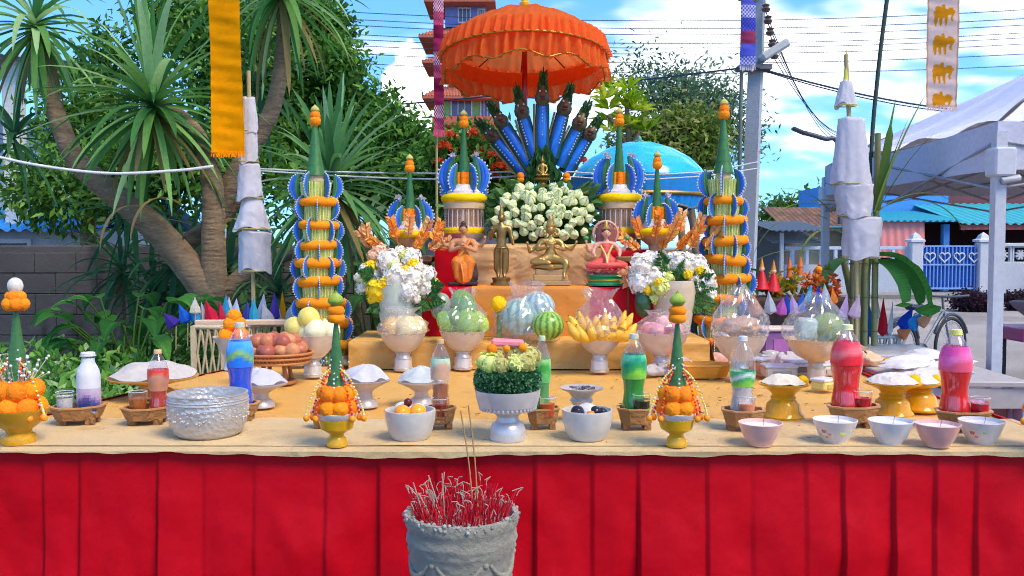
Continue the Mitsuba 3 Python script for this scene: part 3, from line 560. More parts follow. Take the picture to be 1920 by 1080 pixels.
for c in (c00, c01, c10, c11):
    q = part(k, 'pole', MB().add(box(.06, .06, 2.1), L('#c9cbd0'), (c[0] + .01, c[1], 1.05), flat=True), 'satin')
    part(q, 'bracket', MB().add(rbox(.12, .12, .16, .01), L('#d5d6da'), (c[0] + .02, c[1], 1.93), flat=True).add(tube([[c[0], c[1] - .05, 1.82], [c[0] + .1, c[1] - .05, 1.84]], .02), L('#bfc0c4')), 'satin')
for a, b in ((c00, c01), (c00, c10), (c01, c11), (c10, c11), (c00 * .5 + c10 * .5, pk - [0, 0, .6]), (c00 * .5 + c01 * .5, pk - [0, 0, .6])):
    for z0, z1 in ((1.78, 2.05), (2.05, 1.78)):
        for h in range(2):
            p, q = a + (b - a) * h * .5, a + (b - a) * (h + 1) * .5
            part(k, 'truss_bar', MB().add(tube([[p[0], p[1], z0 if h == 0 else z1], [q[0], q[1], z1 if h == 0 else z0]], .009, 5), L('#8f9096')), 'satin')
part(k, 'centre_post', MB().add(tube([pk - [0, 0, 1.0], pk], .025, 6), L('#9a9ba0')), 'satin')
part(k, 'foot_block', MB().add(rbox(.36, .36, .3, .03), L('#c4c8d2'), (2.75, 5.0, .15), flat=True), 'matte')

def banner(label, pts_top, D, w, z_bot, col_fn, fringe, name='hanging_banner', bs='fabric', lean=0.0):
    """A cloth strip hanging from a bamboo pole; its top is above the picture."""
    k = thing(name, label, 'banner'); x0 = (pts_top[0] - 960) / F * D; x1 = (pts_top[1] - 960) / F * D; zt = 3.6
    def fn(u, v):
        z = z_bot + (zt - z_bot) * v; xc = x1 + (x0 - x1) * (z - z_bot) / 1.9
        return np.stack([xc + (u - .5) * w * (1 + .012 * np.sin(z * 9)), D + .003 * np.sin(z * 43 + u * 3) + .0025 * np.sin(z * 90 + 2 * u) * meshkit.noise(np.stack([u * 2, z * 4, 0 * z], -1)) + .02 * np.sin(z * 3 + u * 2), z], -1)
    vf = sheet(fn, 44, 320); p = np.asarray(vf[0]); u = np.repeat(np.linspace(0, 1, 45), 321)
    part(k, 'cloth', MB().add(vf, col_fn(u, p[:, 2])), bs)
    fm = MB()
    for q in range(26):
        x = x1 + (q / 25 - .5) * w; fm.add(tube([[x, D + .01, z_bot + .01], [x + RND.uniform(-.006, .006), D, z_bot - fringe * RND.uniform(.8, 1.1)]], .0035, 4), col_fn(np.array([.5]), np.array([z_bot]))[0] * 1.05)
    part(k, 'fringe', fm, 'fabric')
    q = part(k, 'hanging_rod', MB().add(tube([[x0 - w * .65, D, zt], [x0 + w * .65, D, zt]], .012), L('#9c8a58')), 'matte')
    return k
def orange_fn(u, z): return np.tile(L('#ffa10a'), (len(u), 1)) * (0.92 + .12 * meshkit.noise(np.stack([u * 3, z * 30, 0 * z], -1)))[:, None]
banner('plain orange cloth banner hanging before the yucca', (424, 430), 5.4, .195, at(425, 286, 5.4)[2], orange_fn, .03)
def woven(c1, c2, c3):
    def fn(u, z):
        b = np.floor(z * 9).astype(int) % 4; d = (np.floor(z * 60) + np.floor(u * 9)).astype(int) % 2
        o = np.tile(L(c1), (len(u), 1)); o[b == 1] = L(c2); o[(b == 2) & (d == 0)] = L(c3); o[(b == 3) & (d == 0)] = L('#e8e2ea'); return o
    return fn
kb = banner('red and white woven banner on a bamboo pole before the tower house', (824, 824), 7.6, .088, at(822, 245, 7.6)[2], woven('#b03058', '#8e2446', '#d86a86'), .05)
part(kb, 'bamboo_pole', MB().add(tube([[-.65, 7.66, 0], at(818, 0, 7.66), at(816, -250, 7.66)], .012), L('#a89a6a')), 'matte')
kb = banner('blue and purple woven banner on a bamboo pole beside the power pole', (1397, 1397), 7.8, .13, at(1397, 122, 7.8)[2], woven('#5a62c8', '#a0405e', '#3a3e9a'), .05)
part(kb, 'bamboo_pole', MB().add(tube([[2.0, 7.86, 0], at(1389, 200, 7.86), at(1398, -250, 7.86)], .016), L('#6f7468')), 'matte')
def elephants(u, z):
    o = np.tile(L('#e2c4b4'), (len(u), 1)); zz = (z - 2.33) % .19
    E = lambda cx, cz, rx, rz: ((u - cx) / rx) ** 2 + ((zz - cz) / rz) ** 2 < 1
    body = E(.44, .115, .24, .034) | E(.72, .125, .12, .026) | E(.34, .145, .1, .016) | E(.5, .155, .06, .018); leg = (zz <= .11) & (zz > .05 + .02 * np.sin(u * 40)) & ((abs(u - .28) < .055) | (abs(u - .42) < .045) | (abs(u - .58) < .055)); trunk = (abs(u - .80 - .05 * np.sin(zz * 60)) < .035) & (zz > .06) & (zz < .13)
    stripe = (abs((u * 14) % 1 - .5) < .18) & (z < 2.34); bord = abs(u - .5) > .45
    o[stripe] = L('#c08a78'); o[body | leg | trunk] = L('#d98a1c'); o[bord] = L('#cf9a74'); o[z < 2.27] = L('#e6d2d0'); return o
kb = banner('pale pink banner with rows of golden animal motifs at upper right', (1752, 1760), 6.0, .2, at(1760, 200, 6.0)[2], elephants, .03)
solo('bamboo_pole', MB().add(tube(curve([gp(1628, 7), at(1632, 330, 7), at(1645, 150, 7), at(1663, 0, 7), at(1690, -200, 7)], 16), .016), L('#3e4a40')), 'matte', 'thin dark bamboo pole leaning behind the white cloth umbrella at right', 'pole')

def cloth_umbrella(label, D, tiers, polex):
    k = thing('cloth_umbrella', label, 'ceremonial umbrella'); s = D / F
    part(k, 'pole', MB().add(tube([gp(polex[0], D), at(polex[1], 500, D), at(polex[2], tiers[0][1] - 50, D)], .014), L('#b8a878')), 'matte')
    for cx, y0, y1, rt, rb, seed in tiers:
        h = (y1 - y0) * s
        def fn(u, v):
            a = u * 2 * np.pi; r = .95 * (rt + (rb - rt) * v) * s * (1 + .10 * np.sin(a * 2 + seed + v * 2) * v + .32 * (meshkit.fbm(np.stack([np.cos(a) * 1.6, np.sin(a) * 1.6, v * 2.2 + seed], -1), 5) - .5) + .09 * np.abs(np.sin(a * 4.5 + seed)) * v); v2 = np.clip((v - .06) / .94, 0, 1)
            r = np.where(v < .06, r * (v / .06), r)
            return np.stack([r * np.cos(a), r * np.sin(a) * .8, -h * v2 + (.014 * np.sin(a * 2 + seed) + .008 * np.sin(a * 5 + seed)) * np.minimum(1, v2 + .3)], -1)
        q = part(k, 'cloth_tier', MB().add(sheet(fn, 56, 26), L('#ecebf2')), 'fabric', tw=place(at(cx, y0, D)))
        part(q, 'hem', MB().add(ring(rb * s * .97, .004, 40, 5), L('#d8c87a'), s=(1, .8, 1)), 'fabric', tw=place(at(cx, y1, D)))
    return k
cloth_umbrella('white tiered cloth umbrella hanging beside the yucca trunk', 5.6, [(466, 183, 246, 12, 17, 1), (466, 247, 303, 16, 19, 2), (468, 308, 372, 20, 26, 3), (473, 372, 430, 18, 36, 4), (478, 434, 508, 32, 28, 5)], (476, 474, 466))
ku = cloth_umbrella('white tiered cloth umbrella tied with sugar cane at right', 5.6, [(1587, 152, 198, 11, 20, 6), (1597, 221, 345, 24, 34, 7), (1602, 346, 405, 36, 30, 8), (1616, 408, 482, 36, 36, 9)], (1612, 1606, 1586))
part(ku, 'tip', MB().add(lathe([(0, 0), (.018, .01), (.014, .06), (.004, .2), (0, .2)], 8), L('#d6d24a')), 'satin', tw=place(at(1586, 155, 5.6)))
k = thing('sugar_cane', 'bundle of sugar cane stalks with long arching leaves at right', 'plant')
for px, top in ((1608, 380), (1622, 330), (1640, 250), (1598, 420)):
    q = part(k, 'stalk', MB().add(tube(curve([gp(px + 4, 5.75), at(px, 560, 5.75), at(px + 6, top, 5.75)], 14), .02), L('#8a8a58')), 'satin')
    for z in np.arange(.25, 1.9, .22): part(q, 'node', MB().add(ring(.021, .004, 12, 5), L('#6a6a40')), 'satin', tw=place((at(px, 560, 5.75)[0], 5.75, z)))
for px, py, d, l, w, dp in ((1640, 400, (.25, -.2, 1), .8, .05, .4), (1645, 395, (.1, -.1, 1), .72, .06, .1), (1632, 410, (.6, -.2, .7), .6, .04, 1.6), (1628, 405, (.9, -.1, .7), .7, .035, 1.8), (1570, 395, (-1, -.2, .45), .62, .03, 1.4), (1570, 420, (-1, -.1, .6), .7, .028, 2.0),
                            (1590, 445, (-.9, -.2, .75), .5, .045, 2.8), (1600, 500, (-1, -.1, .55), .75, .02, 1.0), (1560, 400, (-.8, 0, .9), .4, .025, 1.0), (1655, 380, (.5, -.1, 1), .55, .03, .5), (1650, 360, (.35, 0, 1), .5, .02, .1), (1580, 380, (-1, -.2, .2), .5, .03, .8)):
    part(k, 'leaf', MB().add(blade(at(px, py, 5.7), d, l, w, dp, 12, .25), L(RND.choice(['#7f9a4a', '#93a85a', '#6d8a44', '#a9b76a']))), 'leaf')
def banana_leaf(k, p, d, ln, w, droop, col, seed):
    vf = blade(p, d, ln, w, droop, 22, .22, shape=.35); v = np.asarray(vf[0]); e = v.reshape(-1, 3, 3); r = np.random.default_rng(seed)
    t = 1 - .22 * (r.random((len(e), 2)) < .3) * r.random((len(e), 2)); e[:, 0] = e[:, 1] + (e[:, 0] - e[:, 1]) * t[:, :1]; e[:, 2] = e[:, 1] + (e[:, 2] - e[:, 1]) * t[:, 1:]
    c = np.repeat(L(col)[None], len(v), 0); c[1::3] *= 1.7
    part(k, 'leaf', MB().add((v, vf[1]), c), 'leaf')
k = thing('banana_plant', 'young banana plant with broad drooping leaf right of the cane bundle', 'plant')
part(k, 'stem', MB().add(tube(curve([gp(1618, 6.0), at(1616, 600, 6.0), at(1625, 485, 6.0)], 10), np.linspace(.05, .03, 10), 8), L('#8f9660')).add(tube(curve([gp(1596, 6.0), at(1600, 600, 6.0), at(1580, 480, 6.0)], 10), np.linspace(.04, .02, 10), 8), L('#a09c6a')), 'satin')
banana_leaf(k, at(1632, 482, 5.9), (.9, -.3, .25), .62, .30, 3.0, '#4d8a3c', 1)
banana_leaf(k, at(1628, 490, 5.85), (.5, -.5, .0), .42, .26, 2.6, '#5e9a4a', 2)
banana_leaf(k, at(1600, 488, 5.9), (-.9, -.3, .1), .42, .16, 2.4, '#6f9a58', 3)
banana_leaf(k, at(1640, 490, 6.1), (1, .1, .1), .5, .24, 2.2, '#3f7a34', 4)
def cord(pts, label, r=.006):
    solo('sacred_cord', MB().add(tube(curve(pts, 40), r, 6), L('#e8e8e6')), 'matte', label, 'cord')
cord([at(-60, 280, 5.2), at(60, 308, 5.2), at(200, 325, 5.2), at(330, 320, 5.2), at(400, 312, 5.2)], 'thick white cord sagging across the yucca at left', .009)
cord([at(455, 315, 6.2), at(620, 322, 6.2), at(830, 325, 6.2), at(960, 322, 6.2)], 'white cord stretched behind the left flower tower, the upper of two', .006)
cord([at(455, 318, 6.2), at(640, 330, 6.2), at(830, 336, 6.2), at(980, 330, 6.2)], 'white cord stretched behind the left flower tower, the lower of two', .006)
cord([at(1062, 322, 6.0), at(1180, 328, 6.0), at(1320, 322, 6.0), at(1420, 304, 6.0)], 'white cord before the blue umbrella, the upper of two', .005)
cord([at(1062, 331, 6.0), at(1180, 337, 6.0), at(1320, 330, 6.0), at(1420, 316, 6.0)], 'white cord before the blue umbrella, the lower of two', .005)

# ================================================================ table and altar
ZT = 0.78
k = thing('offering_table', 'long offering table covered in yellow cloth with pleated red skirt', 'table')
TP = np.array([[-2.02, 2.95], [1.95, 2.95], [1.88, 5.02], [-1.55, 5.02]])
def ttop(u, v):
    a = TP[0] + (TP[1] - TP[0]) * u[..., None]; b = TP[3] + (TP[2] - TP[3]) * u[..., None]; p = a + (b - a) * v[..., None]
    z = ZT - .004 + .012 * np.maximum(meshkit.fbm(np.stack([p[..., 0] * 3, p[..., 1] * 5, 0 * u], -1), 4) - .5, -.3) * np.clip(v * 8, 0, 1) * np.clip((1 - v) * 8, 0, 1) + .005 * np.exp(-(np.sin(p[..., 0] * 1.9 + .5 * np.sin(p[..., 1] * 4)) / .05) ** 2) * np.clip(v * 8, 0, 1) - .003 * np.exp(-((v - .3) / .008) ** 2) + .003 * np.exp(-((v - .62) / .006) ** 2)
    return np.concatenate([p, z[..., None]], -1)
part(k, 'yellow_cloth', mikit.ply(sheet(ttop, 220, 150), 'yellow_cloth', smooth=True))
def skirt(a, b, seed):
    ln = np.linalg.norm(b - a); n = int(ln * 130); nrm = np.array([(b - a)[1], -(b - a)[0]]) / ln; r = np.random.default_rng(seed)
    xs = np.linspace(0, ln, n + 1); edges = np.cumsum(r.uniform(.10, .27, 60)); dep = r.uniform(.35, 1.25, 62); ei = np.searchsorted(edges, xs); e0 = np.where(ei > 0, edges[np.maximum(ei - 1, 0)], 0); fr = 1 - np.clip((xs - e0) / (edges[ei] - e0), 0, 1)
    off = (.015 * fr ** 1.5 + .007 * np.sin(np.pi * fr)) * dep[ei] + .002; jag = np.random.default_rng(seed + 5).uniform(-1, 1, 62)[ei]
    def fn(u, v):
        o = np.interp(u * ln, xs, off)[..., None] * (0.5 + .5 * np.minimum(v * 2.0, 1))[..., None] + (.012 * np.interp(u * ln, xs, jag) * v)[..., None]; x = a + (b - a) * u[..., None]
        wob = .045 * (meshkit.fbm(np.stack([u * ln * 5, v * 2.2, 0 * u + seed], -1), 3) - .5)[..., None] * np.minimum(v * 3, 1)[..., None]
        z = ZT - .004 - .74 * v - (1 - v) * (.010 * np.sin(u * ln * 3.1 + seed) + .008 * np.sin(u * ln * 7.3 + 1)) * 0; p = x + nrm * (o + wob + .004 + .03 * v[..., None])
        return np.concatenate([p, z[..., None]], -1)
    return sheet(fn, n, 34)
part(k, 'red_skirt', mikit.ply(skirt(TP[0], TP[1], 1), 'red_cloth', smooth=True))
part(k, 'red_skirt', mikit.ply(skirt(TP[1], TP[2], 2), 'red_cloth', smooth=True))
part(k, 'red_skirt', mikit.ply(skirt(TP[3], TP[0], 3), 'red_cloth', smooth=True))
def hem(a, b, w, seed):
    ln = np.linalg.norm(b - a); nrm = np.array([(b - a)[1], -(b - a)[0]]) / ln
    def fn(u, v):
        p = a + (b - a) * u[..., None] + nrm * (.05 * (1 - v) - (w * (.55 + .45 * np.sin(u * ln * 2.7 + seed) * np.sin(u * ln * 1.3 + 1) + .2 * np.sin(u * ln * 9)) * v))[..., None]
        return np.concatenate([p, (ZT + .007 - .03 * (1 - v) ** 2)[..., None]], -1)
    return sheet(fn, 120, 4)
def lip(u, v):
    x = TP[0][0] + (TP[1][0] - TP[0][0]) * u; px = 960 + x / 2.93 * F
    drop = np.interp(px, [-300, 0, 190, 330, 420, 520, 640, 750, 860, 960, 1060, 1180, 1300, 1400, 1490, 1640, 1800, 1920, 2200], [4, 3, 4, 2, 8, 12, 15, 20, 16, 9, 7, 10, 14, 10, 5, 8, 11, 15, 12]) * 1.9 / F + .002 + .002 * np.sin(x * 23) + .0015 * np.sin(x * 51)
    t = v * 3.0; a = np.clip(t, 0, 1) * np.pi / 2; R = .006
    return np.stack([x, 2.95 + .03 * np.clip(1 - t * 3, 0, 1) - R * np.sin(a) - .034 * np.clip(t, 0, 1) - .002, ZT + .004 - R * (1 - np.cos(a)) - drop * np.clip(t - 1, 0, 2) / 2], -1)
part(k, 'cloth_edge', mikit.ply(sheet(lip, 200, 12), 'pale_cloth', smooth=True))
def fronts(u, v):
    y1 = 3.42 + .02 * np.sin(u * 9) + .01 * np.sin(u * 31); x0, x1 = -1.985 + .06 * v, 1.945; x = x0 + (x1 - x0) * u; y = 2.953 + (y1 - 2.953) * v
    return np.stack([x, y, ZT + .006 + .006 * (meshkit.fbm(np.stack([x * 4, y * 7, 0 * u], -1), 3) - .4) + .004 * np.exp(-((v - .97) / .03) ** 2) * (.5 + .5 * np.sin(u * 40 + 3 * np.sin(u * 11))) + .003 * np.exp(-((v - .5) / .012) ** 2)], -1)
part(k, 'front_cloth', mikit.ply(sheet(fronts, 220, 40), 'pale_cloth', smooth=True))
part(k, 'hem', mikit.ply(hem(TP[1], TP[2], .05, 2), 'red_cloth', smooth=True)); part(k, 'hem', mikit.ply(hem(TP[3], TP[0], .045, 3), 'red_cloth', smooth=True))
for x in (-1.4, 0, 1.4):
    for y in (3.1, 4.8): part(k, 'leg', MB().add(box(.04, .04, .76), L('#55565a'), (x, y, .38), flat=True), 'satin')
m = MB()
for q in range(210):
    x, y = RND.uniform(-.2, 1.4), RND.uniform(3.0, 4.6)
    if RND.random() < .45: x = RND.uniform(-1.7, 1.7)
    m.add(rbox(RND.uniform(.008, .03), RND.uniform(.003, .007), .003, .001), L(RND.choice(['#8a6236', '#b98a50', '#6a4a2c', '#d8b070'])), (x, y, ZT + .005), rot(rz=RND.uniform(0, 3)), flat=True)
solo('wood_chips', m, 'matte', 'small wood chips and petals scattered on the yellow table cloth', 'litter', kind='stuff')

k = thing('tiered_altar', 'stepped altar draped in yellow and red cloth behind the table', 'altar')
def drape(key, x0, x1, y0, y1, z0, z1, bs, name, wrinkle=.006, seed=0, sag=0.0, flat_top=True):
    """Cloth over a block: front and top in one sheet with soft folds and a rounded edge."""
    L1, L2 = z1 - z0, y1 - y0; R = .012
    def fn(u, v):
        s = v * (L1 + L2); top = s > L1; yy = np.where(top, y0 + (s - L1), y0); zz = np.where(top, z1, z0 + s)
        k_ = np.exp(-np.abs(s - L1) / .012); yy = yy + .006 * k_; zz = zz - .006 * k_
        x = x0 + (x1 - x0) * u; w = wrinkle * (2 * meshkit.fbm(np.stack([x * 6 + seed, s * 4, 0 * s], -1), 4, seed) - 1) + wrinkle * 1.2 * np.sin(x * 21 + 3 * np.sin(s * 5 + seed)) * (~top) * np.clip((L1 - s) / max(L1, 1e-6), 0, 1)
        return np.stack([x, yy - np.where(top, 0, np.abs(w)) , zz + np.where(top, w * .35, 0) - sag * np.sin(np.pi * u) * k_], -1)
    part(key, name, mikit.ply(sheet(fn, 90, 70), bs, smooth=True))
part(k, 'frame', MB().add(wallbox(-.88, 1.07, 4.89, 5.48, 0, .92), L('#6a4a30'), flat=True).add(wallbox(-.49, .85, 5.19, 5.6, .9, 1.2), L('#6a4a30'), flat=True).add(wallbox(-.46, .80, 5.54, 6.1, 1.0, 1.45), L('#6a4a30'), flat=True), 'matte')
drape(k, -.90, .0, 4.86, 5.5, .784, .935, 'yellow_cloth', 'riser_cloth', .005, 1); drape(k, .004, 1.09, 4.865, 5.5, .784, .937, 'yellow_cloth', 'riser_cloth', .005, 2)
part(k, 'riser_end', mikit.ply(sheet(lambda u, v: np.stack([-.90 - .05 * (1 - v) - .01 * np.sin(u * 9), 4.86 + .62 * u, .784 + .151 * v], -1), 30, 8), 'yellow_cloth', smooth=True)); part(k, 'riser_end', mikit.ply(sheet(lambda u, v: np.stack([1.09 + .04 * (1 - v), 5.48 - .62 * u, .784 + .151 * v], -1), 30, 8), 'yellow_cloth', smooth=True))
drape(k, -.52, -.225, 5.155, 5.55, .938, 1.222, 'red_cloth', 'red_drape', .006, 3); drape(k, .44, .88, 5.155, 5.55, .938, 1.222, 'red_cloth', 'red_drape', .006, 4)
scene['orange_cloth'] = bumped(two(pr(proc(lambda p, n, uv: mix(C3(L('#d9842a')), C3(L('#e6973c')), fbm(p.x * 4, p.y * 4, p.z * 4, 3)) * (.78 + .16 * noise(p.x * 260, p.y * 260, p.z * 260))), .5, specular=.4, sheen=.3)), lambda p, n, uv: fbm(p.x * 7, p.y * 9, p.z * 9, 4), .012)
drape(k, -.235, .45, 5.145, 5.55, .938, 1.226, 'orange_cloth', 'step_cloth', .004, 5)
def peach(p, n, uv): return mix(C3(L('#dba868')), C3(L('#e8bd84')), fbm(p.x * 5, p.y * 5, p.z * 5, 3)) * (.79 + .14 * noise(p.x * 240, p.y * 240, p.z * 240))
scene['peach_cloth'] = bumped(two(pr(proc(peach), .5, specular=.4, sheen=.3)), lambda p, n, uv: fbm(p.x * 5 + 2 * fbm(p.z * 5, p.x * 3, 0, 2), p.y * 5, p.z * 7, 4), .06)
drape(k, -.31, .58, 5.50, 6.1, 1.0, 1.476, 'peach_cloth', 'back_drape', .02, 6, .012)
drape(k, -.48, -.30, 5.51, 6.1, .94, 1.46, 'red_cloth', 'red_drape', .008, 7); drape(k, .57, .86, 5.51, 6.1, .94, 1.44, 'red_cloth', 'red_drape', .008, 8)
for x0, x1, lab in ((-.84, -.50, 'left'), (.64, 1.05, 'right')):
    k2 = thing('side_stand', f'narrow stand behind the {lab} bouquet carrying the low blue winged flower stand', 'stand')
    part(k2, 'top', MB().add(rbox(x1 - x0, .34, .04, .01), L('#8a6a48'), ((x0 + x1) / 2, 5.62, 1.38), flat=True), 'matte')
    for sx in (x0 + .04, x1 - .04):
        for sy in (5.49, 5.75): part(k2, 'leg', MB().add(box(.035, .035, 1.36), L('#6a5038'), (sx, sy, .68), flat=True), 'matte')
# ================================================================ repeated small pieces
OR, OR2, YE, BLU, WH = L('#ff9814'), L('#fa7a0c'), L('#ffd21a'), L('#1f6fd0'), L('#e9e8e4')
def pompon(col, n=230, seed=0, sub=3):
    """A marigold head of radius 1: a lumpy core under short curled petals."""
    r = np.random.default_rng(seed); col = np.asarray(col); v, f = lumpy(sub, .10, 4.0, seed); m = MB().add((v, f), col * .95, s=.95)
    d = unit(r.normal(size=(n, 3))); c = col * r.uniform(.85, 1.15, (n, 1)) * np.where(r.random((n, 1)) < .25, [1, .88, 1], [1, 1, 1])
    m.add(leaves(d * .86, unit(d + r.normal(size=d.shape) * .9), r.uniform(.13, .2, n), .2, .15), np.repeat(np.clip(c, 0, .95), 4, 0)); return m
POMP = [pompon(OR, seed=1).ply('matte'), pompon(OR * [1, .8, 1], seed=2).ply('matte')]
POMPY = pompon(L('#ffc60c'), seed=3).ply('matte')
def lotus_bud(c1, c2, n=7, seed=0):
    m = MB().add(lathe([(0, 0), (.55, .1), (.8, .55), (.62, 1.15), (.25, 1.7), (0, 2.0)], 10), c1)
    for ly, (z, o) in enumerate(((.0, .1), (.12, .0))):
        for i in range(n):
            a = 6.283 * (i + .5 * ly) / n
            def fn(u, v):
                w = (u - .5) * np.sin(np.pi * np.clip(v * .93 + .07, 0, 1)) * .95; r_ = np.interp(v, [0, .3, .6, 1], [.35, .9 + o, .8 + o, .18]); t = z + v * (1.75 - .3 * ly)
                return np.stack([(r_ - w * w * .5) * math.cos(a) - w * math.sin(a), (r_ - w * w * .5) * math.sin(a) + w * math.cos(a), t], -1)
            vf = sheet(fn, 3, 6); v = np.tile(np.linspace(0, 1, 7), 4)[:, None]; m.add(vf, c1 * (1 - v) + c2 * v)
    return m
BUD_G = lotus_bud(L('#9cbf4a'), L('#d9ea7a')).ply('petal'); BUD_Y = lotus_bud(L('#d8d070'), L('#f2ee9a')).ply('petal')
def wing(h, w, bead=.035, ins='#3f7a4c', flip=1):
    """A curved folded-leaf wing in the xz plane, bulging to +x, edged with white beads."""
    m = MB(); P = np.array([[.10, 0], [.62, .16], [1.0, .48], [.74, .82], [.18, 1.0]]) * [w, h]
    def arc(k, n=16, pw=1): 
        q = curve(np.stack([P[:, 0] * k, 0 * P[:, 0], P[:, 1]], -1), n); return q
    t = np.linspace(0, 1, 16); prof = np.sin(np.pi * (t * .86 + .07)) ** .6
    for kf, r, c in ((.98, .16, L('#2a6fd6')), (.72, .17, L('#1d5cc0')), (.45, .17, L(ins)), (.2, .14, L('#2f6a40'))):
        m.add(tube(arc(kf), np.maximum(prof * r * w, .002 * w), 6), c, s=(1, .55, 1))
    m.add(tube(arc(1.13), .045 * w + 0 * t, 5), L('#a8c4f0'), s=(1, .5, 1))
    for p in arc(1.24, 15): m.add(ball(0), WH, p, s=bead * h if bead < 1 else bead)
    return m
def put(k, name, m, bs, p, s=1.0, rz=0.0, **kw): return part(k, name, m, bs, place(p, rz, s, **{a: b for a, b in kw.items() if a in ('rx', 'ry')}), **{a: b for a, b in kw.items() if a in ('kind', 'label')})
def cone_leaf(r0, r1, h, col='#3c7a3c', n=18, rows=5):
    """A cone of rolled banana leaf with overlapping wraps."""
    pr_ = []
    for i in range(rows):
        t0, t1 = i / rows, (i + 1) / rows; ra, rb = r0 + (r1 - r0) * t0 ** .8, r0 + (r1 - r0) * t1 ** .8
        pr_ += [(ra * 1.04, h * t0), (rb * .99, h * t1 - .001 * h)]
    return MB().add(lathe([(0, 0)] + pr_ + [(0, h)], n), L(col) * .9, jit=.25)
def garland_ring(R, r, col=OR, n=44):
    m = MB().add(ring(R, r, n, 8, .12, 5, 3, 1.15), col * .95, jit=.1); a = RNG.random(n * 9) * 6.283; b = RNG.random(n * 9) * 6.283
    d = np.stack([np.cos(a) * np.cos(b), np.sin(a) * np.cos(b), np.sin(b)], -1); p = np.stack([np.cos(a) * R, np.sin(a) * R, 0 * a], -1) + d * r * .8
    c = np.clip(col * RNG.uniform(.85, 1.15, (len(a), 1)), 0, .95); return m.add(leaves(p, unit(d + RNG.normal(size=d.shape) * .6), r * .32, r * .32, .15), np.repeat(c, 4, 0))
def fringe_skirt(R0, R1, h, n=60, cols=('#c8d870', '#e0e890', '#b4cc58', '#eef0b4')):
    m = MB().add(lathe([(R0 * .93, h), (R1 * .93, 0)], 30), L('#b4cc58'))
    for i in range(n):
        a = 6.283 * i / n; ca, sa = math.cos(a), math.sin(a); m.add(tube([[R0 * ca, R0 * sa, h], [(R0 * .4 + R1 * .6) * ca, (R0 * .4 + R1 * .6) * sa, h * .45], [R1 * ca, R1 * sa, 0]], (.05 * R0), 4), L(cols[i % len(cols)]))
    return m

# ---- tall flower towers
def tower(label, pts, D, top, Rt, Rb, grp):
    k = thing('flower_tower', label, 'flower tower', grp); s = D / F; ys = [p[1] for p in pts]; n = len(pts)
    part(k, 'core', MB().add(tube([[at(pts[-1][0], pts[-1][1], D)[0], D, .45]] + [at(px, py, D) for px, py in reversed(pts)], .028, 8), L('#5f6f3c')), 'matte')
    part(k, 'foot', MB().add(lathe([(0, 0), (.2, 0), (.2, .03), (.12, .08), (.06, .3), (.05, .5), (0, .5)], 20), L('#b8a078')), 'satin', place((at(pts[-1][0], pts[-1][1], D)[0], D, 0)))
    G = {}
    for i, (px, py) in enumerate(pts):
        R = (Rt + (Rb - Rt) * i / (n - 1)) * s; c = at(px, py, D); gi = i // 3
        if gi not in G: G[gi] = (garland_ring(1, .215).ply('matte'), fringe_skirt(.86, .74, 1.0).ply('satin'), wing(1.0, .34, .032).ply('satin'))
        if i > 0:
            q = part(k, 'garland', G[gi][0], tw=place(c, RND.random() * 6, R * RND.uniform(.77, .84), rx=RND.uniform(-.07, .07), ry=RND.uniform(-.05, .05)))
        part(k, 'fringe', G[gi][1], tw=T().translate((c - [0, 0, 34 * s if i else 26 * s]).tolist()) @ T().scale([float(R * .86), float(R * .86), float(34 * s)]))
        for j in range(6):
            a = j * math.pi / 3 + .5 * (i % 2) + .25; h = (46 if i else 52) * s
            part(k, 'blue_wing', G[gi][2], tw=place(c + [R * .74 * math.cos(a), R * .74 * math.sin(a), (-34 * s if i else -26 * s) + RND.uniform(-3, 3) * s], a + RND.uniform(-.12, .12), h * RND.uniform(.92, 1.06), ry=RND.uniform(-.12, .12)))
    c = at(pts[0][0], pts[0][1], D)
    part(k, 'collar', MB().add(lathe([(0, -.9), (.9, -.9), (.95, -.3), (1, -.3), (1, 0), (.92, 0), (.92, .3), (.98, .3), (.98, .5), (0, .5)], 20), L('#d8b88a'), jit=.1), 'satin', place(c + [0, 0, 14 * s], 0, 15 * s))
    h = (pts[0][1] - 26 - top) * s; q = part(k, 'leaf_cone', cone_leaf(18 * s, 3.5 * s, h), 'satin', place(c + [0, 0, 20 * s], ry=(-.012)))
    p = c + [0, 0, 20 * s + h]
    part(k, 'marigold', POMP[0], tw=place(p + [0, 0, 6 * s], 0, 11 * s)); part(k, 'marigold', POMP[1], tw=place(p + [0, 0, 16 * s], 1, 10 * s)); part(k, 'lotus_tip', BUD_Y, tw=place(p + [0, 0, 20 * s], 0, 8.5 * s))
    return k
tower('tall marigold tower with blue wings standing left of the altar', [(592, 350), (595, 380), (598, 422), (597, 460), (596, 492), (597, 528), (602, 568), (612, 605), (625, 645)], 5.35, 228, 38, 50, 'tall flower towers')
tower('tall marigold tower with blue wings standing right of the altar', [(1356, 345), (1357, 378), (1361, 414), (1360, 452), (1362, 488), (1364, 522), (1352, 560), (1345, 600), (1340, 640)], 5.5, 216, 38, 49, 'tall flower towers')

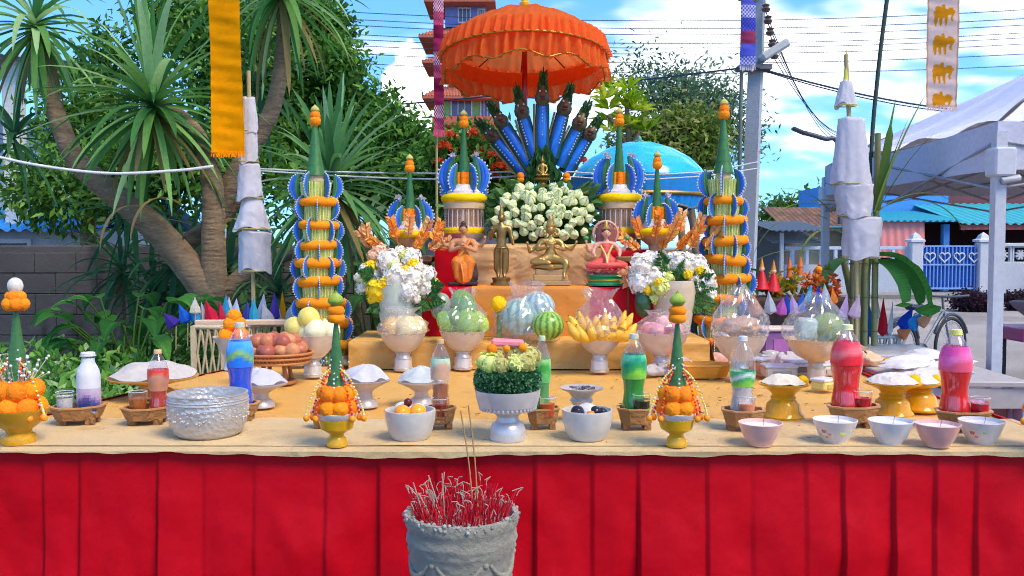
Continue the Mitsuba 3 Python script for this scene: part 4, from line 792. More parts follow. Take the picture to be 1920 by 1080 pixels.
# ---- winged pedestals with fringed drums
def winged(label, px, base, D, coney, big, grp):
    k = thing('winged_offering', label, 'flower offering', grp); s = D / F; c = at(px, base, D); O = lambda x, y, z: c + np.array([x, y, z]) * s
    if big:
        part(k, 'tray', MB().add(lathe([(0, 0), (30, 0), (34, 5), (44, 12), (45, 14), (40, 14), (0, 10)], 32), L('#c9c8cc')), 'metal', place(c, 0, s))
        part(k, 'lower_garland', garland_ring(35, 5.5, L('#ffc90a')), 'matte', place(O(0, 0, 19), 0, s))
        part(k, 'drum', MB().add(lathe([(0, 14), (33, 14), (33, 58), (38, 60), (39, 72), (36, 74), (0, 74)], 36), L('#d9b98c')), 'satin', place(c, 0, s))
        tm = MB()
        for j in range(44):
            a = 6.283 * j / 44; tm.add(tube([[35.5 * math.cos(a), 35.5 * math.sin(a), 58], [36.5 * math.cos(a), 36.5 * math.sin(a), 26]], 1.1, 4), L('#efe6dc' if j % 2 else '#9a6a5c')).add(ball(0), WH, (36.5 * math.cos(a), 36.5 * math.sin(a), 25), s=1.6)
        part(k, 'tassel_fringe', tm, 'satin', place(c, 0, s))
        part(k, 'upper_garland', garland_ring(36, 7.5, L('#ffd000')), 'matte', place(O(0, 0, 79), 0, s)); z0 = 84
    else:
        part(k, 'bowl', MB().add(lathe([(0, 0), (20, 0), (20, 6), (14, 14), (16, 22), (34, 36), (40, 44), (36, 44), (0, 30)], 28), L('#d8bd92')), 'metal', place(c, 0, s))
        part(k, 'upper_garland', garland_ring(34, 6.5, L('#ffd000')), 'matte', place(O(0, 0, 46), 0, s)); z0 = 50
    part(k, 'dome', MB().add(lathe([(32, 0), (31, 8), (24, 14), (22, 20), (10, 22), (0, 22)], 28), L('#e4dcd4')), 'satin', place(O(0, 0, z0), 0, s))
    z1 = z0 + 20; wm = wing(1, .36, .03).ply('satin'); hs = 78 if big else 66
    for j, a in enumerate((0.15, math.pi - .15, math.pi / 2, -.9, math.pi + .9, 2.2)):
        q = part(k, 'blue_wing', wm, tw=place(O(16 * math.cos(a), 16 * math.sin(a), z1 - 24), a, hs * s * (1 if j < 3 else .8)))
        if j < 2: put(q, 'white_flower', MB().add(leaves(np.zeros((12, 3)), RNG.normal(size=(12, 3)) + [0, 0, .8], 11, 7), L('#efe6ea')), 'petal', O((16 + hs * .08) * math.cos(a), (16 + hs * .08) * math.sin(a), z1 - 24 + hs * 1.0), s)
        if j < 2: part(k, 'blue_wing', wm, tw=place(O(24 * math.cos(a), 24 * math.sin(a), z1 - 36), a, hs * s * .62))
    for a in (-.75, -2.4, -1.57, .8, 2.4): part(k, 'marigold_stack', MB().add(lathe([(0, 0), (6, 1), (6.5, 11), (5.5, 12), (6.5, 13), (6, 23), (0, 24)], 12), OR2 * 1.2, jit=.15), 'matte', place(O(13 * math.cos(a), 13 * math.sin(a), z1), 0, s))
    h = (base - z1 - coney) - 16; part(k, 'leaf_cone', cone_leaf(13, 3, h, '#35713a'), 'satin', place(O(0, 0, z1), 0, s)); p = O(0, 0, z1 + h)
    part(k, 'marigold', POMP[0], tw=place(p + [0, 0, 4 * s], 0, 9.5 * s)); part(k, 'marigold', POMP[1], tw=place(p + [0, 0, 12 * s], 1, 8 * s)); part(k, 'lotus_tip', BUD_Y, tw=place(p + [0, 0, 17 * s], 0, 7 * s))
    return k
winged('tall blue winged flower offering on fringed drum left of the lotus pile', 870, 452, 5.75, 222, True, 'blue winged offerings')
winged('tall blue winged flower offering on fringed drum before the blue umbrella', 1160, 452, 5.75, 218, True, 'blue winged offerings')
winged('shorter blue winged flower offering above the left bouquet', 769, 486, 5.55, 304, False, 'blue winged offerings')
winged('shorter blue winged flower offering above the right bouquet', 1231, 482, 5.55, 298, False, 'blue winged offerings')

# sprays of orange carved leaves around the short offerings
def spray(label, spots, D, col, seed):
    k = thing('orange_spray', label, 'flower spray'); r = random.Random(seed)
    for px, py, ang, ln in spots:
        p = at(px, py, D + r.uniform(-.06, .06)); u = np.array([math.sin(ang), r.uniform(-.4, .1), math.cos(ang)]); m = MB(); h = ln * D / F
        m.add(tube([np.zeros(3), u * h], .004, 4), L('#b8742c'))
        n = 30; t = np.linspace(.1, 1, n); side = np.where(np.arange(n) % 2, 1, -1); sd = np.cross(u, [0, 1, 0])
        d = unit(u[None] + sd[None] * side[:, None] * 1.1 + r.uniform(-.1, .1)); m.add(leaves(u[None] * h * t[:, None], d, .042, .026, .2), np.repeat(np.clip(L(r.choice(col))[None] * RNG.uniform(.9, 1.1, (n, 1)), 0, .95), 4, 0))
        part(k, 'frond', m, 'matte', place(p))
OC = ['#ffae4c', '#ffba62', '#fba23c', '#ffc784']
spray('orange leafy spray around the left short winged offering', [(745, 452, -.3, 42), (765, 450, .1, 44), (790, 455, .4, 44), (800, 470, .9, 40), (775, 475, .5, 42), (725, 470, -.9, 36), (700, 470, -.6, 44), (690, 458, -.1, 34), (820, 470, .9, 30), (755, 468, -.1, 46), (810, 455, .4, 40)], 5.42, OC, 1)
spray('orange leafy spray around the right short winged offering', [(1205, 452, -.3, 42), (1228, 450, .1, 46), (1250, 458, .4, 52), (1265, 470, .8, 46), (1290, 470, .5, 52), (1300, 450, .3, 46), (1320, 470, .7, 48), (1200, 470, -.9, 40), (1180, 462, -.7, 34), (1240, 472, .2, 48), (1330, 450, .5, 42), (1275, 440, .1, 42)], 5.42, OC, 2)

# ---- naga fan, brass figure, lotus pile
k = thing('naga_fan', 'fan of seven blue serpent necks with leaf heads above the lotus pile', 'naga backrest'); D = 5.95; s = D / F
for i, (x0, y0, x1, y1, x2, y2) in enumerate(((988, 330, 930, 262, 889, 221), (996, 315, 945, 236, 914, 188), (1004, 296, 981, 220, 966, 152), (1016, 285, 1017, 195, 1019, 124), (1034, 296, 1055, 214, 1073, 152), (1048, 312, 1082, 242, 1108, 182), (1060, 326, 1100, 260, 1130, 214))):
    dp = .03 * abs(i - 3); a, b, t = at(x0, y0, D + dp), at(x1, y1, D + dp), at(x2, y2, D + dp - .03); u = unit(b - a); sd = np.cross(u, [0, 1, 0])
    m = MB().add(tube([a, (a + b) / 2 + [0, -.01, 0], b], [.029, .032, .028], 12), L('#2878dc'))
    q = part(k, 'neck', m, 'gloss')
    em = MB()
    for sgn in (-1, 1): em.add(tube([a + sd * .033 * sgn, b + sd * .029 * sgn, ], .017, 6), L('#1f4f48'))
    part(q, 'leaf_edge', em, 'satin')
    bm = MB()
    for j in range(9): bm.add(ball(1), WH, a + (b - a) * (.35 + .07 * j) + sd * (.026 if i < 3 else -.026) * (1 if i != 3 else 0) + [0, -.034, 0], s=.0055)
    part(q, 'bead_row', bm, 'gloss')
    h = np.linalg.norm(t - b); uh = unit(t - b); hm = MB(); sh = np.cross(uh, [0, 1, 0])
    R = np.stack([sh, np.cross(uh, sh), uh], 1)
    hm.add(lathe([(0, -.02), (.034, -.015), (.05, .03), (.052, .07), (.036, .12), (.018, .16), (0, .18)], 14), L('#5a5236'), b, R, (1, 1, h / .33), jit=.2)
    hm.add(lumpy(2, .2, 3, i), L('#6a4630'), b + uh * .05 + [0, -.045, 0], s=(.022, .03, .02)).add(ball(1), L('#7a2a34'), b + uh * .025 + [0, -.06, 0], s=(.016, .02, .008))
    q = part(k, 'head', hm, 'satin')
    for sgn in (-1, 1): part(q, 'eye', MB().add(ball(1), L('#e8e0c0'), b + uh * .075 + sh * .02 * sgn + [0, -.05, 0], s=.007), 'gloss')
    cm = MB().add(tube([b + uh * h * .3, b + uh * h * .7, t], [.018, .01, .002], 7), L('#3f6a3c')); n = 46
    tt = RNG.uniform(.12, .75, n); sg = RNG.choice([-1, 1], n); wv = .024 * (1 - tt) + .004; sp = b + uh * h * tt[:, None] + sh * (sg * wv)[:, None] + np.stack([0 * tt, RNG.uniform(-.035, .03, n), 0 * tt], -1)
    cm.add(leaves(sp, uh[None] + sh * (sg * .22)[:, None] + RNG.normal(size=(n, 3)) * .07, .05, .026, .3), np.repeat(L('#4f7a48')[None] * RNG.uniform(.7, 1.2, (n, 1)), 4, 0)); part(k, 'crest', cm, 'leaf')
    # dried stalk that stiffens the neck from behind
    part(q, 'stalk', MB().add(tube([a + sd * .05, b + sd * .055], .008, 5), L('#a8875a')), 'matte')
bm = MB()
for j in range(120):
    tq = RND.random() ** 1.2; px = 1018 + RND.uniform(-1, 1) * 40 * (1 - .75 * tq); bm.add(leaves(at(px, 352 - 62 * tq, D - .05 - .04 * RND.random())[None], np.array([[(1018 - px) * .004, -.05, 1]]), .075, .045, .2), L(RND.choice(['#3f6a3c', '#4a7a44', '#35603a'])))
bm.add(tube([at(1018, 470, D), at(1018, 285, D)], .045, 8), L('#35603a'))
part(k, 'leaf_backing', bm, 'leaf')
for px in (976, 1062): part(k, 'marigold', POMP[0], tw=place(at(px, 337, D - .1), 0, 7 * s)); part(k, 'marigold', POMP[1], tw=place(at(px, 330, D - .1), 1, 7 * s))

SEATED = [((0, 0, .62), .10, (0, 0, .30), .13), ((0, 0, .30), .13, (0, 0, .16), .16), ((-.1, 0, .14), .1, (-.30, -.08, .10), .075), ((-.30, -.08, .10), .075, (.05, -.24, .07), .05), ((.1, 0, .14), .1, (.30, -.08, .10), .075), ((.30, -.08, .10), .075, (-.05, -.26, .12), .05),
          ((0, 0, .6), .1, (-.17, 0, .60), .07), ((0, 0, .6), .1, (.17, 0, .60), .07), ((0, 0, .62), .055, (0, -.01, .74), .05), ((0, -.02, .80), .082, (0, -.02, .85), .08)]
def statue_head(m, c, r, col, hair):
    m.add(ball(2), col, c, s=(r * .92, r, r * 1.15)).add(ball(1), col * .9, c + np.array([0, -r * .98, -.05 * r]), s=(r * .13, r * .2, r * .26)).add(ball(1), col * .55, c + np.array([0, -r * .86, -.5 * r]), s=(r * .28, r * .12, r * .08))
    for sg in (-1, 1): m.add(ball(1), col * .35, c + np.array([sg * r * .36, -r * .84, .14 * r]), s=(r * .17, r * .1, r * .08)).add(ball(1), col, c + np.array([sg * r * .95, 0, -.05 * r]), s=(r * .14, r * .2, r * .38))
    m.add(ball(2), hair, c + np.array([0, r * .12, r * .3]), s=(r * .98, r * 1.0, r * 1.0))
def hand(m, p, d, r, col):
    """A small hand: palm, four fingers and a thumb."""
    d = unit(d); sd = unit(np.cross(d, [0.2, 1, .1])); m.add(ball(1), col, p, s=r)
    for j in range(4): m.add(tube([p + sd * r * (.6 - .4 * j), p + sd * r * (.6 - .4 * j) + d * r * (1.4 if j in (1, 2) else 1.1) * 1.2], r * .24, 5), col)
    m.add(tube([p, p + sd * r * 1.1 + d * r * .7], r * .26, 5), col)
k = thing('brass_statue', 'small seated brass figure before the blue serpent fan', 'statue'); s_ = .125; col = L('#b08a42')
p0 = at(1017, 338, 5.78)
m = MB().add(skeleton(SEATED + [((-.17, 0, .60), .065, (-.26, -.02, .38), .05), ((-.26, -.02, .38), .05, (-.06, -.2, .2), .04), ((.17, 0, .60), .065, (.26, -.02, .38), .05), ((.26, -.02, .38), .05, (.12, -.22, .18), .04)], .05), col); statue_head(m, np.array([0, -.02, .84]), .085, col, col * .8)
m.add(lathe([(.06, .9), (.05, .98), (.02, 1.06), (0, 1.16)], 10), col); q = part(k, 'figure', m, 'brass', place(p0 + [0, 0, .02], 0, s_))
part(k, 'base', MB().add(lathe([(0, -.35), (.2, -.35), (.22, -.2), (.16, -.1), (.42, 0), (.44, .06), (.36, .1), (.4, .16), (0, .16)], 20), col * .9, s=(1, .7, 1)).add(lathe([(0, -1.2), (.12, -1.2), (.1, -.35), (0, -.35)], 10), col * .8), 'brass', place(p0, 0, s_))

k = thing('lotus_pile', 'heap of pale green lotus buds on a green leaf base', 'lotus arrangement'); D = 5.62; s = D / F
LB = [lotus_bud(L('#b8cc80'), L('#eef0ba'), 6).ply('matte'), lotus_bud(L('#c4d48c'), L('#f2f2c4'), 5).ply('matte')]
part(k, 'leaf_base', MB().add(rbox(150 * s, .3, 34 * s, .02), L('#3f5c34'), at(1030, 445, D + .1), flat=True), 'leaf')
m = MB(); n = 260; px = RNG.uniform(930, 1112, n); py = 350 + RNG.random(n) * 92
p = np.array([at(a, b, D + .06 + RNG.uniform(-.05, .1)) for a, b in zip(px, py) if True]); m.add(leaves(p, np.stack([(px - 1020) * .02, -.6 + 0 * px, (400 - py) * .02], -1) + RNG.normal(size=(n, 3)) * .4, .085, .05, .3), np.repeat(np.array([L(c) for c in ('#4a7440', '#608c50', '#78a462')])[RNG.integers(0, 3, n)], 4, 0))
m.add(ball(2), L('#56803f'), at(1022, 405, D + .2), s=(82 * s, .16, 52 * s)); part(k, 'leaves', m, 'leaf')
pts = []; r = random.Random(5); tries = 0
while len(pts) < 78 and tries < 9000:
    tries += 1; a, b = r.uniform(936, 1108), r.uniform(348, 438); ex = (a - 1018) / 92; ey = (b - 405) / 60
    if b < 405 and ex * ex + ey * ey > 1: continue
    if b > 405 and abs(ex) > 1 - (b - 405) / 160: continue
    if all(math.hypot(a - u, b - v) > 13.2 for u, v in pts): pts.append((a, b))
for i, (a, b) in enumerate(pts):
    ex, ey = (a - 1018) / 92, (b - 405) / 60; dep = D - .10 * max(0, 1 - ex * ex - min(ey * ey, 1)) ** .5
    d = np.array([ex * .9, -.9, -ey * .5 + .25]); part(k, 'lotus_bud', LB[i % 2], tw=place(at(a, b + 6, dep), math.atan2(d[0], -d[1]) + RND.uniform(-.35, .35), 9.9 * s * RND.uniform(.85, 1.15), rx=math.atan2(.9, d[2]) + RND.uniform(-.4, .4)))

# ---- four statues on the step
ZS = 1.228
def statue(label, px, D, h, bones, col_fn, heads, extra, bsd='brass', name='statue', fine=.03):
    k = thing(name, label, 'statue'); p = at(px, 536, D); p[2] = ZS; v, f = skeleton(bones, fine, 6); m = MB().add((v, f), col_fn(v))
    for hp, r, c, hair in heads: statue_head(m, np.array(hp), r, c, hair)
    part(k, 'figure', m, bsd, place(p, 0, h))
    for nm, mm, b in extra: part(k, nm, mm, b, place(p, 0, h))
    return k
def flat_col(c): return lambda v: np.tile(np.asarray(c), (len(v), 1)) * (.85 + .3 * meshkit.noise(v * 25))[:, None]
# left: figure in an orange robe, hands pressed together
sk, rb = L('#c98a5a'), L('#e0791c')
b1 = [((0, 0, .60), .075, (0, 0, .42), .085), ((0, 0, .42), .09, (-.1, -.10, .36), .09), ((0, 0, .42), .09, (.1, -.10, .36), .09), ((-.1, -.10, .36), .085, (-.08, -.13, .08), .05), ((.1, -.10, .36), .085, (.08, -.13, .08), .05), ((0, -.12, .3), .09, (0, -.11, .07), .085),
      ((-.16, 0, .68), .05, (.16, 0, .68), .05), ((0, 0, .66), .08, (0, 0, .58), .08), ((-.16, 0, .68), .045, (-.2, -.06, .53), .036), ((-.2, -.06, .53), .036, (-.02, -.15, .60), .028), ((.16, 0, .68), .045, (.2, -.06, .53), .036), ((.2, -.06, .53), .036, (.02, -.15, .60), .028),
      ((-.15, .03, .66), .035, (-.29, -.02, .60), .026), ((-.29, -.02, .60), .026, (-.33, -.07, .72), .022), ((.15, .03, .66), .035, (.29, -.02, .60), .026), ((.29, -.02, .60), .026, (.34, -.07, .72), .022), ((0, 0, .7), .035, (0, 0, .8), .035)]
hm = MB()
for sg in (-1, 1): hand(hm, np.array([sg * .012, -.165, .63]), (0, -.1, 1), .022, sk); hand(hm, np.array([sg * .335, -.08, .735]), (sg * .2, -.2, 1), .022, sk)
statue('four armed figure in an orange robe with palms pressed together', 869, 5.3, .385, b1, lambda v: np.where((v[:, 2:] < .5) | ((v[:, 0:1] + v[:, 2:] * .8 > .62) & (v[:, 2:] < .7) & (abs(v[:, 0:1]) < .13)), rb, sk) * (.85 + .3 * meshkit.noise(v * 25))[:, None], [((0, -.02, .86), .068, sk, L('#3a2820'))],
       [('hands', hm, 'satin'), ('topknot', MB().add(ball(2), L('#3a2820'), (0, .01, .95), s=(.04, .04, .045)), 'satin'), ('rock_base', MB().add(lumpy(3, .3, 2.5, 4), L('#4a3c38'), (.04, .03, .16), s=(.19, .12, .2)).add(rbox(.46, .34, .05, .015), L('#3f3634'), (0, 0, .028), flat=True), 'stone'), ('robe_fold', MB().add(tube(curve([(.1, -.06, .7), (.02, -.11, .55), (-.08, -.12, .42)], 8), .02, 6), L('#e88a2c')).add(tube(curve([(-.03, -.2, .34), (0, -.22, .2), (.01, -.2, .06)], 8), .014, 6), L('#f0993a')), 'satin')], 'figurine')
# standing bronze figure
br = L('#9a7c48')
b2 = [((-.045, 0, .50), .05, (-.04, 0, .14), .032), ((.045, 0, .50), .05, (.04, 0, .14), .032), ((0, 0, .5), .07, (0, 0, .66), .06), ((0, 0, .66), .06, (0, 0, .78), .075), ((-.11, 0, .80), .04, (.11, 0, .80), .04), ((-.04, 0, .14), .03, (-.045, -.05, .115), .022), ((.04, 0, .14), .03, (.045, -.05, .115), .022),
      ((-.115, 0, .80), .036, (-.15, -.02, .64), .03), ((-.15, -.02, .64), .03, (-.13, -.10, .76), .024), ((.115, 0, .80), .036, (.15, -.02, .64), .03), ((.15, -.02, .64), .03, (.16, -.12, .58), .024), ((0, 0, .82), .035, (0, 0, .9), .033), ((-.06, .01, .5), .055, (-.075, .01, .2), .03), ((.06, .01, .5), .055, (.075, .01, .2), .03)]
hm = MB(); hand(hm, np.array([-.13, -.12, .78]), (0, -.1, 1), .022, br); hand(hm, np.array([.16, -.14, .575]), (0, -1, .1), .022, br)
statue('slender standing bronze figure with one raised hand', 940, 5.32, .43, b2, flat_col(br), [((0, -.015, .93), .05, br, br * .7)],
       [('hands', hm, 'brass'), ('crown', MB().add(lathe([(.05, .95), (.052, .97), (.04, .98), (.035, 1.02), (.02, 1.05), (.014, 1.09), (0, 1.14)], 12), br), 'brass'), ('pedestal', MB().add(lathe([(0, 0), (.15, 0), (.15, .03), (.12, .04), (.12, .07), (.13, .08), (.13, .105), (0, .105)], 20), br * .8), 'brass'), ('belt', MB().add(ring(.078, .012, 20, 6), br * 1.2, (0, 0, .52)).add(tube([(0, -.085, .52), (0, -.06, .25)], .014, 5), br * 1.15), 'brass')])
# seated gold figure with four arms
go = L('#c09a56')
b3 = [((0, 0, .66), .075, (0, 0, .44), .085), ((0, 0, .44), .1, (-.13, -.04, .40), .085), ((0, 0, .44), .1, (.13, -.04, .40), .085), ((-.13, -.04, .40), .075, (-.29, -.1, .37), .055), ((-.29, -.1, .37), .055, (-.02, -.18, .36), .04), ((.13, -.04, .40), .075, (.25, -.14, .37), .055), ((.25, -.14, .37), .05, (.2, -.17, .16), .032), ((.2, -.17, .16), .03, (.21, -.23, .13), .022),
      ((-.16, 0, .70), .048, (.16, 0, .70), .048), ((-.16, 0, .70), .042, (-.22, -.04, .56), .034), ((-.22, -.04, .56), .034, (-.06, -.15, .60), .026), ((.16, 0, .70), .042, (.22, -.04, .56), .034), ((.22, -.04, .56), .034, (.08, -.15, .60), .026), ((-.15, .04, .68), .034, (-.33, .03, .52), .026), ((-.33, .03, .52), .025, (-.36, -.02, .64), .02), ((.15, .04, .68), .034, (.33, .03, .56), .026), ((.33, .03, .56), .025, (.40, -.02, .66), .02), ((0, 0, .72), .036, (0, 0, .82), .036)]
hm = MB()
for p, d in (((-.05, -.165, .61), (.5, 0, 1)), ((.07, -.165, .61), (-.5, 0, 1)), ((-.365, -.03, .665), (-.2, 0, 1)), ((.41, -.03, .68), (.3, 0, 1))): hand(hm, np.array(p), d, .022, go)
cr = MB().add(lathe([(.075, .92), (.085, .95), (.065, .97), (.06, 1.02), (.035, 1.04), (.03, 1.08), (0, 1.12)], 14), go)
for sg in (-1, 1): cr.add(ring(.032, .014, 14, 6), go, (sg * .085, 0, .86), rot(rx=1.57)).add(ball(1), go * .9, (sg * .09, -.02, .80), s=.03)
statue('gold seated four armed figure with one leg hanging', 1032, 5.3, .375, b3, flat_col(go), [((0, -.02, .88), .068, go, go * .7)],
       [('hands', hm, 'brass'), ('crown', cr, 'brass'), ('seat', MB().add(lathe([(0, .25), (.26, .25), (.31, .28), (.31, .31), (.27, .34), (0, .34)], 24), go * .75, s=(1, .7, 1), jit=.1).add(ball(2), go * .9, (0, -.17, .29), s=(.09, .05, .05)), 'brass'), ('plinth', MB().add(rbox(.62, .46, .07, .01), L('#b08a5c'), (0, 0, .036), flat=True).add(rbox(.54, .4, .1, .01), L('#b9935f'), (0, 0, .12), flat=True).add(rbox(.48, .36, .09, .01), L('#b08a5c'), (0, 0, .21), flat=True), 'satin'), ('necklace', MB().add(ring(.085, .012, 20, 6), go * 1.2, (0, -.035, .70), rot(rx=.5)), 'brass')])
# pink robed figure seated on a lotus and green drum
pk_, sn = L('#e0584e'), L('#e0a488')
b4 = [((0, 0, .64), .07, (0, 0, .42), .085), ((0, 0, .42), .1, (-.14, -.05, .36), .085), ((0, 0, .42), .1, (.14, -.05, .36), .085), ((-.14, -.05, .36), .08, (-.30, -.1, .33), .06), ((-.30, -.1, .33), .06, (0, -.2, .32), .05), ((.14, -.05, .36), .08, (.30, -.1, .33), .06), ((.30, -.1, .33), .06, (0, -.2, .34), .05), ((-.15, 0, .68), .046, (.15, 0, .68), .046),
      ((-.15, 0, .68), .042, (-.23, -.04, .54), .034), ((-.23, -.04, .54), .034, (-.20, -.15, .50), .026), ((.15, 0, .68), .042, (.23, -.04, .54), .034), ((.23, -.04, .54), .034, (.2, -.15, .50), .026), ((-.15, .03, .67), .036, (-.29, .0, .56), .028), ((-.29, 0, .56), .028, (-.33, -.06, .70), .022), ((.15, .03, .67), .036, (.29, .0, .56), .028), ((.29, 0, .56), .028, (.33, -.06, .70), .022), ((0, 0, .7), .034, (0, 0, .8), .034)]
hm = MB()
for p, d in (((-.2, -.17, .49), (0, -1, -.5)), ((.2, -.17, .49), (0, -1, -.5)), ((-.335, -.07, .725), (0, 0, 1)), ((.335, -.07, .725), (0, 0, 1))): hand(hm, np.array(p), d, .022, sn)
lt = MB()
for j in range(18):
    a = 6.283 * j / 18; lt.add(leaves(np.array([[.22 * math.cos(a), .16 * math.sin(a), .2]]), np.array([[math.cos(a), math.sin(a), .45]]), .15, .12, .2), L('#e46a78' if j % 2 else '#f0a0a0'))
gm_ = MB().add(lathe([(.19, .62), (.16, .75), (.17, .9), (.12, .99), (0, 1.02)], 18), L('#8a4a3a'), (0, .07, 0), s=(1, .5, 1))
statue('pink robed four armed figure seated on a lotus over a green drum', 1136, 5.28, .36, b4, lambda v: np.where((v[:, 2:] < .56) & (abs(v[:, 0:1]) < .34) & ~((abs(v[:, 0:1]) > .18) & (v[:, 2:] > .45)) | ((v[:, 2:] < .7) & (abs(v[:, 0:1]) < .09)), pk_, sn) * (.85 + .3 * meshkit.noise(v * 25))[:, None], [((0, -.03, .86), .072, sn, L('#4a2a24'))],
       [('hands', hm, 'satin'), ('hair_veil', gm_, 'satin'), ('halo', MB().add(ring(.2, .022, 30, 7), L('#d8a090'), (0, .1, .86), rot(rx=1.57)), 'satin'), ('crown', MB().add(lathe([(.07, .92), (.07, .95), (.04, .97), (.03, 1.03), (0, 1.07)], 12), L('#d0a04a')), 'brass'), ('lotus_seat', lt.add(lathe([(0, .18), (.2, .18), (.26, .24), (0, .27)], 20), L('#d8566a'), s=(1, .75, 1)), 'satin'),
        ('drum_base', MB().add(lathe([(0, 0), (.33, 0), (.33, .03), (.30, .04), (.30, .14), (.33, .15), (.33, .18), (0, .18)], 28), L('#1f8a52'), s=(1, .75, 1)), 'gloss'), ('gold_band', MB().add(ring(.302, .012, 30, 5), L('#d8b04a'), (0, 0, .09), s=(1, .75, 1)), 'brass'), ('lotus_in_hand', MB().add(ball(1), L('#3f9a5c'), (-.335, -.07, .78), s=(.045, .04, .035)).add(ball(1), L('#3f9a5c'), (.335, -.07, .78), s=(.045, .04, .035)), 'satin'), ('sash', MB().add(tube(curve([(-.1, -.07, .66), (-.02, -.13, .5), (0, -.22, .36)], 8), .018, 6), L('#f0c070')).add(tube(curve([(.1, -.07, .66), (.02, -.13, .5), (0, -.22, .36)], 8), .018, 6), L('#f0c070')), 'satin')], 'figurine')
# ================================================================ large cloth umbrellas
k = thing('ceremonial_umbrella', 'orange satin umbrella with ruffled valance and gold trim over the altar', 'umbrella'); D = 6.1; s = D / F; c = at(984, 88, D); TILT = rot(rx=-.11)
def ruffle(R0, R1, z0, z1, amp, freq, seed, scal=0, nsc=10, n=240, nv=14):
    def fn(u, v):
        a = u * 2 * np.pi; w = np.sin(a * freq + 2.2 * np.sin(a * 5 + seed) + v * 1.2) + .6 * np.sin(a * freq * 1.7 + seed * 2 + 2 * v)
        r = R0 + (R1 - R0) * v + amp * w * (.25 + .75 * v) * (.6 + .8 * meshkit.noise(np.stack([a * 3, v * 2, 0 * a + seed], -1)))
        sc = scal * np.abs(np.sin(a * nsc / 2 + .35)) ** 1.3
        return np.stack([r * np.cos(a), r * np.sin(a), z0 + (z1 - z0) * v - (z0 - z1) * 0 + sc * v], -1)
    return sheet(fn, n, nv)
ORC = L('#ff8440')
m = MB(); prof = [(0, 70), (14, 69), (40, 65), (75, 54), (108, 35), (135, 14), (150, 0)]
def dome(u, v):
    a = u * 2 * np.pi; q = np.array(prof, float); t = v * (len(q) - 1); r = np.interp(t, np.arange(len(q)), q[:, 0]); z = np.interp(t, np.arange(len(q)), q[:, 1])
    z = z - 5.0 * np.abs(np.sin(a * 5 + .35)) * v * (1 - v) * 3 + 1.0 * (np.abs(np.sin(a * 10)) - .5) * v ** 5 + 1.8 * np.sin(a * 34 + 3 * np.sin(a * 3)) * v ** 2 + .8 * np.sin(a * 57 + 9 * v) * v
    return np.stack([r * np.cos(a), r * np.sin(a), z], -1)
def tilted(nm, vf, col, bs, **kw): part(k, nm, MB().add((np.asarray(vf[0]) @ TILT.T, vf[1]), col, **kw), bs, place(c, 0, s))
tilted('dome', sheet(dome, 200, 24), ORC, 'canopy'); tilted('upper_ruffle', ruffle(150, 155, 7, -25, 4.6, 58, 1, 0, n=420), ORC, 'canopy')
tilted('lower_ruffle', ruffle(149, 146, -23, -68, 8.5, 38, 3, 12, n=420), ORC, 'canopy'); tilted('lining', ruffle(140, 138, -6, -36, 1.2, 30, 5), ORC, 'canopy')
vf = ring(152.5, 2.0, 120, 6); tilted('gold_trim', (np.asarray(vf[0]) + [0, 0, -23.5], vf[1]), L('#c79a3c'), 'brass')
a = np.linspace(0, 2 * np.pi, 241); tilted('gold_trim', tube(np.stack([147 * np.cos(a), 147 * np.sin(a), -66 + 12 * np.abs(np.sin(a * 5 + .35)) ** 1.3], -1), 1.7, 5), L('#c79a3c'), 'brass')
part(k, 'pole', MB().add(tube([[c[0], c[1], 0.0], [c[0], c[1], c[2] + 74 * s]], .018, 10), L('#a01818')), 'gloss')
part(k, 'finial', MB().add(lathe([(0, 74), (9, 75), (10, 80), (6, 83), (8, 88), (7, 94), (3, 100), (0, 106)], 14), L('#f0c02a')), 'gloss', place(c, 0, s))
for j in range(10):
    a = j * .628 + .35; part(k, 'rib', MB().add(tube([TILT @ [0, 0, 40], TILT @ [146 * math.cos(a), 146 * math.sin(a), -2]], 1.3, 5), L('#8a2a18')), 'satin', place(c, 0, s))
part(k, 'foot', MB().add(lathe([(0, 0), (.28, 0), (.28, .05), (.05, .12), (.04, .3), (0, .3)], 20), L('#7a7a7c')), 'stone', place((c[0], c[1], 0)))
k = thing('ceremonial_umbrella', 'shiny blue umbrella with gold bands behind the right winged offerings', 'umbrella'); D = 6.7; s = D / F; c = at(1198, 330, D); BL = L('#1c8fe0')
prof = [(0, 64), (30, 61), (64, 51), (94, 34), (116, 13), (126, -6)]
def dome2(u, v):
    a = u * 2 * np.pi; q = np.array(prof, float); t = v * (len(q) - 1); r = np.interp(t, np.arange(len(q)), q[:, 0]); z = np.interp(t, np.arange(len(q)), q[:, 1])
    sc = np.abs(np.sin(a * 4 + .6)); return np.stack([r * (1 - .035 * (1 - sc) * v) * np.cos(a), r * (1 - .035 * (1 - sc) * v) * np.sin(a), z - 2.5 * sc * v * (1 - v) * 4], -1)
part(k, 'dome', MB().add(sheet(dome2, 128, 24), L('#34b8f0')), 'gloss', place(c, 0, s))
part(k, 'upper_band', MB().add(ruffle(127, 127, -4, -36, .8, 24, 2), BL * .8), 'satin', place(c, 0, s))
part(k, 'lower_ruffle', MB().add(ruffle(126, 122, -40, -66, 2.2, 44, 4, 7, 8), BL), 'satin', place(c, 0, s))
part(k, 'gold_trim', MB().add(ring(127, 2.6, 100, 6), L('#c89a40'), (0, 0, -38), s=(1, 1, 1.5)), 'brass', place(c, 0, s))
a = np.linspace(0, 2 * np.pi, 201); part(k, 'gold_trim', MB().add(tube(np.stack([123 * np.cos(a), 123 * np.sin(a), -64 + 7 * np.abs(np.sin(a * 4 + .35)) ** 1.3], -1), 2, 5), L('#c89a40')), 'brass', place(c, 0, s))
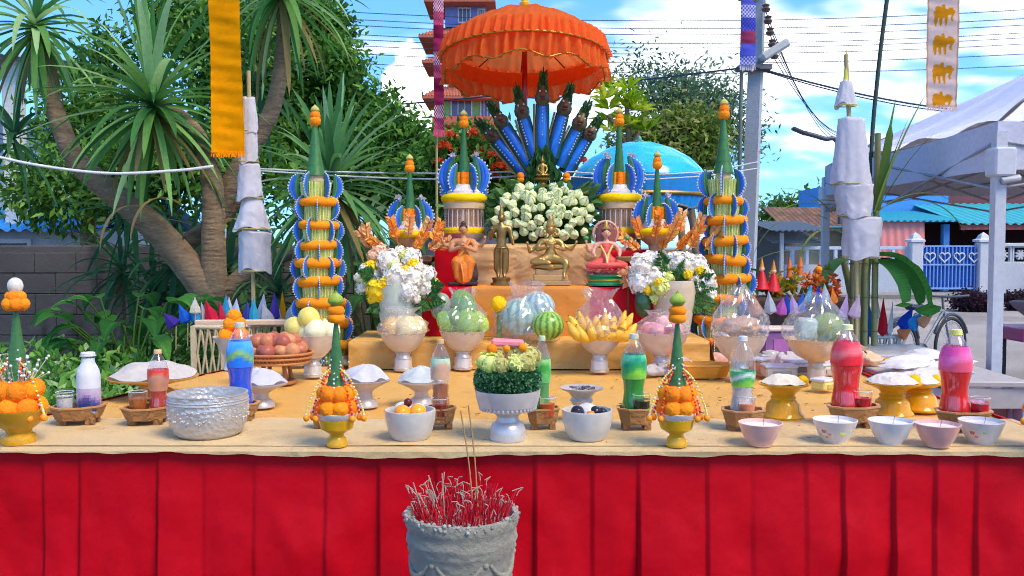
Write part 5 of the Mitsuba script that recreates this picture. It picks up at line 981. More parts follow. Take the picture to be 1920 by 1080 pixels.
part(k, 'pole', MB().add(tube([[c[0], c[1], 0], [c[0], c[1], c[2] + 60 * s]], .018, 10), L('#8a1c1c')), 'gloss')
part(k, 'finial', MB().add(lathe([(0, 60), (10, 61), (11, 64), (5, 67), (4, 72), (0, 76)], 14), L('#4a8a6a')), 'gloss', place(c, 0, s))

# ================================================================ bouquets
def hydrangea(col, seed):
    """A full round bloom: cupped petals of uneven size in loose whorls over a core."""
    r = np.random.default_rng(seed); m = MB().add(ball(2), col * .9, s=.8); d = unit(r.normal(size=(44, 3)))
    for q in range(5):
        a = unit(np.cross(d, [.3, .5, .81])); b = np.cross(d, a); th = q * math.pi * .4 + r.random((44, 1)) * .5; t = a * np.cos(th) + b * np.sin(th); k_ = r.uniform(.28, .46, 44)
        m.add(leaves(d * r.uniform(.8, .95, (44, 1)), unit(t + d * r.uniform(.15, .7, (44, 1))), k_, k_ * .85, .16, ref=d), np.repeat(np.clip(col * r.uniform(.86, 1.05, (44, 1)), 0, .9), 4, 0))
    return m
HY = [hydrangea(L('#fff6e6', 1.12), 1).ply('matte'), hydrangea(L('#fffaf0', 1.1), 2).ply('matte')]; HYY = hydrangea(L('#ffdc2a'), 3).ply('matte'); HYG = hydrangea(L('#e6ec8c'), 4).ply('matte'); HYP = hydrangea(L('#f6caa6'), 5).ply('matte')
def bouquet(label, vx, vy0, vy1, D, vw, blooms, ferns, vcol):
    k = thing('bouquet', label, 'flower bouquet'); s = D / F; p = at(vx, vy1, D); h = (vy1 - vy0) * s
    part(k, 'vase', MB().add(lathe([(0, 0), (vw * .62 * s, 0), (vw * .8 * s, h * .3), (vw * s, h * .8), (vw * .95 * s, h), (vw * .86 * s, h), (vw * .8 * s, h * .7), (0, h * .6)], 28), L(vcol)), 'gloss', place(p))
    sm = MB()
    for px, py, r_, dd, kind in blooms:
        q = at(px, py, D + dd); sm.add(tube(curve([p + [0, 0, h * .8], (p + q) / 2 + [0, 0, .05], q], 6), .004, 4), L('#4f7a3a'))
        part(k, {'w': 'white_bloom', 'v': 'white_bloom', 'y': 'yellow_bloom', 'g': 'pale_green_bloom', 'p': 'peach_bloom'}[kind], {'w': HY[0], 'v': HY[1], 'y': HYY, 'g': HYG, 'p': HYP}[kind], tw=place(q, RND.random() * 6, r_ * s))
    part(k, 'stems', sm, 'leaf')
    m = MB()
    for px, py, ang, ln in ferns:
        q = at(px, py, D - .03); u = np.array([math.sin(ang), -.35, math.cos(ang)]); sd = np.cross(u, [0, 1, 0]); n = 26; t = np.linspace(.1, 1, n); sg = np.where(np.arange(n) % 2, 1, -1)
        m.add(leaves(q + u[None] * (ln * s * t)[:, None], unit(u[None] * .6 + sd[None] * sg[:, None]), .075 * (1.1 - t), .022, .2), np.repeat(L(RND.choice(['#4f8a4a', '#6aa05a', '#3f7a44']))[None] * RNG.uniform(.8, 1.2, (n, 1)), 4, 0)).add(tube([q, q + u * ln * s], .003, 4), L('#4f7a3a'))
    part(k, 'foliage', m, 'leaf')
bouquet('bouquet of white and yellow flowers left of the altar', 745, 520, 632, 5.08, 40, [(730, 490, 24, 0, 'w'), (770, 485, 20, .02, 'v'), (700, 515, 18, .03, 'v'), (745, 520, 26, -.06, 'w'), (775, 520, 22, -.06, 'w'), (800, 515, 18, 0, 'v'), (795, 540, 18, -.02, 'w'), (765, 545, 20, -.08, 'v'), (708, 545, 20, -.06, 'y'), (690, 525, 16, .02, 'g'), (775, 496, 11, -.05, 'y'), (695, 500, 12, 0, 'y'), (712, 470, 14, .05, 'p'), (758, 478, 10, .0, 'g'), (680, 540, 13, .03, 'v'), (755, 562, 11, -.07, 'g'), (700, 480, 12, .04, 'p'), (685, 505, 11, 0, 'v'), (722, 530, 10, -.09, 'y'), (760, 506, 9, -.08, 'y'), (786, 500, 9, -.05, 'w'), (815, 530, 9, 0, 'g'), (738, 500, 9, -.06, 'g'), (780, 560, 9, -.07, 'w'), (698, 560, 10, -.06, 'y'), (672, 520, 9, .02, 'w'), (750, 470, 10, .02, 'w')],
        [(720, 560, -1.4, 48), (730, 565, -2.0, 44), (790, 560, 1.7, 46), (740, 560, -1.0, 40), (770, 566, 1.9, 38), (705, 520, -1.2, 34), (800, 540, 1.4, 34)], '#cfd8c4')
bouquet('bouquet of white hydrangeas with ferns right of the altar', 1262, 525, 640, 5.1, 42, [(1205, 500, 24, 0, 'w'), (1222, 490, 20, .02, 'v'), (1200, 530, 22, -.02, 'v'), (1228, 520, 20, -.04, 'w'), (1280, 496, 24, 0, 'w'), (1305, 500, 22, .0, 'v'), (1320, 525, 22, 0, 'w'), (1325, 550, 18, .02, 'v'), (1300, 520, 16, -.03, 'w'), (1240, 540, 18, -.08, 'g'), (1312, 508, 10, -.06, 'y'), (1245, 505, 12, 0, 'v'), (1228, 558, 12, -.05, 'g'), (1188, 512, 13, .03, 'v'), (1262, 488, 16, .04, 'v'), (1235, 530, 9, -.1, 'y'), (1290, 515, 9, -.07, 'y'), (1215, 545, 9, -.06, 'y'), (1255, 520, 10, -.06, 'g'), (1312, 540, 10, -.04, 'w'), (1335, 535, 10, .02, 'w'), (1195, 485, 11, .03, 'w'), (1250, 552, 9, -.08, 'g'), (1296, 486, 10, .02, 'w')],
        [(1275, 540, .9, 56), (1280, 545, 1.5, 58), (1262, 540, .3, 56), (1250, 535, -.2, 44), (1285, 560, 2.1, 54), (1290, 535, 1.1, 48), (1245, 505, -.3, 36), (1262, 560, 2.6, 40), (1300, 560, 1.8, 42)], '#cdb89c')
tag(scene and key_of('peach_lily'), 'small pale peach flowers beside the pink robed statue', 'flower'); kk = [q for q in labels if q == 'peach_lily'][0]
for px, py in ((1168, 515), (1180, 510), (1174, 530), (1188, 522)): part(kk, 'flower_head', MB().add(leaves(np.zeros((10, 3)), RNG.normal(size=(10, 3)) + [0, -.6, .4], .045, .026), L('#f4c890')), 'petal', place(at(px, py, 5.12)))
part(kk, 'stem', MB().add(tube([at(1178, 600, 5.14), at(1178, 515, 5.14)], .004, 4), L('#5f8a48')), 'leaf')

# ================================================================ footed fruit bowls with film
SILV = L('#e2d6ca')
def phan(k, p, s, R=43, h=73, col=SILV, bs='metal', name='bowl'):
    r = R / 43; q0_ = h - 73
    q = part(k, name, MB().add(lathe([(0, 0), (17, 0), (18, 3), (16.5, 7), (16, 22), (13, 26), (12, 31), (15, 35), (20, 37), (28 * r, 44 + q0_ * .3), (38 * r, 57 + q0_ * .7), (43 * r, 70 + q0_), (45 * r, 73 + q0_), (42 * r, 73 + q0_), (37 * r, 60 + q0_), (25 * r, 48 + q0_), (0, 44 + q0_)], 40), col, jit=.03), bs, place(p, 0, s))
    rm = MB()
    for z, rr in ((5, 17.6), (23, 16.2), (33, 14.5)): rm.add(ring(rr, 1.3, 30, 6), col * .9, (0, 0, z))
    part(q, 'moulding', rm, bs, place(p, 0, s)); return q
def film_bag(R, h, seed, neck=.18, top=None, squash=1.0):
    """Crinkled clear film gathered at the top."""
    r = np.random.default_rng(seed); ph = r.uniform(0, 6, 5)
    def fn(u, v):
        a = u * 2 * np.pi; base = np.interp(v, [0, .12, .45, .8, 1], [.9, 1.02, .93, .42, neck])
        cr = .16 * (np.abs(np.sin(a * 4.5 + ph[0] + 2 * v)) - .5) * v + .09 * (np.abs(np.sin(a * 9.5 + ph[1] + 5 * v)) - .5) * v + .09 * (2 * meshkit.noise(np.stack([np.cos(a) * 5, np.sin(a) * 5, v * 7 + seed], -1)) - 1) + .05 * (2 * meshkit.noise(np.stack([np.cos(a) * 11, np.sin(a) * 11, v * 15 + seed], -1)) - 1)
        rr = R * (base + cr * base); return np.stack([rr * np.cos(a), rr * np.sin(a) * squash, h * v + .03 * h * np.sin(a * 3 + ph[2]) * v], -1)
    return MB().add(sheet(fn, 48, 14), L('#f4f6f8'), flat=True)
def mango(col): return MB().add(lumpy(3, .06, 1.5, 2), col, s=(.8, .72, 1.1), jit=.06).add(tube([[0, 0, 1.05], [.03, 0, 1.25]], .06, 5), L('#5a4a2a'))
MG = [mango(L('#8fb43c')).ply('gloss'), mango(L('#6f9a4a')).ply('gloss'), mango(L('#a8c04a')).ply('gloss')]
def fbowl(label, px, pyb, D=None, z=.79, R=43, h=73, **kw):
    p = on(px, pyb, z) if D is None else at(px, pyb, D); s = p[1] / F; k = thing('footed_bowl', label, 'footed bowl', kw.get('group')); phan(k, p, s, R, h, kw.get('col', SILV)); return k, p, s
def item(name, label, cat, shape, p, s, bs=None, group=None, **kw):
    k = part(None, name, shape if isinstance(shape, dict) else shape, bs or 'satin', place(p, kw.get('rz', 0), s, kw.get('rx', 0), kw.get('ry', 0))); tag(k, label, cat, group); return k
k, p, s = fbowl('silver footed bowl holding green mangoes under film', 868, 692)
for dx, dy, dz, sc, g, lab in ((-6, -2, 96, 26, 1, 'large green mango at the top of the film covered bowl'), (8, -16, 90, 26, 0, 'yellow green mango at the front of the film covered bowl'), (30, -2, 92, 22, 2, 'yellowish green mango at the right of the film covered bowl'), (-30, 0, 92, 22, 0, 'green mango at the left of the film covered bowl'), (2, 2, 126, 28, 1, 'grey green mango stacked on the mangoes of the film covered bowl')):
    item('mango', lab, 'mango', MG[g], p + np.array([dx, dy, dz - 4]) * s, sc * s, rx=RND.uniform(-.4, .4), ry=RND.uniform(-.9, .9))
item('film_wrap', 'clear film wrapped round the green mangoes', 'plastic film', film_bag(45, 84, 3, .55), p + np.array([0, 0, 68]) * s, s, 'film')
k, p, s = fbowl('silver footed bowl holding bananas under film', 1124, 697)
bm = MB()
for row in range(2):
    for j in range(8):
        a = (j - 3.5) * .24 + RND.uniform(-.06, .06); x = (j - 3.5) * 10.5 + RND.uniform(-2.5, 2.5); b0 = np.array([x * .35, 4 - row * 10, 100 - row * 2]); b1 = np.array([x * .95 + a * 14, -24 - row * 18, 112 - row * 12 + RND.uniform(-4, 4)]); b2 = np.array([x * 1.2 + a * 26, -22 - row * 16, 148 - row * 20 + RND.uniform(-8, 6)])
        pts = curve([b0, b1, b2], 9); q = part(k, 'banana_slot', MB().add(ball(0), L('#5a4a20'), pts[0], s=1), 'satin', place(p, 0, s)) if False else None
        bm.add(tube(pts, np.array([3, 8, 10, 11, 11, 10.5, 9, 6, 2]), 7), L('#f0b93a') * RND.uniform(.85, 1.08)).add(ball(0), L('#4a3a1c'), b2, s=2.2)
bm.add(tube([[0, 6, 90], [0, 4, 108]], 6, 6), L('#8a9a3a')); item('banana_hand', 'hands of yellow bananas standing in the film covered bowl', 'bananas', bm, p + np.array([0, 0, -22]) * s, s * .92, 'satin')
item('cucumber', 'dark green gourd lying behind the bananas', 'gourd', MB().add(lumpy(3, .06, 2, 3), L('#3f6a3a'), s=(1, .8, .8)), p + np.array([-36, 8, 88]) * s, 17 * s, 'gloss')
item('film_wrap', 'clear crinkled film bulging over the bananas', 'plastic film', film_bag(50, 90, 8, .66), p + np.array([0, 0, 66]) * s, s, 'film')
k, p, s = fbowl('silver footed bowl of peeled coconuts before the left bouquet', 756, 694)
for dx, dy, sc, c, lab in ((-24, -12, 24, '#e8b870', 'peach coloured coconut at the left of its bowl'), (10, -16, 27, '#ead69a', 'pale yellow coconut at the front of its bowl'), (30, 4, 24, '#e6cf94', 'pale coconut at the right of its bowl'), (-8, 14, 24, '#e0c890', 'pale coconut at the back of its bowl')):
    item('coconut', lab, 'coconut', MB().add(lathe([(0, -.9), (.7, -.8), (1, -.2), (.95, .3), (.45, .95), (0, 1)], 9), L(c), jit=.05), p + np.array([dx * .85, dy * .9, 82]) * s, sc * .82 * s, 'satin', rz=RND.random() * 3, ry=RND.uniform(-.3, .3))
item('film_wrap', 'clear film over the peeled coconuts', 'plastic film', film_bag(46, 50, 12, .7), p + np.array([0, 0, 68]) * s, s, 'film')
k, p, s = fbowl('white footed bowl of pink cakes before the right bouquet', 1240, 700, R=50, h=78, col=L('#ead8d0'))
for j in range(9):
    a = j * .7; rr = 26 if j < 7 else 8; item('pink_cake', 'pink steamed cake heaped in the white footed bowl', 'cake', MB().add(lumpy(2, .25, 2, j), L(['#e9a0a0', '#f0b8ac', '#e88a90'][j % 3])), p + np.array([rr * math.cos(a), rr * math.sin(a), 82 + (14 if j > 6 else 0)]) * s, 14 * s, 'satin', 'pink cakes in the white bowl')
item('film_wrap', 'clear film over the pink cakes', 'plastic film', film_bag(51, 46, 14, .6), p + np.array([0, 0, 73]) * s, s, 'film')
k, p, s = fbowl('footed bowl with brown packet under film right of the altar', 1386, 712, R=50, h=86)
item('brown_packet', 'brown wrapped food packet in film right of the altar', 'food packet', MB().add(lumpy(3, .3, 2.2, 5), L('#c49a76'), s=(1, .8, .6)), p + np.array([0, 0, 98]) * s, 36 * s, 'satin')
item('film_wrap', 'crinkled clear film rising to a peak over the brown packet', 'plastic film', film_bag(52, 98, 21, .2), p + np.array([0, 0, 80]) * s, s, 'film')
k, p, s = fbowl('footed bowl with green melon under film at right', 1530, 712, R=56, h=78, col=L('#dcc0a0'))
item('green_melon', 'green melon half in the film covered bowl at right', 'melon', MB().add(lumpy(3, .06, 2, 6), L('#8a9a4a'), s=(1, .8, .9)), p + np.array([18, -4, 98]) * s, 32 * s, 'satin'); item('pale_jelly', 'pale blue green jelly block beside the green melon', 'jelly', MB().add(rbox(40, 36, 44, 8), L('#b8c8bc')), p + np.array([-22, -6, 96]) * s, s, 'gloss')
item('film_wrap', 'crinkled clear film rising to a peak over the green melon', 'plastic film', film_bag(60, 92, 25, .25), p + np.array([0, 0, 72]) * s, s, 'film')
k, p, s = fbowl('cream footed bowl of pomelo and coconut beside the left flower tower', 587, 706, R=46, h=80, col=L('#e6dccc'))
item('pomelo', 'round yellow pomelo on top of the cream footed bowl', 'pomelo', MB().add(lumpy(3, .04, 2, 7), L('#e8d468')), p + np.array([-6, -4, 112]) * s, 20 * s); item('pomelo', 'yellow pomelo at the left edge of the cream footed bowl', 'pomelo', MB().add(lumpy(3, .04, 2, 8), L('#e2ce70')), p + np.array([-34, 0, 94]) * s, 19 * s)
for dx, dy, lab in ((8, -12, 'front cream coconut in the cream footed bowl'), (30, 2, 'right cream coconut in the cream footed bowl'), (-14, 6, 'rear cream coconut in the cream footed bowl')): item('coconut', lab, 'coconut', MB().add(lathe([(0, -.9), (.7, -.8), (1, -.2), (.95, .3), (.45, .95), (0, 1)], 9), L('#ece2b4'), jit=.05), p + np.array([dx, dy, 88]) * s, 22 * s, rz=dx)

# watermelons and gourds on the altar step
def melon(c1, c2, n=14): 
    v, f = ball(4); a = np.arctan2(v[:, 1], v[:, 0]); w = np.sin(a * n / 2 * 2 + 1.6 * (meshkit.noise(v * 6) - .5)) * (1 - np.abs(v[:, 2]) ** 6); return MB().add((v * [1, 1, .92], f), np.where((w > .25)[:, None], L(c2), L(c1)))
item('watermelon', 'striped green watermelon resting on the altar step', 'watermelon', melon('#9cc452', '#5a8a3c'), on(1028, 640, .945) + [0, .02, 28 * .003], 28 * .0031, 'gloss')
p = on(985, 640, .945) + [0, .12, 0]; item('watermelon', 'pale watermelon inside the blue grey film bundle', 'watermelon', melon('#a8c0b4', '#7a988c'), p + [-.03, .02, .12], .115, 'gloss'); item('watermelon', 'upper pale watermelon inside the blue grey film bundle', 'watermelon', melon('#b4c6c4', '#86a09c'), p + [.07, .06, .17], .1, 'gloss')
item('film_wrap', 'blue grey clear film bundled over the pale watermelons', 'plastic film', film_bag(62, 104, 31, .5, squash=.8), p + [.01, .03, -.01], .0031, 'film')
item('gourd', 'grey green gourd leaning behind the mango bowl', 'gourd', MB().add(lumpy(3, .08, 1.6, 9), L('#8fa08a'), s=(.8, .8, 1.1)), at(826, 575, 5.08), .075, 'gloss'); item('gourd', 'dark green gourd standing before the right red drape', 'gourd', MB().add(lumpy(3, .06, 1.6, 10), L('#35583c'), s=(.85, .85, 1.5)), at(1205, 568, 5.07), .055, 'gloss'); 

# brown basket, trays with cloth, marigold cup
k = thing('rattan_basket', 'brown rattan footed basket at left', 'basket'); p = on(513, 722, .785) + [0, .06, 0]; s = p[1] / F
wm = MB()
for j in range(52):
    a = 6.283 * j / 52; wm.add(tube([[66 * math.cos(a), 60 * math.sin(a), 58], [60 * math.cos(a + .12), 54 * math.sin(a + .12), 42]], 1.5, 4), L('#b5703a')).add(tube([[66 * math.cos(a), 60 * math.sin(a), 58], [60 * math.cos(a - .12), 54 * math.sin(a - .12), 42]], 1.2, 4), L('#9a5a2c'))
for z, R in ((58, 67), (50, 64), (41, 60)): wm.add(ring(R, 2.6, 60, 7), L('#bf7a42'), (0, 0, z), s=(1, .9, 1))
part(k, 'rim', wm, 'satin', place(p, 0, s)); part(k, 'tray', MB().add(lathe([(0, 40), (60, 40), (62, 44), (0, 44)], 40), L('#9a5c30'), s=(1, .9, 1)), 'satin', place(p, 0, s))
for a in (.8, 2.3, 3.9, 5.5): part(k, 'leg', MB().add(tube([[26 * math.cos(a), 26 * math.sin(a), 40], [32 * math.cos(a), 32 * math.sin(a), 0]], 4, 7), L('#a8683a')), 'satin', place(p, 0, s))
part(k, 'foot_ring', MB().add(ring(33, 4, 40, 7), L('#b0703c'), (0, 0, 3)), 'satin', place(p, 0, s))
EG = [MB().add(lumpy(3, .05, 1.5, 20 + j), L(c), s=(1, 1, 1.25), jit=.05).ply('satin') for j, c in enumerate(('#c07850', '#b86a48', '#cf8a5c', '#a85a44'))]
for j in range(34):
    t = j / 34; a = j * 2.4; rr = 52 * math.sqrt((j % 20 + .5) / 20) if j < 20 else 36 * math.sqrt((j - 19.5) / 14); z = 58 if j < 20 else 74
    item('brown_fruit', 'reddish brown oval fruit heaped in the rattan basket', 'fruit', EG[j % 4], p + np.array([rr * math.cos(a), rr * .85 * math.sin(a), z + 5]) * s, 14.5 * s, group='brown fruits in the rattan basket', rz=a, ry=RND.uniform(.6, 1.5))
def cloth_tray(label, clabel, px, py, R, h, col, cc, seed, gold=False):
    p = on(px, py, .785); s = p[1] / F; k = thing('footed_tray', label, 'footed tray')
    part(k, 'tray', MB().add(lathe([(0, 0), (R * .52, 0), (R * .52, 4), (R * .42, 12), (R * .3, 16), (R * .3, h * .6), (R * .5, h * .75), (R, h), (R * 1.03, h + 3), (R * .97, h + 3), (0, h - 3)], 36), col), 'amber' if gold else 'metal', place(p, 0, s))
    def fn(u, v):
        a = u * 2 * np.pi; rr = R * .98 * v; z = 26 * (1 - v ** 2.2) + 5 * np.sin(a * 5 + seed + 3 * v) * v + 9 * (meshkit.fbm(np.stack([np.cos(a) * rr * .05, np.sin(a) * rr * .05, 0 * a + seed], -1), 3) - .5); return np.stack([rr * np.cos(a), rr * np.sin(a), h + 4 + np.maximum(z, .5)], -1)
    item('folded_cloth', clabel, 'cloth', MB().add(sheet(fn, 48, 14), L(cc)), p, s, 'fabric'); return k
cloth_tray('silver footed tray under a white cloth beside the blue bottle', 'white cloth heaped on the tray beside the blue bottle', 490, 762, 48, 42, L('#d8cdc6'), '#ecebf0', 1)
cloth_tray('silver footed tray under a white cloth right of the left front flower cone', 'white cloth heaped on the tray right of the left front flower cone', 685, 762, 46, 48, L('#d8cdc6'), '#f0eeee', 2)
cloth_tray('silver footed tray under a pale cloth behind the white bowl of orange fruit', 'pale cloth heaped on the tray behind the white bowl of orange fruit', 790, 758, 44, 42, L('#d8cdc6'), '#eaf0ec', 3)
cloth_tray('wide gold tray of folded white cloth at left', 'folded white cloth on the wide gold tray at left', 288, 742, 80, 34, L('#c99a4a'), '#ece6dc', 4)
k = thing('marigold_cup', 'white cup stacked with marigolds behind the blue bottle', 'flower cup'); p = on(441, 692, .785); s = p[1] / F
part(k, 'cup', MB().add(lathe([(0, 0), (22, 0), (18, 16), (20, 26), (36, 54), (40, 62), (37, 62), (0, 44)], 30), L('#e2d8cc')), 'gloss', place(p, 0, s))
for dx, dy, dz in ((-14, -8, 66), (14, -8, 66), (0, 10, 66), (-6, -6, 86), (8, 0, 86), (0, -2, 100)): part(k, 'marigold', POMP[dz % 2], tw=place(p + np.array([dx, dy, dz]) * s, dx, 14 * s))
# ================================================================ bottles, glasses and carved trays
CARV = L('#a8794a')
def carved_tray(label, px, pyb, w, h, rz=.2, depth=.72, n=8, feet=True, col='#a8794a'):
    p = on(px, pyb, .786) + [0, w * .3 / F * 3.4, 0]; s = p[1] / F; k = thing('carved_tray', label, 'tray'); w2 = w / 2; f0 = h * .28
    body = lathe([(0, f0), (w2 * .74, f0), (w2 * .82, f0 + 2), (w2 * .98, h * .86), (w2 * 1.02, h), (w2 * .93, h), (w2 * .8, f0 + 5), (0, f0 + 5)], n)
    part(k, 'body', MB().add(body, L(col), R=rot(rz=math.pi / n), s=(1, depth, 1), flat=True), 'carved', place(p, rz, s))
    part(k, 'rim', MB().add(lathe([(w2 * .9, h - 1), (w2 * .9, h + 1.5), (w2 * 1.05, h + 1.5), (w2 * 1.05, h - 1.5)], n), L(col) * 1.25, R=rot(rz=math.pi / n), s=(1, depth, 1), flat=True), 'satin', place(p, rz, s))
    part(k, 'lining', MB().add(lathe([(0, h * .62), (w2 * .86, h * .62)], n), L('#5a1c1c'), R=rot(rz=math.pi / n), s=(1, depth, 1)), 'satin', place(p, rz, s))
    for a in (.7, 2.44, 3.84, 5.58): part(k, 'foot', MB().add(rbox(w2 * .36, w2 * .2, f0 + 3, 1.5), L(col) * .8, (w2 * .66 * math.cos(a), w2 * .6 * depth * math.sin(a), (f0 + 3) / 2), flat=True).add(ring(4.0, 1.6, 12, 5), L(col), (w2 * .66 * math.cos(a), w2 * .68 * depth * math.sin(a), f0 * .5), rot(rx=1.57)), 'carved', place(p, rz, s))
    return p + np.array([0, 0, h * .64]) * s, s
def bottle(label, p, s, h, r, liq, fill, band, cap, shape='soda', shell='pet', capc=None):
    """A drinks bottle: shell, drink, printed band and cap."""
    k = thing('bottle', label, 'bottle')
    sh = {'soda': [(0, 0), (.80, 0), (.93, .03), (.96, .09), (.86, .20), (.78, .30), (.84, .40), (.98, .50), (1, .60), (.97, .70), (.80, .80), (.52, .89), (.34, .935), (.33, .96)],
          'milk': [(0, 0), (.9, 0), (1, .03), (1, .62), (.9, .72), (.62, .82), (.55, .86), (.55, .92)]}[shape]
    prof = [(a * r, b * h) for a, b in sh]; q = np.array(prof)
    part(k, 'shell', MB().add(lathe(prof, 28), L('#e8eaf0')), shell, place(p, 0, s))
    rr = lambda z: np.interp(z, q[1:, 1], q[1:, 0])
    if liq:
        zs = np.linspace(1.0, fill * h, 14); part(k, 'drink', MB().add(lathe([(0, 1)] + [(rr(z) * .96, z) for z in zs] + [(0, fill * h)], 28), L(liq)), 'liquid', place(p, 0, s))
    z0, z1, cs = band; zs = np.linspace(z0 * h, z1 * h, 9); m = MB(); vf = lathe([(rr(z) * 1.015 + .15, z) for z in zs], 40); v = np.asarray(vf[0]); t = (v[:, 2] - z0 * h) / ((z1 - z0) * h); a = np.arctan2(v[:, 1], v[:, 0])
    ci = np.clip(((t + .16 * np.sin(a * 2 + 1)) * len(cs)), 0, len(cs) - 1).astype(int); part(k, 'printed_band', m.add(vf, np.array([L(c) for c in cs])[ci]), 'gloss', place(p, 0, s))
    cw = q[-1, 0] * 1.12; part(k, 'cap', MB().add(lathe([(0, .955 * h), (cw, .955 * h), (cw, h * 1.0), (cw * .9, h * 1.012), (0, h * 1.012)], 20), L(cap)).add(ring(cw * 1.05, cw * .08, 24, 6), L(cap) * .8, (0, 0, .955 * h)), 'satin', place(p, 0, s)); return k
def glass(label, p, s, r, h, liq, fill=.68):
    k = thing('drinking_glass', label, 'glass')
    part(k, 'shell', MB().add(lathe([(0, 0), (r * .86, 0), (r * .88, 1.5), (r, h), (r * .95, h), (r * .82, 3), (0, 3)], 24), L('#e8eef0')), 'clear', place(p, 0, s))
    part(k, 'rim', MB().add(ring(r * .98, r * .05, 28, 5), L('#dfe3e4'), (0, 0, h)), 'gloss', place(p, 0, s))
    part(k, 'drink', MB().add(lathe([(0, 2), (r * .84, 2), (r * .92, h * fill), (0, h * fill)], 24), L(liq)), 'liquid', place(p, 0, s)); return k
def off(p, s, dx, dy=0, dz=0): return p + np.array([dx, dy, dz]) * s
p, s = carved_tray('carved brown tray at far left under the milk bottle', 133, 800, 98, 34, .15, .8)
bottle('white milk bottle with purple and navy band at left', off(p, s, 20, 0), s, 112, 21, '#e9e7ee', .8, (.02, .42, ['#2e3a72', '#55508e', '#b8a0c0', '#cfc4d8']), '#e8eaf2', 'milk', 'satin')
glass('small glass of milk on the far left carved tray', off(p, s, -20, -10), s, 16, 40, '#efedec', .8)
p, s = carved_tray('carved brown tray at left under the bottle with red top band', 265, 800, 92, 32, .1, .8)
bottle('slim bottle with pinkish brown band and red shoulder at left', off(p, s, 20, 4), s, 118, 19, '#c8402c', .62, (.36, .70, ['#cf8a6a', '#c98a72', '#e04a3c']), '#e0b888', 'soda'); glass('small glass of amber drink on the left carved tray', off(p, s, -14, -8), s, 17, 42, '#b8642a')
p, s = carved_tray('carved brown tray behind the hammered silver bowl', 440, 792, 80, 32, .1, .8)
bottle('blue soda bottle behind the hammered silver bowl', off(p, s, 3, 4), s, 162, 25, '#0a5cf0', .80, (.50, .80, ['#2a7ae0', '#8ab45c', '#3a9ae0', '#5ab0e8']), '#c8d0c0'); glass('glass of blue drink behind the hammered silver bowl', off(p, s, -28, -10), s, 17, 36, '#1a4ec0')
p, s = carved_tray('carved brown tray half hidden behind the left front flower cone', 606, 806, 54, 32, .1, .9)
p, s = carved_tray('carved brown tray behind the white bowl of orange fruit', 822, 808, 68, 40, .2, .85)
bottle('clear brown bottle with blurred pale band behind the white bowl of orange fruit', off(p, s, 2, 6), s, 142, 19, '#b8704a', .40, (.48, .76, ['#d8b090', '#cfa68a', '#b8d4b0']), '#d8a868'); glass('glass of dark red drink with yellow top behind the white bowl of orange fruit', off(p, s, 2, -14), s, 16, 34, '#8a1c14')
p, s = carved_tray('carved brown tray right of the central flower bowl', 1019, 808, 68, 40, .0, .85)
bottle('thin green bottle right of the central flower bowl', off(p, s, -2, 6), s, 148, 17, '#58b05a', .68, (.42, .72, ['#6ac46a', '#4aa84e', '#9ad07a']), '#c8d8a8'); glass('glass of orange red drink right of the central flower bowl', off(p, s, 8, -14), s, 15, 36, '#d2541c')
p, s = carved_tray('carved brown tray under the bright green soda bottle', 1196, 810, 78, 42, .0, .85)
bottle('bright green soda bottle with green band near the right flower cone', off(p, s, -4, 6), s, 152, 24, '#14a82c', .58, (.46, .76, ['#8ad44a', '#3aa85c', '#1f9a6a', '#5ac48a']), '#d0dcc0'); glass('glass of dark drink before the bright green soda bottle', off(p, s, 8, -14), s, 17, 42, '#1c2a1c', .8)
p, s = carved_tray('carved brown tray under the clear bottle right of the flower cone', 1400, 812, 86, 40, -.15, .85)
bottle('clear bottle with green and white band right of the flower cone', off(p, s, 0, 8), s, 150, 24, '#e8e0da', .4, (.38, .58, ['#8ad44a', '#4ab86a', '#e8eee8', '#50b878']), '#e2e2de'); glass('glass of peach drink before the clear bottle', off(p, s, 4, -12), s, 16, 40, '#ee9a70')
p, s = carved_tray('carved brown tray under the red soda bottle with light red band', 1612, 806, 106, 40, -.15, .7)
bottle('red soda bottle with light red band and cream cap', off(p, s, -12, 6), s, 165, 29, '#ff0414', .72, (.56, .82, ['#e8303c', '#f06a6a', '#f0444c']), '#dfe0a8'); glass('glass of red drink beside the bottle with light red band', off(p, s, 12, -12), s, 18, 44, '#c01020', .7)
p, s = carved_tray('carved brown tray under the red soda bottle with pink band', 1824, 816, 112, 40, -.15, .7)
bottle('red soda bottle with pink band and yellow cap at far right', off(p, s, -14, 6), s, 165, 29, '#ff0418', .72, (.54, .82, ['#e85a78', '#f06aa8', '#e84a98']), '#dfe07a'); glass('glass of red drink beside the bottle with pink band', off(p, s, 26, -10), s, 17, 40, '#d81a34', .8)

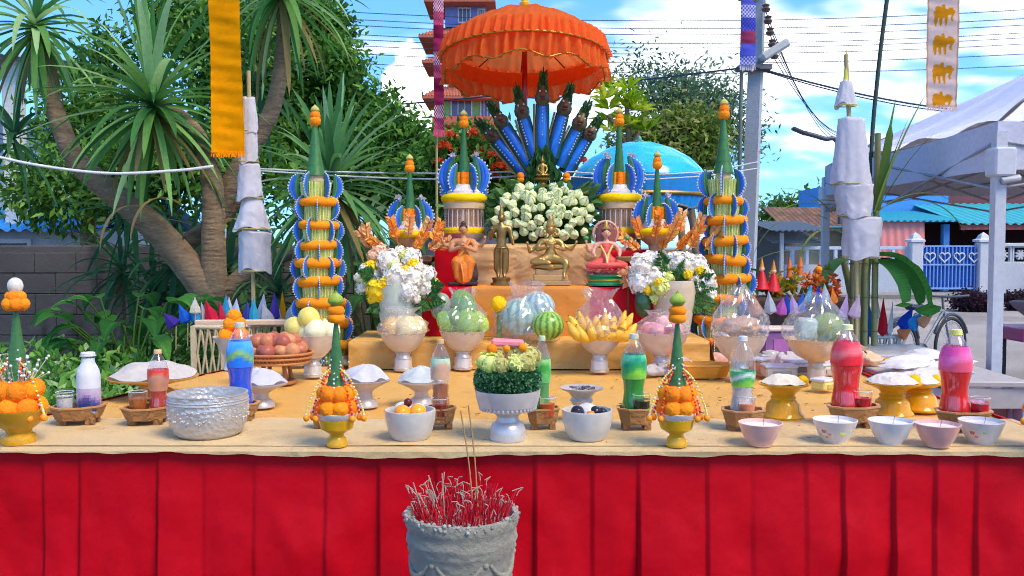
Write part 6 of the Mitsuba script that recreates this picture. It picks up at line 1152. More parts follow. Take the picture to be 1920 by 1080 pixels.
# ================================================================ front flower cones
def front_cone(label, px, pyb, sc, grp, gold=True, egg=False):
    p = on(px, pyb, .786); s = p[1] / F * sc; k = thing('flower_cone', label, 'flower cone', grp); O = lambda x, y, z: p + np.array([x, y, z]) * s
    if egg: part(k, 'bowl', MB().add(lathe([(0, 0), (28, 0), (30, 5), (28, 14), (20, 19), (22, 24), (40, 38), (50, 58), (51, 62), (47, 62), (0, 40)], 32), L('#eeb030'), jit=.05), 'amber', place(p, 0, s)); zb, Rm, rm, zc, cr, ch, ctip = 66, 30, 19, 110, 22, 132, 248
    else:
        part(k, 'goblet', MB().add(lathe([(0, 0), (19, 0), (20, 3), (18, 14), (13, 20), (14, 24), (30, 34), (34, 52), (31, 54), (0, 40)], 32), L('#f2b824')), 'amber', place(p, 0, s)); part(k, 'core', MB().add(lathe([(0, 1), (15, 2), (9, 20), (22, 36), (28, 50), (0, 50)], 20), L('#f0bc3a')), 'gloss', place(p, 0, s))
        part(k, 'cup', MB().add(lathe([(24, 44), (35, 54), (38, 64), (36, 65), (0, 60)], 32), L('#ece2d4')), 'gloss', place(p, 0, s)); zb, Rm, rm, zc, cr, ch, ctip = 74, 25, 17, 112, 20, 126, 240
    n = 7
    for ly in range(2):
        for j in range(n):
            a = -math.pi / 2 + 6.283 * (j + (.5 if not egg else .5 * ly)) / n; rr = Rm - 4 * ly; part(k, 'marigold', POMP[(j + ly) % 2], tw=place(O(rr * math.cos(a), rr * math.sin(a), zb + ly * rm * 1.55), a, rm * s, rx=.4 * j))
    part(k, 'leaf_cone', cone_leaf(cr, 4, ch, '#3f7438', 14, 6), 'satin', place(O(0, 0, zc - 6), 0, s))
    for sg in (-1, 1):
        for j, (w, c1, c2) in enumerate(((44, '#d82a1c', '#f0e6d8'), (54, '#e8d84a', '#f4f0d8'), (34, '#d8301c', '#f08a2c'))):
            ln = curve([(sg * cr * .5, -10, zc + 42 - 6 * j), (sg * (w * .55), -8 - 6 * j, zc + 14), (sg * w * .9, -6 - 10 * j, zb + 8), (sg * w, -6 - 10 * j, zb - 12)], 22); bm = MB()
            for q, b in enumerate(ln): bm.add(ball(1), L(c1 if q % 3 else c2), b, s=2.3)
            bm.add(ball(1), OR, ln[-1] - [0, 0, 6], s=(6, 6, 7)); part(k, 'bead_string', bm, 'satin', place(p, 0, s))
    cm = MB()
    for q in range(9): cm.add(ball(1), WH, (0, -cr - 4 - q * .2, zc + 18 - q * 8), s=2.2)
    for q in range(14): cm.add(ball(1), WH, (RND.uniform(-1, 1) * cr * 1.3, -cr * RND.uniform(.5, 1), zc + RND.uniform(-4, 60)), s=1.6)
    part(k, 'white_buds', cm, 'satin', place(p, 0, s))
    if egg:
        fm = MB()
        for q in range(34):
            a = RND.uniform(-3.1, .0) if q % 3 else RND.uniform(0, 3); b0 = np.array([20 * math.cos(a), 20 * math.sin(a), zb + 40]); b1 = b0 + np.array([math.cos(a) * RND.uniform(10, 44), math.sin(a) * 22, RND.uniform(14, 54)])
            fm.add(tube([b0, b1], .6, 4), L('#d8d8b8')).add(ball(1), L('#f2f0ec'), b1, s=2.6)
        part(k, 'pin_flowers', fm, 'satin', place(p, 0, s))
        for j in range(6): a = j * 1.047; part(k, 'marigold', POMP[j % 2], tw=place(O(12 * math.cos(a), 12 * math.sin(a), ctip), a, 12.5 * s))
        for j in range(4): a = j * 1.57; part(k, 'marigold', POMP[j % 2], tw=place(O(8 * math.cos(a), 8 * math.sin(a), ctip + 13), a, 11 * s))
        part(k, 'egg', MB().add(lathe([(13 * math.sin(t), -15 * math.cos(t)) for t in np.linspace(0, math.pi, 14)], 20), L('#ece4d4')), 'satin', place(O(0, 0, ctip + 32), 0, s))
    else:
        part(k, 'marigold_ring', garland_ring(9, 8, OR, 26), 'matte', place(O(0, 0, ctip + 2), 0, s)); part(k, 'marigold_ring', garland_ring(8.5, 8, OR * [1, .85, 1], 26), 'matte', place(O(0, 0, ctip + 16), 1, s))
        part(k, 'lotus_tip', BUD_G, tw=place(O(0, 0, ctip + 24), 0, 15.5 * s))
front_cone('marigold cone in gold goblet with lotus tip left of the white bowl of orange fruit', 632, 836, 1.0, 'front flower cones')
front_cone('marigold cone in gold goblet with lotus tip right of the green soda bottle', 1268, 836, 1.0, 'front flower cones')
front_cone('large marigold cone topped by an egg in gold bowl at far left', 36, 830, 1.06, 'front flower cones', egg=True)
front_cone('marigold cone cut by the right edge of the table', 1962, 842, 1.0, 'front flower cones')

k = thing('central_flower_bowl', 'white footed bowl of green ruffles and cream flowers at the table centre', 'flower bowl'); p = on(952, 824, .786); s = p[1] / F; O = lambda x, y, z: p + np.array([x, y, z]) * s
part(k, 'bowl', MB().add(lathe([(0, 0), (33, 0), (35, 4), (33, 14), (34, 18), (30, 30), (22, 36), (20, 44), (24, 50), (40, 56), (56, 66), (61, 84), (62, 96), (58, 96), (0, 80)], 44), L('#d8d4d2')), 'metal', place(p, 0, s))
rm = MB()
for j in range(40): a = 6.283 * j / 40; rm.add(ball(1), L('#d8d2d0'), (52 * math.cos(a), 52 * math.sin(a), 62), s=(3, 3, 5))
part(k, 'petal_border', rm, 'metal', place(p, 0, s))
gm = MB(); n = 1500; a = RNG.random(n) * 6.283; b = RNG.uniform(-1, 1, n); pz = np.stack([np.cos(a) * (59 - 8 * b ** 2), np.sin(a) * (59 - 8 * b ** 2), 114 + b * 20], -1)
gm.add(lathe([(0, 94), (52, 94), (56, 112), (48, 134), (0, 134)], 30), L('#2e5a38')).add(leaves(pz, np.stack([np.cos(a), np.sin(a), RNG.normal(size=n) * .6], -1), RNG.uniform(5, 9, n), 5.5, .3), np.repeat(np.array([L(c) for c in ('#3f7a4c', '#5a9464', '#8ab890', '#2f6a40')])[RNG.integers(0, 4, n)], 4, 0))
part(k, 'green_ruffle', gm, 'leaf', place(p, 0, s))
for j, (dx, dy, dz, r_) in enumerate(((-30, -24, 146, 20), (-12, -34, 146, 17), (32, -24, 150, 20), (14, -34, 148, 17), (44, 0, 158, 18), (30, 8, 166, 16), (-44, 0, 148, 17), (-20, 14, 152, 18), (10, 20, 158, 18))): part(k, 'cream_flower', HYG if j % 3 == 0 else hydrangea(L('#efeaa0'), 40 + j).ply('petal'), tw=place(O(dx, dy, dz), j, r_ * s))
part(k, 'stick', MB().add(tube([[-2, -36, 134], [-2, -30, 174]], 3, 7), L('#9a5a34')), 'satin', place(p, 0, s)); part(k, 'pink_paper', MB().add(rbox(62, 24, 14, 4), L('#ec8a94'), (0, 14, 182), rot(ry=.05), flat=True), 'satin', place(p, 0, s))
part(k, 'marigold', POMP[0], tw=place(O(-2, -32, 176), 0, 7 * s)); part(k, 'marigold', POMP[0], tw=place(O(28, -10, 176), 0, 8 * s)); part(k, 'marigold', POMP[1], tw=place(O(-30, 0, 172), 0, 10 * s))
k = thing('flower_stick', 'green wrapped stick topped by a yellow flower before the altar step', 'flower'); p = on(938, 690, .79) + [0, .05, 0]
part(k, 'stick', MB().add(tube([p, at(937, 640, p[1]), at(936, 580, p[1])], [.02, .018, .014], 8), L('#4a8a44')), 'satin'); part(k, 'flower', POMPY, tw=place(at(935, 570, p[1]), 0, .046))

# ================================================================ bowls on the front of the table
k = thing('hammered_bowl', 'large hammered silver bowl at left of the table', 'bowl'); p = on(380, 822, .786) + [0, .06, 0]; s = p[1] / F
part(k, 'body', MB().add(lathe([(0, 0), (54, 0), (62, 8), (70, 26), (74, 48), (74, 62), (72, 78), (73, 81), (69, 81), (68, 60), (60, 24), (48, 8), (0, 7)], 64, 60), L('#c4c0bb')), 'hammered', place(p, 0, s))
rm = MB(); [rm.add(ring(R_, 1.3, 64, 6), L('#bdb8b2'), (0, 0, z)) for z, R_ in ((70, 73.2), (65, 73.8), (80, 72))]; part(k, 'rim_band', rm, 'metal', place(p, 0, s))
em = MB()
for j in range(150): a, z = RND.random() * 6.283, RND.uniform(32, 58); em.add(ball(1), L('#e6e2dc'), (73.2 * math.cos(a), 73.2 * math.sin(a), z), s=(RND.uniform(1.2, 2.6), RND.uniform(1.2, 2.6), RND.uniform(1, 2)))
part(k, 'embossing', em, 'metal', place(p, 0, s))
def white_bowl(label, px, pyb, fruits):
    k = thing('white_bowl', label, 'bowl'); p = on(px, pyb, .786) + [0, .04, 0]; s = p[1] / F
    part(k, 'body', MB().add(lathe([(0, 0), (30, 0), (33, 3), (42, 18), (47, 38), (48, 54), (47.5, 57), (44.5, 57), (43, 40), (34, 36), (0, 36)], 48, 50), L('#d8d4cc'), jit=.03), 'gloss', place(p, 0, s))
    for j, (nm, lab, dx, dy, dz, r_, c, grp) in enumerate(fruits): item(nm, lab, 'fruit', MB().add(lumpy(3, .06, 2, 50 + j), L(c), jit=.04), p + np.array([dx, dy, dz]) * s, r_ * s, 'gloss', grp, rz=j)
white_bowl('white bowl of orange fruit left of the central flower bowl', 767, 828, [('orange_fruit', 'orange fruit in the white bowl, the left one', -12, -22, 53, 16, '#f5a020', None), ('orange_fruit', 'orange fruit in the white bowl, the right one', 16, -18, 54, 16, '#f5a828', None), ('white_sweet', 'round white sweet at the back of the bowl of orange fruit', -16, 14, 52, 17, '#ece6e0', None), ('white_sweet', 'small white sweet right of the dark berry', 14, 16, 52, 14, '#ece6e0', None), ('dark_berry', 'dark red berry on top of the white bowl of orange fruit', -4, -2, 70, 8, '#5a1c22', None)])
white_bowl('white bowl of dark berries right of the central flower bowl', 1103, 828, [('dark_berry', 'large purple black berry at left in the white bowl', -20, -16, 54, 13, '#2c2430', None), ('dark_berry', 'black berry at the right of the white bowl', 14, -12, 54, 11, '#23242a', None), ('dark_berry', 'black berry at the right edge of the bowl', 28, -4, 52, 9, '#2a2c30', None), ('orange_piece', 'small orange piece among the dark berries', 4, -26, 50, 9, '#ee8a2a', None), ('white_sweet', 'white sweet under the dark berries', 0, 4, 44, 24, '#e4e0dc', None)])
def small_bowl(label, px, pyb, col, spots):
    k = thing('small_bowl', label, 'bowl', 'small bowls at the front right'); p = on(px, pyb, .786) + [0, .03, 0]; s = p[1] / F
    part(k, 'body', MB().add(lathe([(0, 0), (21, 0), (22, 3), (31, 16), (38, 34), (41, 43), (39.5, 43.5), (35, 32), (24, 12), (0, 8)], 40, 50), L(col)), 'gloss', place(p, 0, s))
    part(k, 'filling', MB().add(lathe([(36.5, 37), (20, 38), (0, 38)], 30), L('#efe9e6')), 'gloss', place(p, 0, s))
    mm = MB()
    for a, z, r_, c in spots:
        rr = np.interp(z, [3, 16, 34, 43], [22, 31, 38, 41]) + .3; mm.add(ball(1), L(c), (rr * math.cos(a), rr * math.sin(a), z), rot(rz=a), (.5, r_, r_ * .8))
    if spots: part(k, 'painted_flower', mm, 'gloss', place(p, 0, s))
    part(k, 'incense_stub', MB().add(tube([[4, -4, 38], [5, -5, 52]], .6, 4), L('#6a5a4a')), 'matte', place(p, 0, s))
small_bowl('small plain pink bowl, leftmost of the front right bowls', 1430, 838, '#e6b4a4', []); small_bowl('small white bowl painted with red and green flowers at front right', 1571, 832, '#ece0d6', [(-2.5, 25, 5, '#d8705a'), (-2.2, 20, 4, '#e09a7a'), (-1.5, 22, 6, '#b8c46a'), (-1.0, 26, 4, '#c8cc8a'), (-2.4, 14, 3, '#d88a6a')])
small_bowl('small plain white bowl between the painted bowl and the pink bowl', 1676, 834, '#e4e2e2', []); small_bowl('small pink bowl second from the right of the front bowls', 1765, 840, '#e0a89c', []); small_bowl('small white bowl painted with red flowers at far front right', 1848, 834, '#e8e0d8', [(-2.5, 24, 5, '#cf6a5a'), (-2.3, 17, 4, '#d88a78'), (-1.9, 26, 3, '#9ab07a')])
k = thing('footed_dish', 'small silver footed dish of dark seeds behind the white bowl of berries', 'dish'); p = on(1090, 790, .786); s = p[1] / F
part(k, 'body', MB().add(lathe([(0, 0), (28, 0), (28, 4), (20, 12), (16, 20), (15, 30), (22, 40), (18, 46), (26, 56), (40, 62), (41, 65), (38, 65), (0, 60)], 36), L('#d9cfc8')), 'metal', place(p, 0, s))
mm = MB(); [mm.add(ball(1), L(RND.choice(['#3a3436', '#5a5456', '#8a888c'])), (RND.uniform(-24, 24), RND.uniform(-18, 18), 63), s=(4, 3.4, 2.6)) for _ in range(26)]; part(k, 'seeds', mm, 'satin', place(p, 0, s))

# gold footed trays and packets at right
def gold_tray(label, px, pyb, R, h, clabel, cc, seed):
    p = on(px, pyb, .786); s = p[1] / F; k = thing('gold_tray', label, 'footed tray'); pr_ = [(0, 0), (38, 0), (39, 4), (33, 12), (30, 26), (22, 34), (24, 38), (20, 42), (24, 48), (R * .8, h - 4), (R, h), (R * 1.02, h + 3), (R * .95, h + 3), (0, h - 2)]
    part(k, 'body', MB().add(lathe(pr_, 40), L('#f0ae20')), 'amber', place(p, 0, s)); part(k, 'inner', MB().add(lathe([(a * .9, b * .97 + 1) for a, b in pr_[:-3]] + [(0, h - 3)], 30), L('#e8a028')), 'metal', place(p, 0, s))
    def fn(u, v):
        a = u * 2 * np.pi; rr = R * .9 * v; z = 16 * (1 - v ** 2.4) + 7 * (meshkit.fbm(np.stack([np.cos(a) * rr * .07, np.sin(a) * rr * .07, 0 * a + seed], -1), 3) - .4); return np.stack([rr * np.cos(a), rr * np.sin(a), h + 3 + np.maximum(z, .5)], -1)
    item('food_packet', clabel, 'food packet', MB().add(sheet(fn, 40, 12), L(cc), flat=True), p, s, 'satin')
    item('yellow_flower', 'yellow flower on the ' + label, 'flower', POMPY, p + np.array([R * .72, -10, h + 8]) * s, 11 * s)
gold_tray('amber glass footed tray right of the clear bottle', 1468, 782, 46, 62, 'pale packet on the amber glass tray right of the clear bottle', '#e8d8b8', 1)
gold_tray('amber glass footed tray between the two red bottles', 1672, 778, 52, 60, 'white packet on the amber glass tray between the two red bottles', '#efe4d4', 2)
gold_tray('rear amber glass footed tray beside the right table edge', 1722, 768, 40, 50, 'white packet on the rear amber glass tray', '#efe6da', 3)
for j, (px, py, w, d_, h, c, lab) in enumerate(((1460, 706, .16, .12, .05, '#e8dccc', 'clear plastic box of sweets behind the left amber tray'), (1500, 700, .15, .11, .06, '#cfc8d2', 'clear plastic box with dark print behind the left amber tray'), (1548, 702, .14, .1, .05, '#e0d6cc', 'small white box beside the clear plastic boxes'), (1545, 730, .1, .08, .04, '#e8d070', 'yellow packet behind the red bottle'), (1420, 700, .1, .1, .07, '#d8a07a', 'small brown packet behind the clear bottle'), (1585, 722, .1, .08, .05, '#b8d4b0', 'pale green packet behind the red bottle with light red band'))):
    q = on(px, py, .79); k = thing('packet', lab, 'packet'); part(k, 'box', MB().add(rbox(w, d_, h, .008), L(c), (0, 0, h / 2), flat=True), 'satin', place(q, .2 * j)); part(k, 'lid', MB().add(rbox(w * 1.05, d_ * 1.06, .012, .003), L('#e8eaf0'), (0, 0, h + .007), flat=True).add(rbox(w * .6, .004, h * .5, .001), L('#5a4a54') if j == 1 else L(c) * .7, (0, -d_ / 2 - .003, h * .45), flat=True), 'gloss', place(q, .2 * j))
for j, (px, py, w, lab) in enumerate(((1470, 690, .2, 'crumpled white plastic bag before the purple box'), (1280, 690, .17, 'crumpled pinkish plastic bag behind the right flower cone'), (1230, 704, .14, 'pale plastic bag left of the right flower cone'), (1560, 690, .2, 'peach coloured food packet behind the red bottle'), (1620, 688, .2, 'peach coloured wrapped food with golden end at right'))):
    def fn(u, v):
        a = u * 2 * np.pi; r_ = np.sin(np.pi * (v * .96 + .02)) ** .7 * (1 + .22 * np.sin(a * 3 + j) + .12 * np.sin(a * 7 + 4 * v + j) + .25 * (meshkit.noise(np.stack([np.cos(a) * 2 + j, np.sin(a) * 2, v * 5], -1)) - .5)); return np.stack([r_ * np.cos(a), r_ * np.sin(a) * .7, .36 * (1 - np.cos(np.pi * v)) * (1 + .15 * np.sin(a * 2))], -1)
    item('plastic_bag', lab, 'plastic bag' if j < 3 else 'food packet', MB().add(sheet(fn, 36, 16), L(['#e8dcdc', '#ecd0cc', '#e4dcd8', '#e6bc94', '#dfb890'][j]), flat=True), on(px, py, .786), w * .55, 'fabric' if j < 3 else 'satin')
item('marigold', 'loose marigold on the packets at right', 'flower', POMP[0], on(1662, 678, .85), .02)
k = thing('yellow_tray', 'low yellow offering tray behind the right flower cone', 'tray'); q = on(1312, 706, .786); part(k, 'body', MB().add(lathe([(0, 0), (.14, 0), (.165, .06), (.17, .065), (.155, .06), (0, .015)], 6), L('#e0932a'), s=(1, .6, 1), flat=True), 'satin', place(q)); part(k, 'rim', MB().add(lathe([(.16, .062), (.16, .07), (.175, .07), (.175, .062)], 6), L('#eab04a'), s=(1, .6, 1), flat=True), 'satin', place(q))
k = thing('purple_box', 'purple box with pale lid before the potted flowers at right', 'box'); q = at(1457, 650, 5.3); part(k, 'body', MB().add(rbox(.2, .16, .20, .01), L('#8a5a8c'), flat=True), 'satin', place(q)); part(k, 'lid', MB().add(rbox(.24, .19, .02, .006), L('#e0cabc'), (0, 0, .11), flat=True), 'satin', place(q)); part(k, 'print', MB().add(rbox(.09, .004, .1, .001), L('#b06aa8'), (0, -.082, 0), flat=True), 'satin', place(q))
k = thing('side_table', 'side table behind the purple box carrying boxes and offerings', 'table'); part(k, 'top', MB().add(rbox(1.35, .62, .03, .006), L('#b8b4b0'), (1.98, 5.55, .80), flat=True), 'satin')
for sx in (1.38, 2.58):
    for sy in (5.3, 5.8): part(k, 'leg', MB().add(tube([[sx, sy, 0], [sx, sy, .79]], .018), L('#8a8c90')), 'satin')

# white side table with folded packets at right
k = thing('side_table', 'pale side table with white skirt right of the amber trays', 'table'); part(k, 'top', MB().add(rbox(.62, .9, .03, .006), L('#a8a29c'), (2.26, 4.78, .78), rot(rz=-.05), flat=True), 'satin')
for sx in (2.0, 2.5):
    for sy in (4.42, 5.14): part(k, 'leg', MB().add(tube([[sx, sy, 0], [sx, sy, .77]], .018), L('#8f939c')), 'satin')
part(k, 'apron', MB().add(box(.6, .01, .1), L('#a8a29c'), (2.24, 4.34, .71), flat=True), 'satin')
for j in range(13):
    q = np.array([2.03 + .065 * (j % 7) + .03 * (j % 2), 4.42 + .09 * (j % 7) + (.16 if j > 6 else 0), .80 + .012 * (j % 3) + (.03 if j > 6 else 0)])
    def fn(u, v): return np.stack([(u - .5) * .34, (v - .5) * .16, .03 * np.sin(np.pi * u) ** .4 * np.sin(np.pi * v) ** .5 + .012 * (meshkit.fbm(np.stack([u * 6 + j, v * 4, 0 * u], -1), 3) - .5)], -1)
    item('folded_packet', 'white folded packet lying on the pale side table at right', 'food packet', MB().add(sheet(fn, 26, 12), L(['#efe9e6', '#e8e0dc', '#f0ece4'][j % 3])), q, 1.0, 'satin', 'white packets on the pale side table', rz=-.5 + .16 * j)

for j, (px, py, D_, w, c, kind, lab) in enumerate(((1410, 655, 5.35, .15, '#e4c8b0', 0, 'film wrapped peach coloured tray left of the purple box'), (1500, 668, 5.3, .17, '#e8d8d4', 1, 'crumpled white bag right of the purple box'), (1580, 668, 5.3, .15, '#e6b890', 1, 'crumpled peach bag behind the red bottle with light red band'), (1335, 668, 5.0, .13, '#efc4bc', 1, 'crumpled pink bag right of the right flower cone'), (1445, 672, 5.2, .12, '#d8d4cc', 0, 'small pale wrapped box under the film peak at right'), (1608, 650, 5.4, .12, '#caa884', 1, 'brown paper bag before the sugar cane'), (560, 690, 4.95, .12, '#ece6da', 1, 'crumpled white bag behind the rattan basket'), (655, 668, 4.95, .1, '#e8e0d4', 1, 'crumpled white bag at the left end of the altar step'), (1310, 640, 5.3, .12, '#c8323a', 1, 'crumpled red cloth bundle behind the yellow tray'))):
    q = at(px, py, D_); q[2] = max(q[2] - .05, .79)
    def fn(u, v):
        a = u * 2 * np.pi; r_ = np.sin(np.pi * (v * .96 + .02)) ** .6 * (1 + .2 * np.sin(a * 3 + j) + .12 * np.abs(np.sin(a * 4 + 4 * v + j)) + .4 * (meshkit.noise(np.stack([np.cos(a) * 2.5 + j * 3, np.sin(a) * 2.5, v * 5], -1)) - .5)); return np.stack([r_ * np.cos(a), r_ * np.sin(a) * .7, .42 * (1 - np.cos(np.pi * v)) * (1 + .2 * np.sin(a * 2 + j))], -1)
    item('plastic_bag' if kind else 'wrapped_tray', lab, 'bag' if kind else 'food tray', MB().add(sheet(fn, 36, 16), L(c), flat=True) if kind else MB().add(rbox(2, 1.3, .5, .1), L(c), (0, 0, .3), flat=True).add(lumpy(2, .3, 2, j), L(c) * .8, (0, 0, .6), s=(.8, .5, .3)), q, w * .55, 'fabric' if kind else 'gloss')
# ================================================================ offering racks with paper flags, potted flowers
def lattice(k, x0, x1, y0, y1, z0, z1, col, n=7):
    d = np.array([x1 - x0, y1 - y0]); 
    for t in (0, 1): part(k, 'post', MB().add(box(.028, .028, z1 - z0 + .02), col, (x0 + d[0] * t, y0 + d[1] * t, (z0 + z1) / 2), flat=True), 'satin')
    for z in (z0, z1): part(k, 'rail', MB().add(tube([[x0, y0, z], [x1, y1, z]], .015, 5), col), 'satin')
    for i in range(n):
        for sg in (0, 1):
            a, b = (i - .0) / n, (i + 1.0) / n; a, b = (a, b) if sg else (b, a); part(k, 'lath', MB().add(tube([[x0 + d[0] * a, y0 + d[1] * a - .004 * sg, z0], [x0 + d[0] * b, y0 + d[1] * b - .004 * sg, z1]], .007, 4), col * .9), 'satin')
def flag(col, h, w): return MB().add(np.array([[-w / 2, 0, 0], [w / 2, 0, 0], [0, .012, h], [0, -w * .35, h * .12], [0, w * .2, h * .1]]) if False else lathe([(0, 0), (w * .5, h * .12), (w * .42, h * .4), (w * .16, h * .75), (0, h)], 4), L(col), s=(1, .35, 1), flat=True)
k = thing('offering_rack', 'bamboo lattice rack stuck with coloured paper flags at left', 'offering rack')
pa_, pb_ = at(364, 690, 5.25), at(424, 690, 5.35); zt = at(364, 614, 5.25)[2]; lattice(k, pa_[0], pb_[0] + .02, 5.25, 5.25, .66, zt, L('#cdb892'), 4); lattice(k, pb_[0] + .06, at(545, 600, 5.5)[0], 5.3, 5.5, .66, zt, L('#cdb892'), 7)
part(k, 'top_rail', MB().add(rbox(at(545, 600, 5.4)[0] - pa_[0] + .04, .05, .035, .006), L('#d8b89a'), ((at(545, 600, 5.4)[0] + pa_[0]) / 2, 5.36, zt + .02), rot(rz=.3 * .3), flat=True), 'satin')
part(k, 'tray', MB().add(box(.6, .3, .02), L('#8a7452'), ((at(545, 600, 5.4)[0] + pa_[0]) / 2, 5.5, .64), flat=True), 'matte')
for t in (0, 1): part(k, 'leg', MB().add(box(.03, .03, .64), L('#8a7452'), (pa_[0] + .05 + t * .5, 5.5, .32), flat=True), 'matte')
for px, py, h, w, c, le in ((330, 612, 34, 26, '#4a3a9a', -.7), (352, 606, 40, 24, '#2a6ad0', -.4), (368, 606, 46, 24, '#3aa0d8', -.2), (366, 590, 34, 20, '#e8e4d0', 0), (384, 608, 44, 24, '#e8e6dc', -.2), (400, 606, 46, 26, '#d82a4a', -.3), (416, 608, 44, 26, '#e03a50', -.1), (430, 606, 50, 24, '#e8e8e8', 0), (440, 602, 44, 22, '#b8d0e0', .1), (424, 600, 50, 18, '#3a9ac8', 0), (464, 606, 42, 22, '#4a52b0', 0), (476, 604, 48, 20, '#4ab8d8', 0), (490, 604, 56, 22, '#c8d4ec', .1), (505, 606, 40, 24, '#e4e4e8', -.3), (515, 602, 56, 20, '#5a4ab0', 0), (530, 604, 60, 18, '#f0a020', 0), (540, 604, 46, 26, '#e2e2e6', .4), (528, 610, 34, 30, '#ececec', -.2)):
    D_ = 5.32 + (px - 330) * .0012 + RND.uniform(-.03, .03); s = D_ / F; q = part(k, 'paper_flag', flag(c, h * s, w * s), 'fabric', place(at(px, py, D_), RND.uniform(-.5, .5), 1, ry=le)); part(q, 'flag_stick', MB().add(tube([at(px, py + 44, D_), at(px, py, D_)], .003, 4), L('#b8a070')), 'matte')
k = thing('offering_rack', 'lattice rack stuck with blue and red paper flags right of the cane bundle', 'offering rack'); q0, q1 = at(1640, 690, 5.9), at(1690, 690, 5.9); lattice(k, q0[0], q1[0], 5.9, 5.95, .62, at(1640, 632, 5.9)[2], L('#d8d4cc'), 5); part(k, 'tray', MB().add(box(.4, .3, .02), L('#8a7452'), (q0[0] + .12, 6.05, .62), flat=True), 'matte')
for t in (0, 1): part(k, 'leg', MB().add(box(.03, .03, .62), L('#6a5842'), (q0[0] + .02 + t * .22, 6.05, .31), flat=True), 'matte')
for px, py, h, w, c, le in ((1636, 636, 66, 16, '#2a8ad0', -.1), (1655, 632, 76, 20, '#d82a3c', .0), (1668, 630, 70, 14, '#e8e4e4', .1), (1690, 618, 50, 30, '#2a4ab8', .5), (1705, 616, 44, 30, '#3a9adc', .8), (1685, 632, 40, 26, '#e08a5a', .9), (1722, 610, 40, 24, '#e0a07a', .9), (1645, 600, 40, 12, '#e4d8c8', 0)): D_ = 5.9; s = D_ / F; part(k, 'paper_flag', flag(c, h * s, w * s), 'fabric', place(at(px, py, D_), RND.uniform(-.5, .5), 1, ry=le))
k = thing('flower_tray', 'tray of yellow and orange flowers with red dolls and paper flags at right', 'flower offering'); D = 5.65
part(k, 'tray', MB().add(rbox(.62, .3, .2, .02), L('#4a3a34'), at(1490, 585, D), flat=True), 'matte')
fm = MB()
for q in range(170):
    px, py = RND.uniform(1425, 1570), RND.uniform(505, 580); c = RND.choice(['#d8b02a', '#c89a20', '#e0c048', '#7a8a34']) if px < 1505 else RND.choice(['#e07a3a', '#d85a34', '#e8a04a', '#7a8a44'])
    if px < 1440: c = '#3a5a3a'
    if py < 520 and RND.random() < .6: continue
    fm.add(leaves(np.repeat(at(px, py, D + RND.uniform(-.12, .12))[None], 6, 0), RNG.normal(size=(6, 3)) + [0, -.4, .4], .045, .026), L(c))
part(k, 'flowers', fm, 'leaf')
for px, py in ((1428, 520), (1450, 524)):
    q = part(k, 'red_doll', MB().add(lathe([(0, 0), (.05, 0), (.03, .06), (.018, .1), (.012, .11), (0, .11)], 10), L('#c8202c')), 'satin', place(at(px, py + 22, D - .1))); part(q, 'doll_head', MB().add(ball(1), L('#e0b48a'), (0, 0, .125), s=.018).add(lathe([(.016, .135), (.008, .17), (0, .2)], 8), L('#d88a2a')), 'satin', place(at(px, py + 22, D - .1)))
for px, py in ((1480, 505), (1500, 500), (1535, 512)): part(k, 'orange_spike', MB().add(lathe([(0, 0), (.02, 0), (.016, .05), (.02, .055), (.01, .1), (0, .14)], 8), L('#d8702c')), 'satin', place(at(px, py + 16, D)))
for px, py, h, w, c in ((1445, 590, 44, 22, '#d0d8e4'), (1462, 592, 34, 24, '#c86ab8'), (1475, 590, 40, 20, '#2a4ab0'), (1490, 592, 40, 22, '#c0a8d8'), (1500, 588, 40, 20, '#3a6ac8'), (1515, 570, 36, 22, '#38a0c8'), (1535, 572, 38, 22, '#2a3aa8'), (1550, 574, 42, 20, '#c8d8e4'), (1565, 572, 34, 20, '#e0843a'), (1418, 594, 44, 26, '#d88a2c'), (1580, 600, 50, 24, '#b8a0cc'), (1600, 598, 46, 22, '#d0b8cc')): s = D / F; part(k, 'paper_flag', flag(c, h * s, w * s), 'fabric', place(at(px, py, D - .2), RND.uniform(-.5, .5), 1, ry=RND.uniform(-.3, .3)))
item('marigold', 'marigold ball standing above the orange flowers at right', 'flower', POMP[0], at(1535, 505, 5.6), .022)

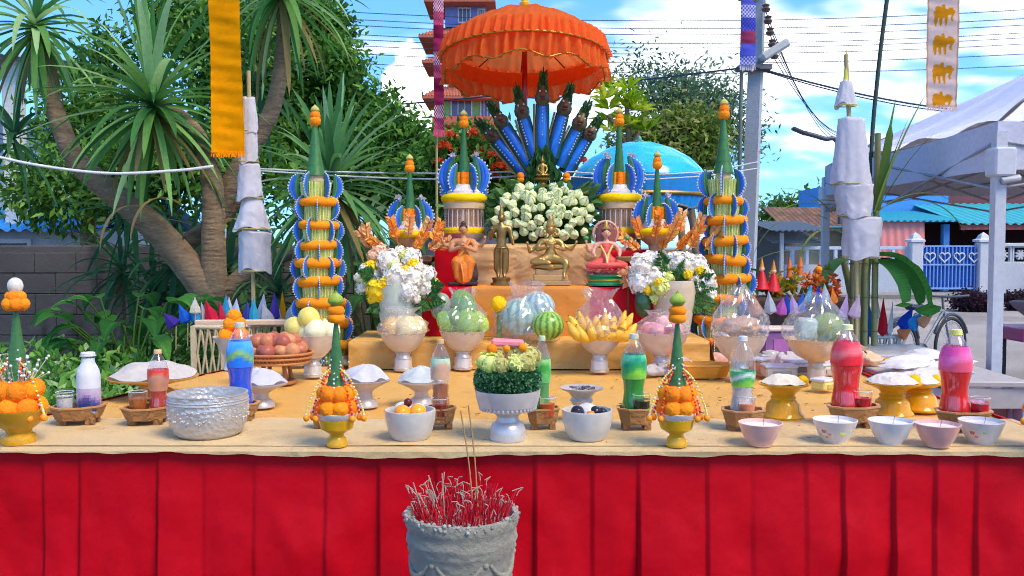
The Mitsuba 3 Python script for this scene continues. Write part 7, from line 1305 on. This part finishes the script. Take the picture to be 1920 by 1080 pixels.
# bicycles, stone bowl and pink table beyond the tent pole
def bicycle(label, px, pyg, D, rz):
    k = thing('bicycle', label, 'bicycle'); g = at(px, pyg, D); g[2] = 0; tw = place(g, rz); W = .31
    for x in (-.5, .5):
        q = part(k, 'wheel', MB().add(ring(W, .02, 40, 8), L('#3a3c40'), (x, 0, W + .02), rot(rx=math.pi / 2)), 'matte', tw); sm = MB().add(ring(W - .03, .008, 40, 6), L('#b8bcc2'), (x, 0, W + .02), rot(rx=math.pi / 2)).add(tube([[x, -.04, W + .02], [x, .04, W + .02]], .025), L('#8a8c90'))
        for j in range(18): a = j * .349; sm.add(tube([[x, 0, W + .02], [x + (W - .03) * math.cos(a), .012 * (-1) ** j, W + .02 + (W - .03) * math.sin(a)]], .002, 3), L('#c0c4c8'))
        part(q, 'rim', sm, 'satin', tw); a = np.linspace(.35, 2.7, 18); part(k, 'mudguard', MB().add(tube(np.stack([x + (W + .05) * np.cos(a), 0 * a, W + .02 + (W + .05) * np.sin(a)], -1), .022, 6), L('#4a4d54')), 'gloss', tw)
    fr = MB(); P_ = dict(a=(-.5, 0, .33), b=(-.12, 0, .3), c=(-.22, 0, .72), d=(.34, 0, .74), e=(.5, 0, .33))
    for u, v in ('ab', 'bc', 'ac', 'bd', 'cd', 'de'): fr.add(tube([P_[u], P_[v]], .016, 6), L('#8a9098'))
    part(k, 'frame', fr, 'satin', tw); part(k, 'handlebar', MB().add(tube(curve([(.4, -.26, .92), (.3, -.12, .9), (.3, .12, .9), (.4, .26, .92)], 12), .012, 6), L('#6a6e74')).add(tube([(.34, 0, .74), (.31, 0, .9)], .014), L('#6a6e74')), 'satin', tw); part(k, 'saddle', MB().add(rbox(.24, .13, .06, .025), L('#2a2a2e'), (-.24, 0, .8), flat=True), 'satin', tw); part(k, 'crank', MB().add(ring(.09, .012, 20, 6), L('#6a6c70'), (-.12, -.03, .3), rot(rx=math.pi / 2)), 'satin', tw)
bicycle('grey bicycle parked behind the right offering rack', 1735, 712, 9.9, .6)
k = thing('pink_table', 'table with pink top and dark legs at the right edge', 'table'); q = at(1930, 612, 7.0); part(k, 'top', MB().add(rbox(.8, .5, .10, .01), L('#d0527e'), q + [.2, 0, -.05], flat=True), 'satin')
for dx in (-.1, .5):
    for dy in (-.2, .2): part(k, 'leg', MB().add(box(.045, .045, q[2] - .1), L('#2a2024'), (q[0] + dx, q[1] + dy, (q[2] - .1) / 2), flat=True), 'satin')
part(k, 'rail', MB().add(box(.6, .03, .03), L('#2a2024'), (q[0] + .2, q[1] - .2, q[2] - .22), flat=True), 'satin')
solo('stone_bowl', MB().add(lathe([(0, 0), (.08, 0), (.07, .05), (.09, .08), (.17, .15), (.2, .19), (.18, .2), (0, .12)], 24), L('#a8989c')), 'stone', 'grey stone bowl standing on the pink table', 'bowl', tw=place(q + [.06, 0, 0]))
k = thing('plastic_crate', 'grey plastic crate on the ground by the tent pole', 'crate'); q = np.array([2.72, 4.5, 0])
for z in (.12, .3, .48, .62): part(k, 'band', MB().add(rbox(.42, .36, .1, .01), L('#b4b8c6'), (0, 0, z), flat=True), 'satin', place(q))
part(k, 'core', MB().add(box(.38, .32, .64), L('#8a8ea0'), (0, 0, .33), flat=True), 'satin', place(q))

# ================================================================ incense pot in the foreground
k = thing('incense_pot', 'weathered grey concrete urn of incense sticks before the table', 'incense pot'); p = at(866, 958, 2.5); s = p[1] / F; q0 = p - np.array([0, 0, p[2]])
zr = p[2] / s; m = MB(); RS = 108
prof = [(0, 0), (70, 0), (74, 14), (60, 22), (46, 40), (40, 70), (46, 110), (52, 130), (60, 150), (66, 162), (60, 170), (70, 190), (84, 240), (96, 300)]; k0 = prof[-1][1]; z1 = zr - 62; prof = [(a, b * (z1 - 60) / k0) for a, b in prof]
prof += [(92, z1 - 52), (97, z1 - 30), (99, z1 - 8), (104, z1), (102, z1 + 6), (106, z1 + 14), (104, z1 + 22), (103, z1 + 34), (107, z1 + 42), (109, z1 + 54), (107, z1 + 62), (98, z1 + 62), (94, z1 + 46), (0, z1 + 40)]
vf = lathe(prof, 72, 70); v = np.asarray(vf[0]); a = np.arctan2(v[:, 1], v[:, 0]); rr = np.hypot(v[:, 0], v[:, 1]); fl = np.where((v[:, 2] < z1 - 50) & (v[:, 2] > 200), 1 - .035 * np.abs(np.sin(a * 9)) ** .6, 1.0) * (1 + .012 * (meshkit.noise(v * .09) - .5)); v[:, :2] *= fl[:, None]
part(k, 'urn', MB().add((v, vf[1]), L('#8f8c7e'), jit=.06), 'stone', place(q0, 0, s))
sw = MB()
for j in range(6):
    a0 = -math.pi / 2 + (j - .5) * 1.047 + .52; t = np.linspace(-1, 1, 15); aa = a0 + t * .44; sw.add(tube(np.stack([97 * np.cos(aa), 97 * np.sin(aa), z1 - 14 - 30 * (1 - t ** 2)], -1), 3.5 + 2.5 * (1 - t ** 2), 7), L('#8f8c7e'), jit=.08).add(ball(1), L('#8f8c7e'), (97 * math.cos(a0 + .52), 97 * math.sin(a0 + .52), z1 - 14), s=6)
    for q in range(6): sw.add(rbox(13, 6, 11, 3), L('#8f8c7e'), (94 * math.cos(a0 + .52) * (1 - .02 * q), 94 * math.sin(a0 + .52) * (1 - .02 * q), z1 - 34 - q * 17), rot(rz=a0 + .52 + 1.57), flat=True)
part(k, 'swag_relief', sw, 'stone', place(q0, 0, s))
rg = MB()
for j in range(260): a = RND.random() * 6.283; rg.add(lumpy(1, .4, 2, j % 9), L(RND.choice(['#96948a', '#86847a', '#a4a298'])), (RND.uniform(96, 110) * math.cos(a), RND.uniform(96, 110) * math.sin(a), z1 + RND.uniform(52, 65)), s=RND.uniform(2, 4.5))
part(k, 'crusted_rim', rg, 'stone', place(q0, 0, s)); part(k, 'ash', MB().add(lumpy(3, .12, 4, 2), L('#8a847c'), (0, 0, z1 + 40), s=(94, 94, 12)), 'stone', place(q0, 0, s))
rs, gs = MB(), MB()
for j in range(420):
    a, r_ = RND.random() * 6.283, 84 * math.sqrt(RND.random()); h = RND.uniform(22, 58); b0 = np.array([r_ * math.cos(a), r_ * math.sin(a), z1 + 42]); d = np.array([RND.uniform(-.25, .25) + math.cos(a) * .25 * r_ / 84, RND.uniform(-.25, .25) + math.sin(a) * .25 * r_ / 84, 1]); b1 = b0 + d * h
    rs.add(tube([b0, b1], .95, 4), L(RND.choice(['#c81428', '#e02236', '#b01024'])))
    if j % 9 == 0: c_ = curve([b1, b1 + d * 8, b1 + d * 14 + [RND.uniform(-8, 8), 0, 2], b1 + [RND.uniform(-14, 14), -2, RND.uniform(4, 20)]], 7); gs.add(tube(c_, .9, 4), L('#b0a48e'))
for j in range(9): b0 = np.array([RND.uniform(-70, -30), -20, z1 + 44]); b1 = b0 + np.array([RND.uniform(-36, 14), -6, RND.uniform(58, 100)]); gs.add(tube([b0, b1], 1.1, 4), L('#b8a88e'))
part(k, 'red_sticks', rs, 'matte', place(q0, 0, s)); part(k, 'burnt_sticks', gs, 'matte', place(q0, 0, s))
for px, top in ((884, 770), (893, 760)):
    b0 = at(px + 3, 950, 2.47); b1 = at(px - 20 + (px - 884) * .6, top, 2.5)
    part(k, 'tall_incense_stick', MB().add(tube(curve([b0, b0 + (b1 - b0) * .5 + [.004, 0, 0], b1], 10), .0022, 5), L('#b08a52')), 'matte')

# fine pieces that the photograph does not let one pick apart
for q in scene:
    if q.rsplit('__', 1)[-1].rstrip('0123456789').rstrip('_') in ('burnt_sticks', 'red_sticks', 'white_buds', 'embossing', 'moulding', 'crusted_rim', 'petal_border', 'tassel_fringe', 'bead_row', 'flowers', 'seeds', 'pin_flowers', 'bead_string', 'green_ruffle', 'leaf_backing', 'fringe', 'painted_flower', 'foliage', 'leaves', 'rim_band') and '__' in q:
        labels.setdefault(q, {})['kind'] = 'stuff'
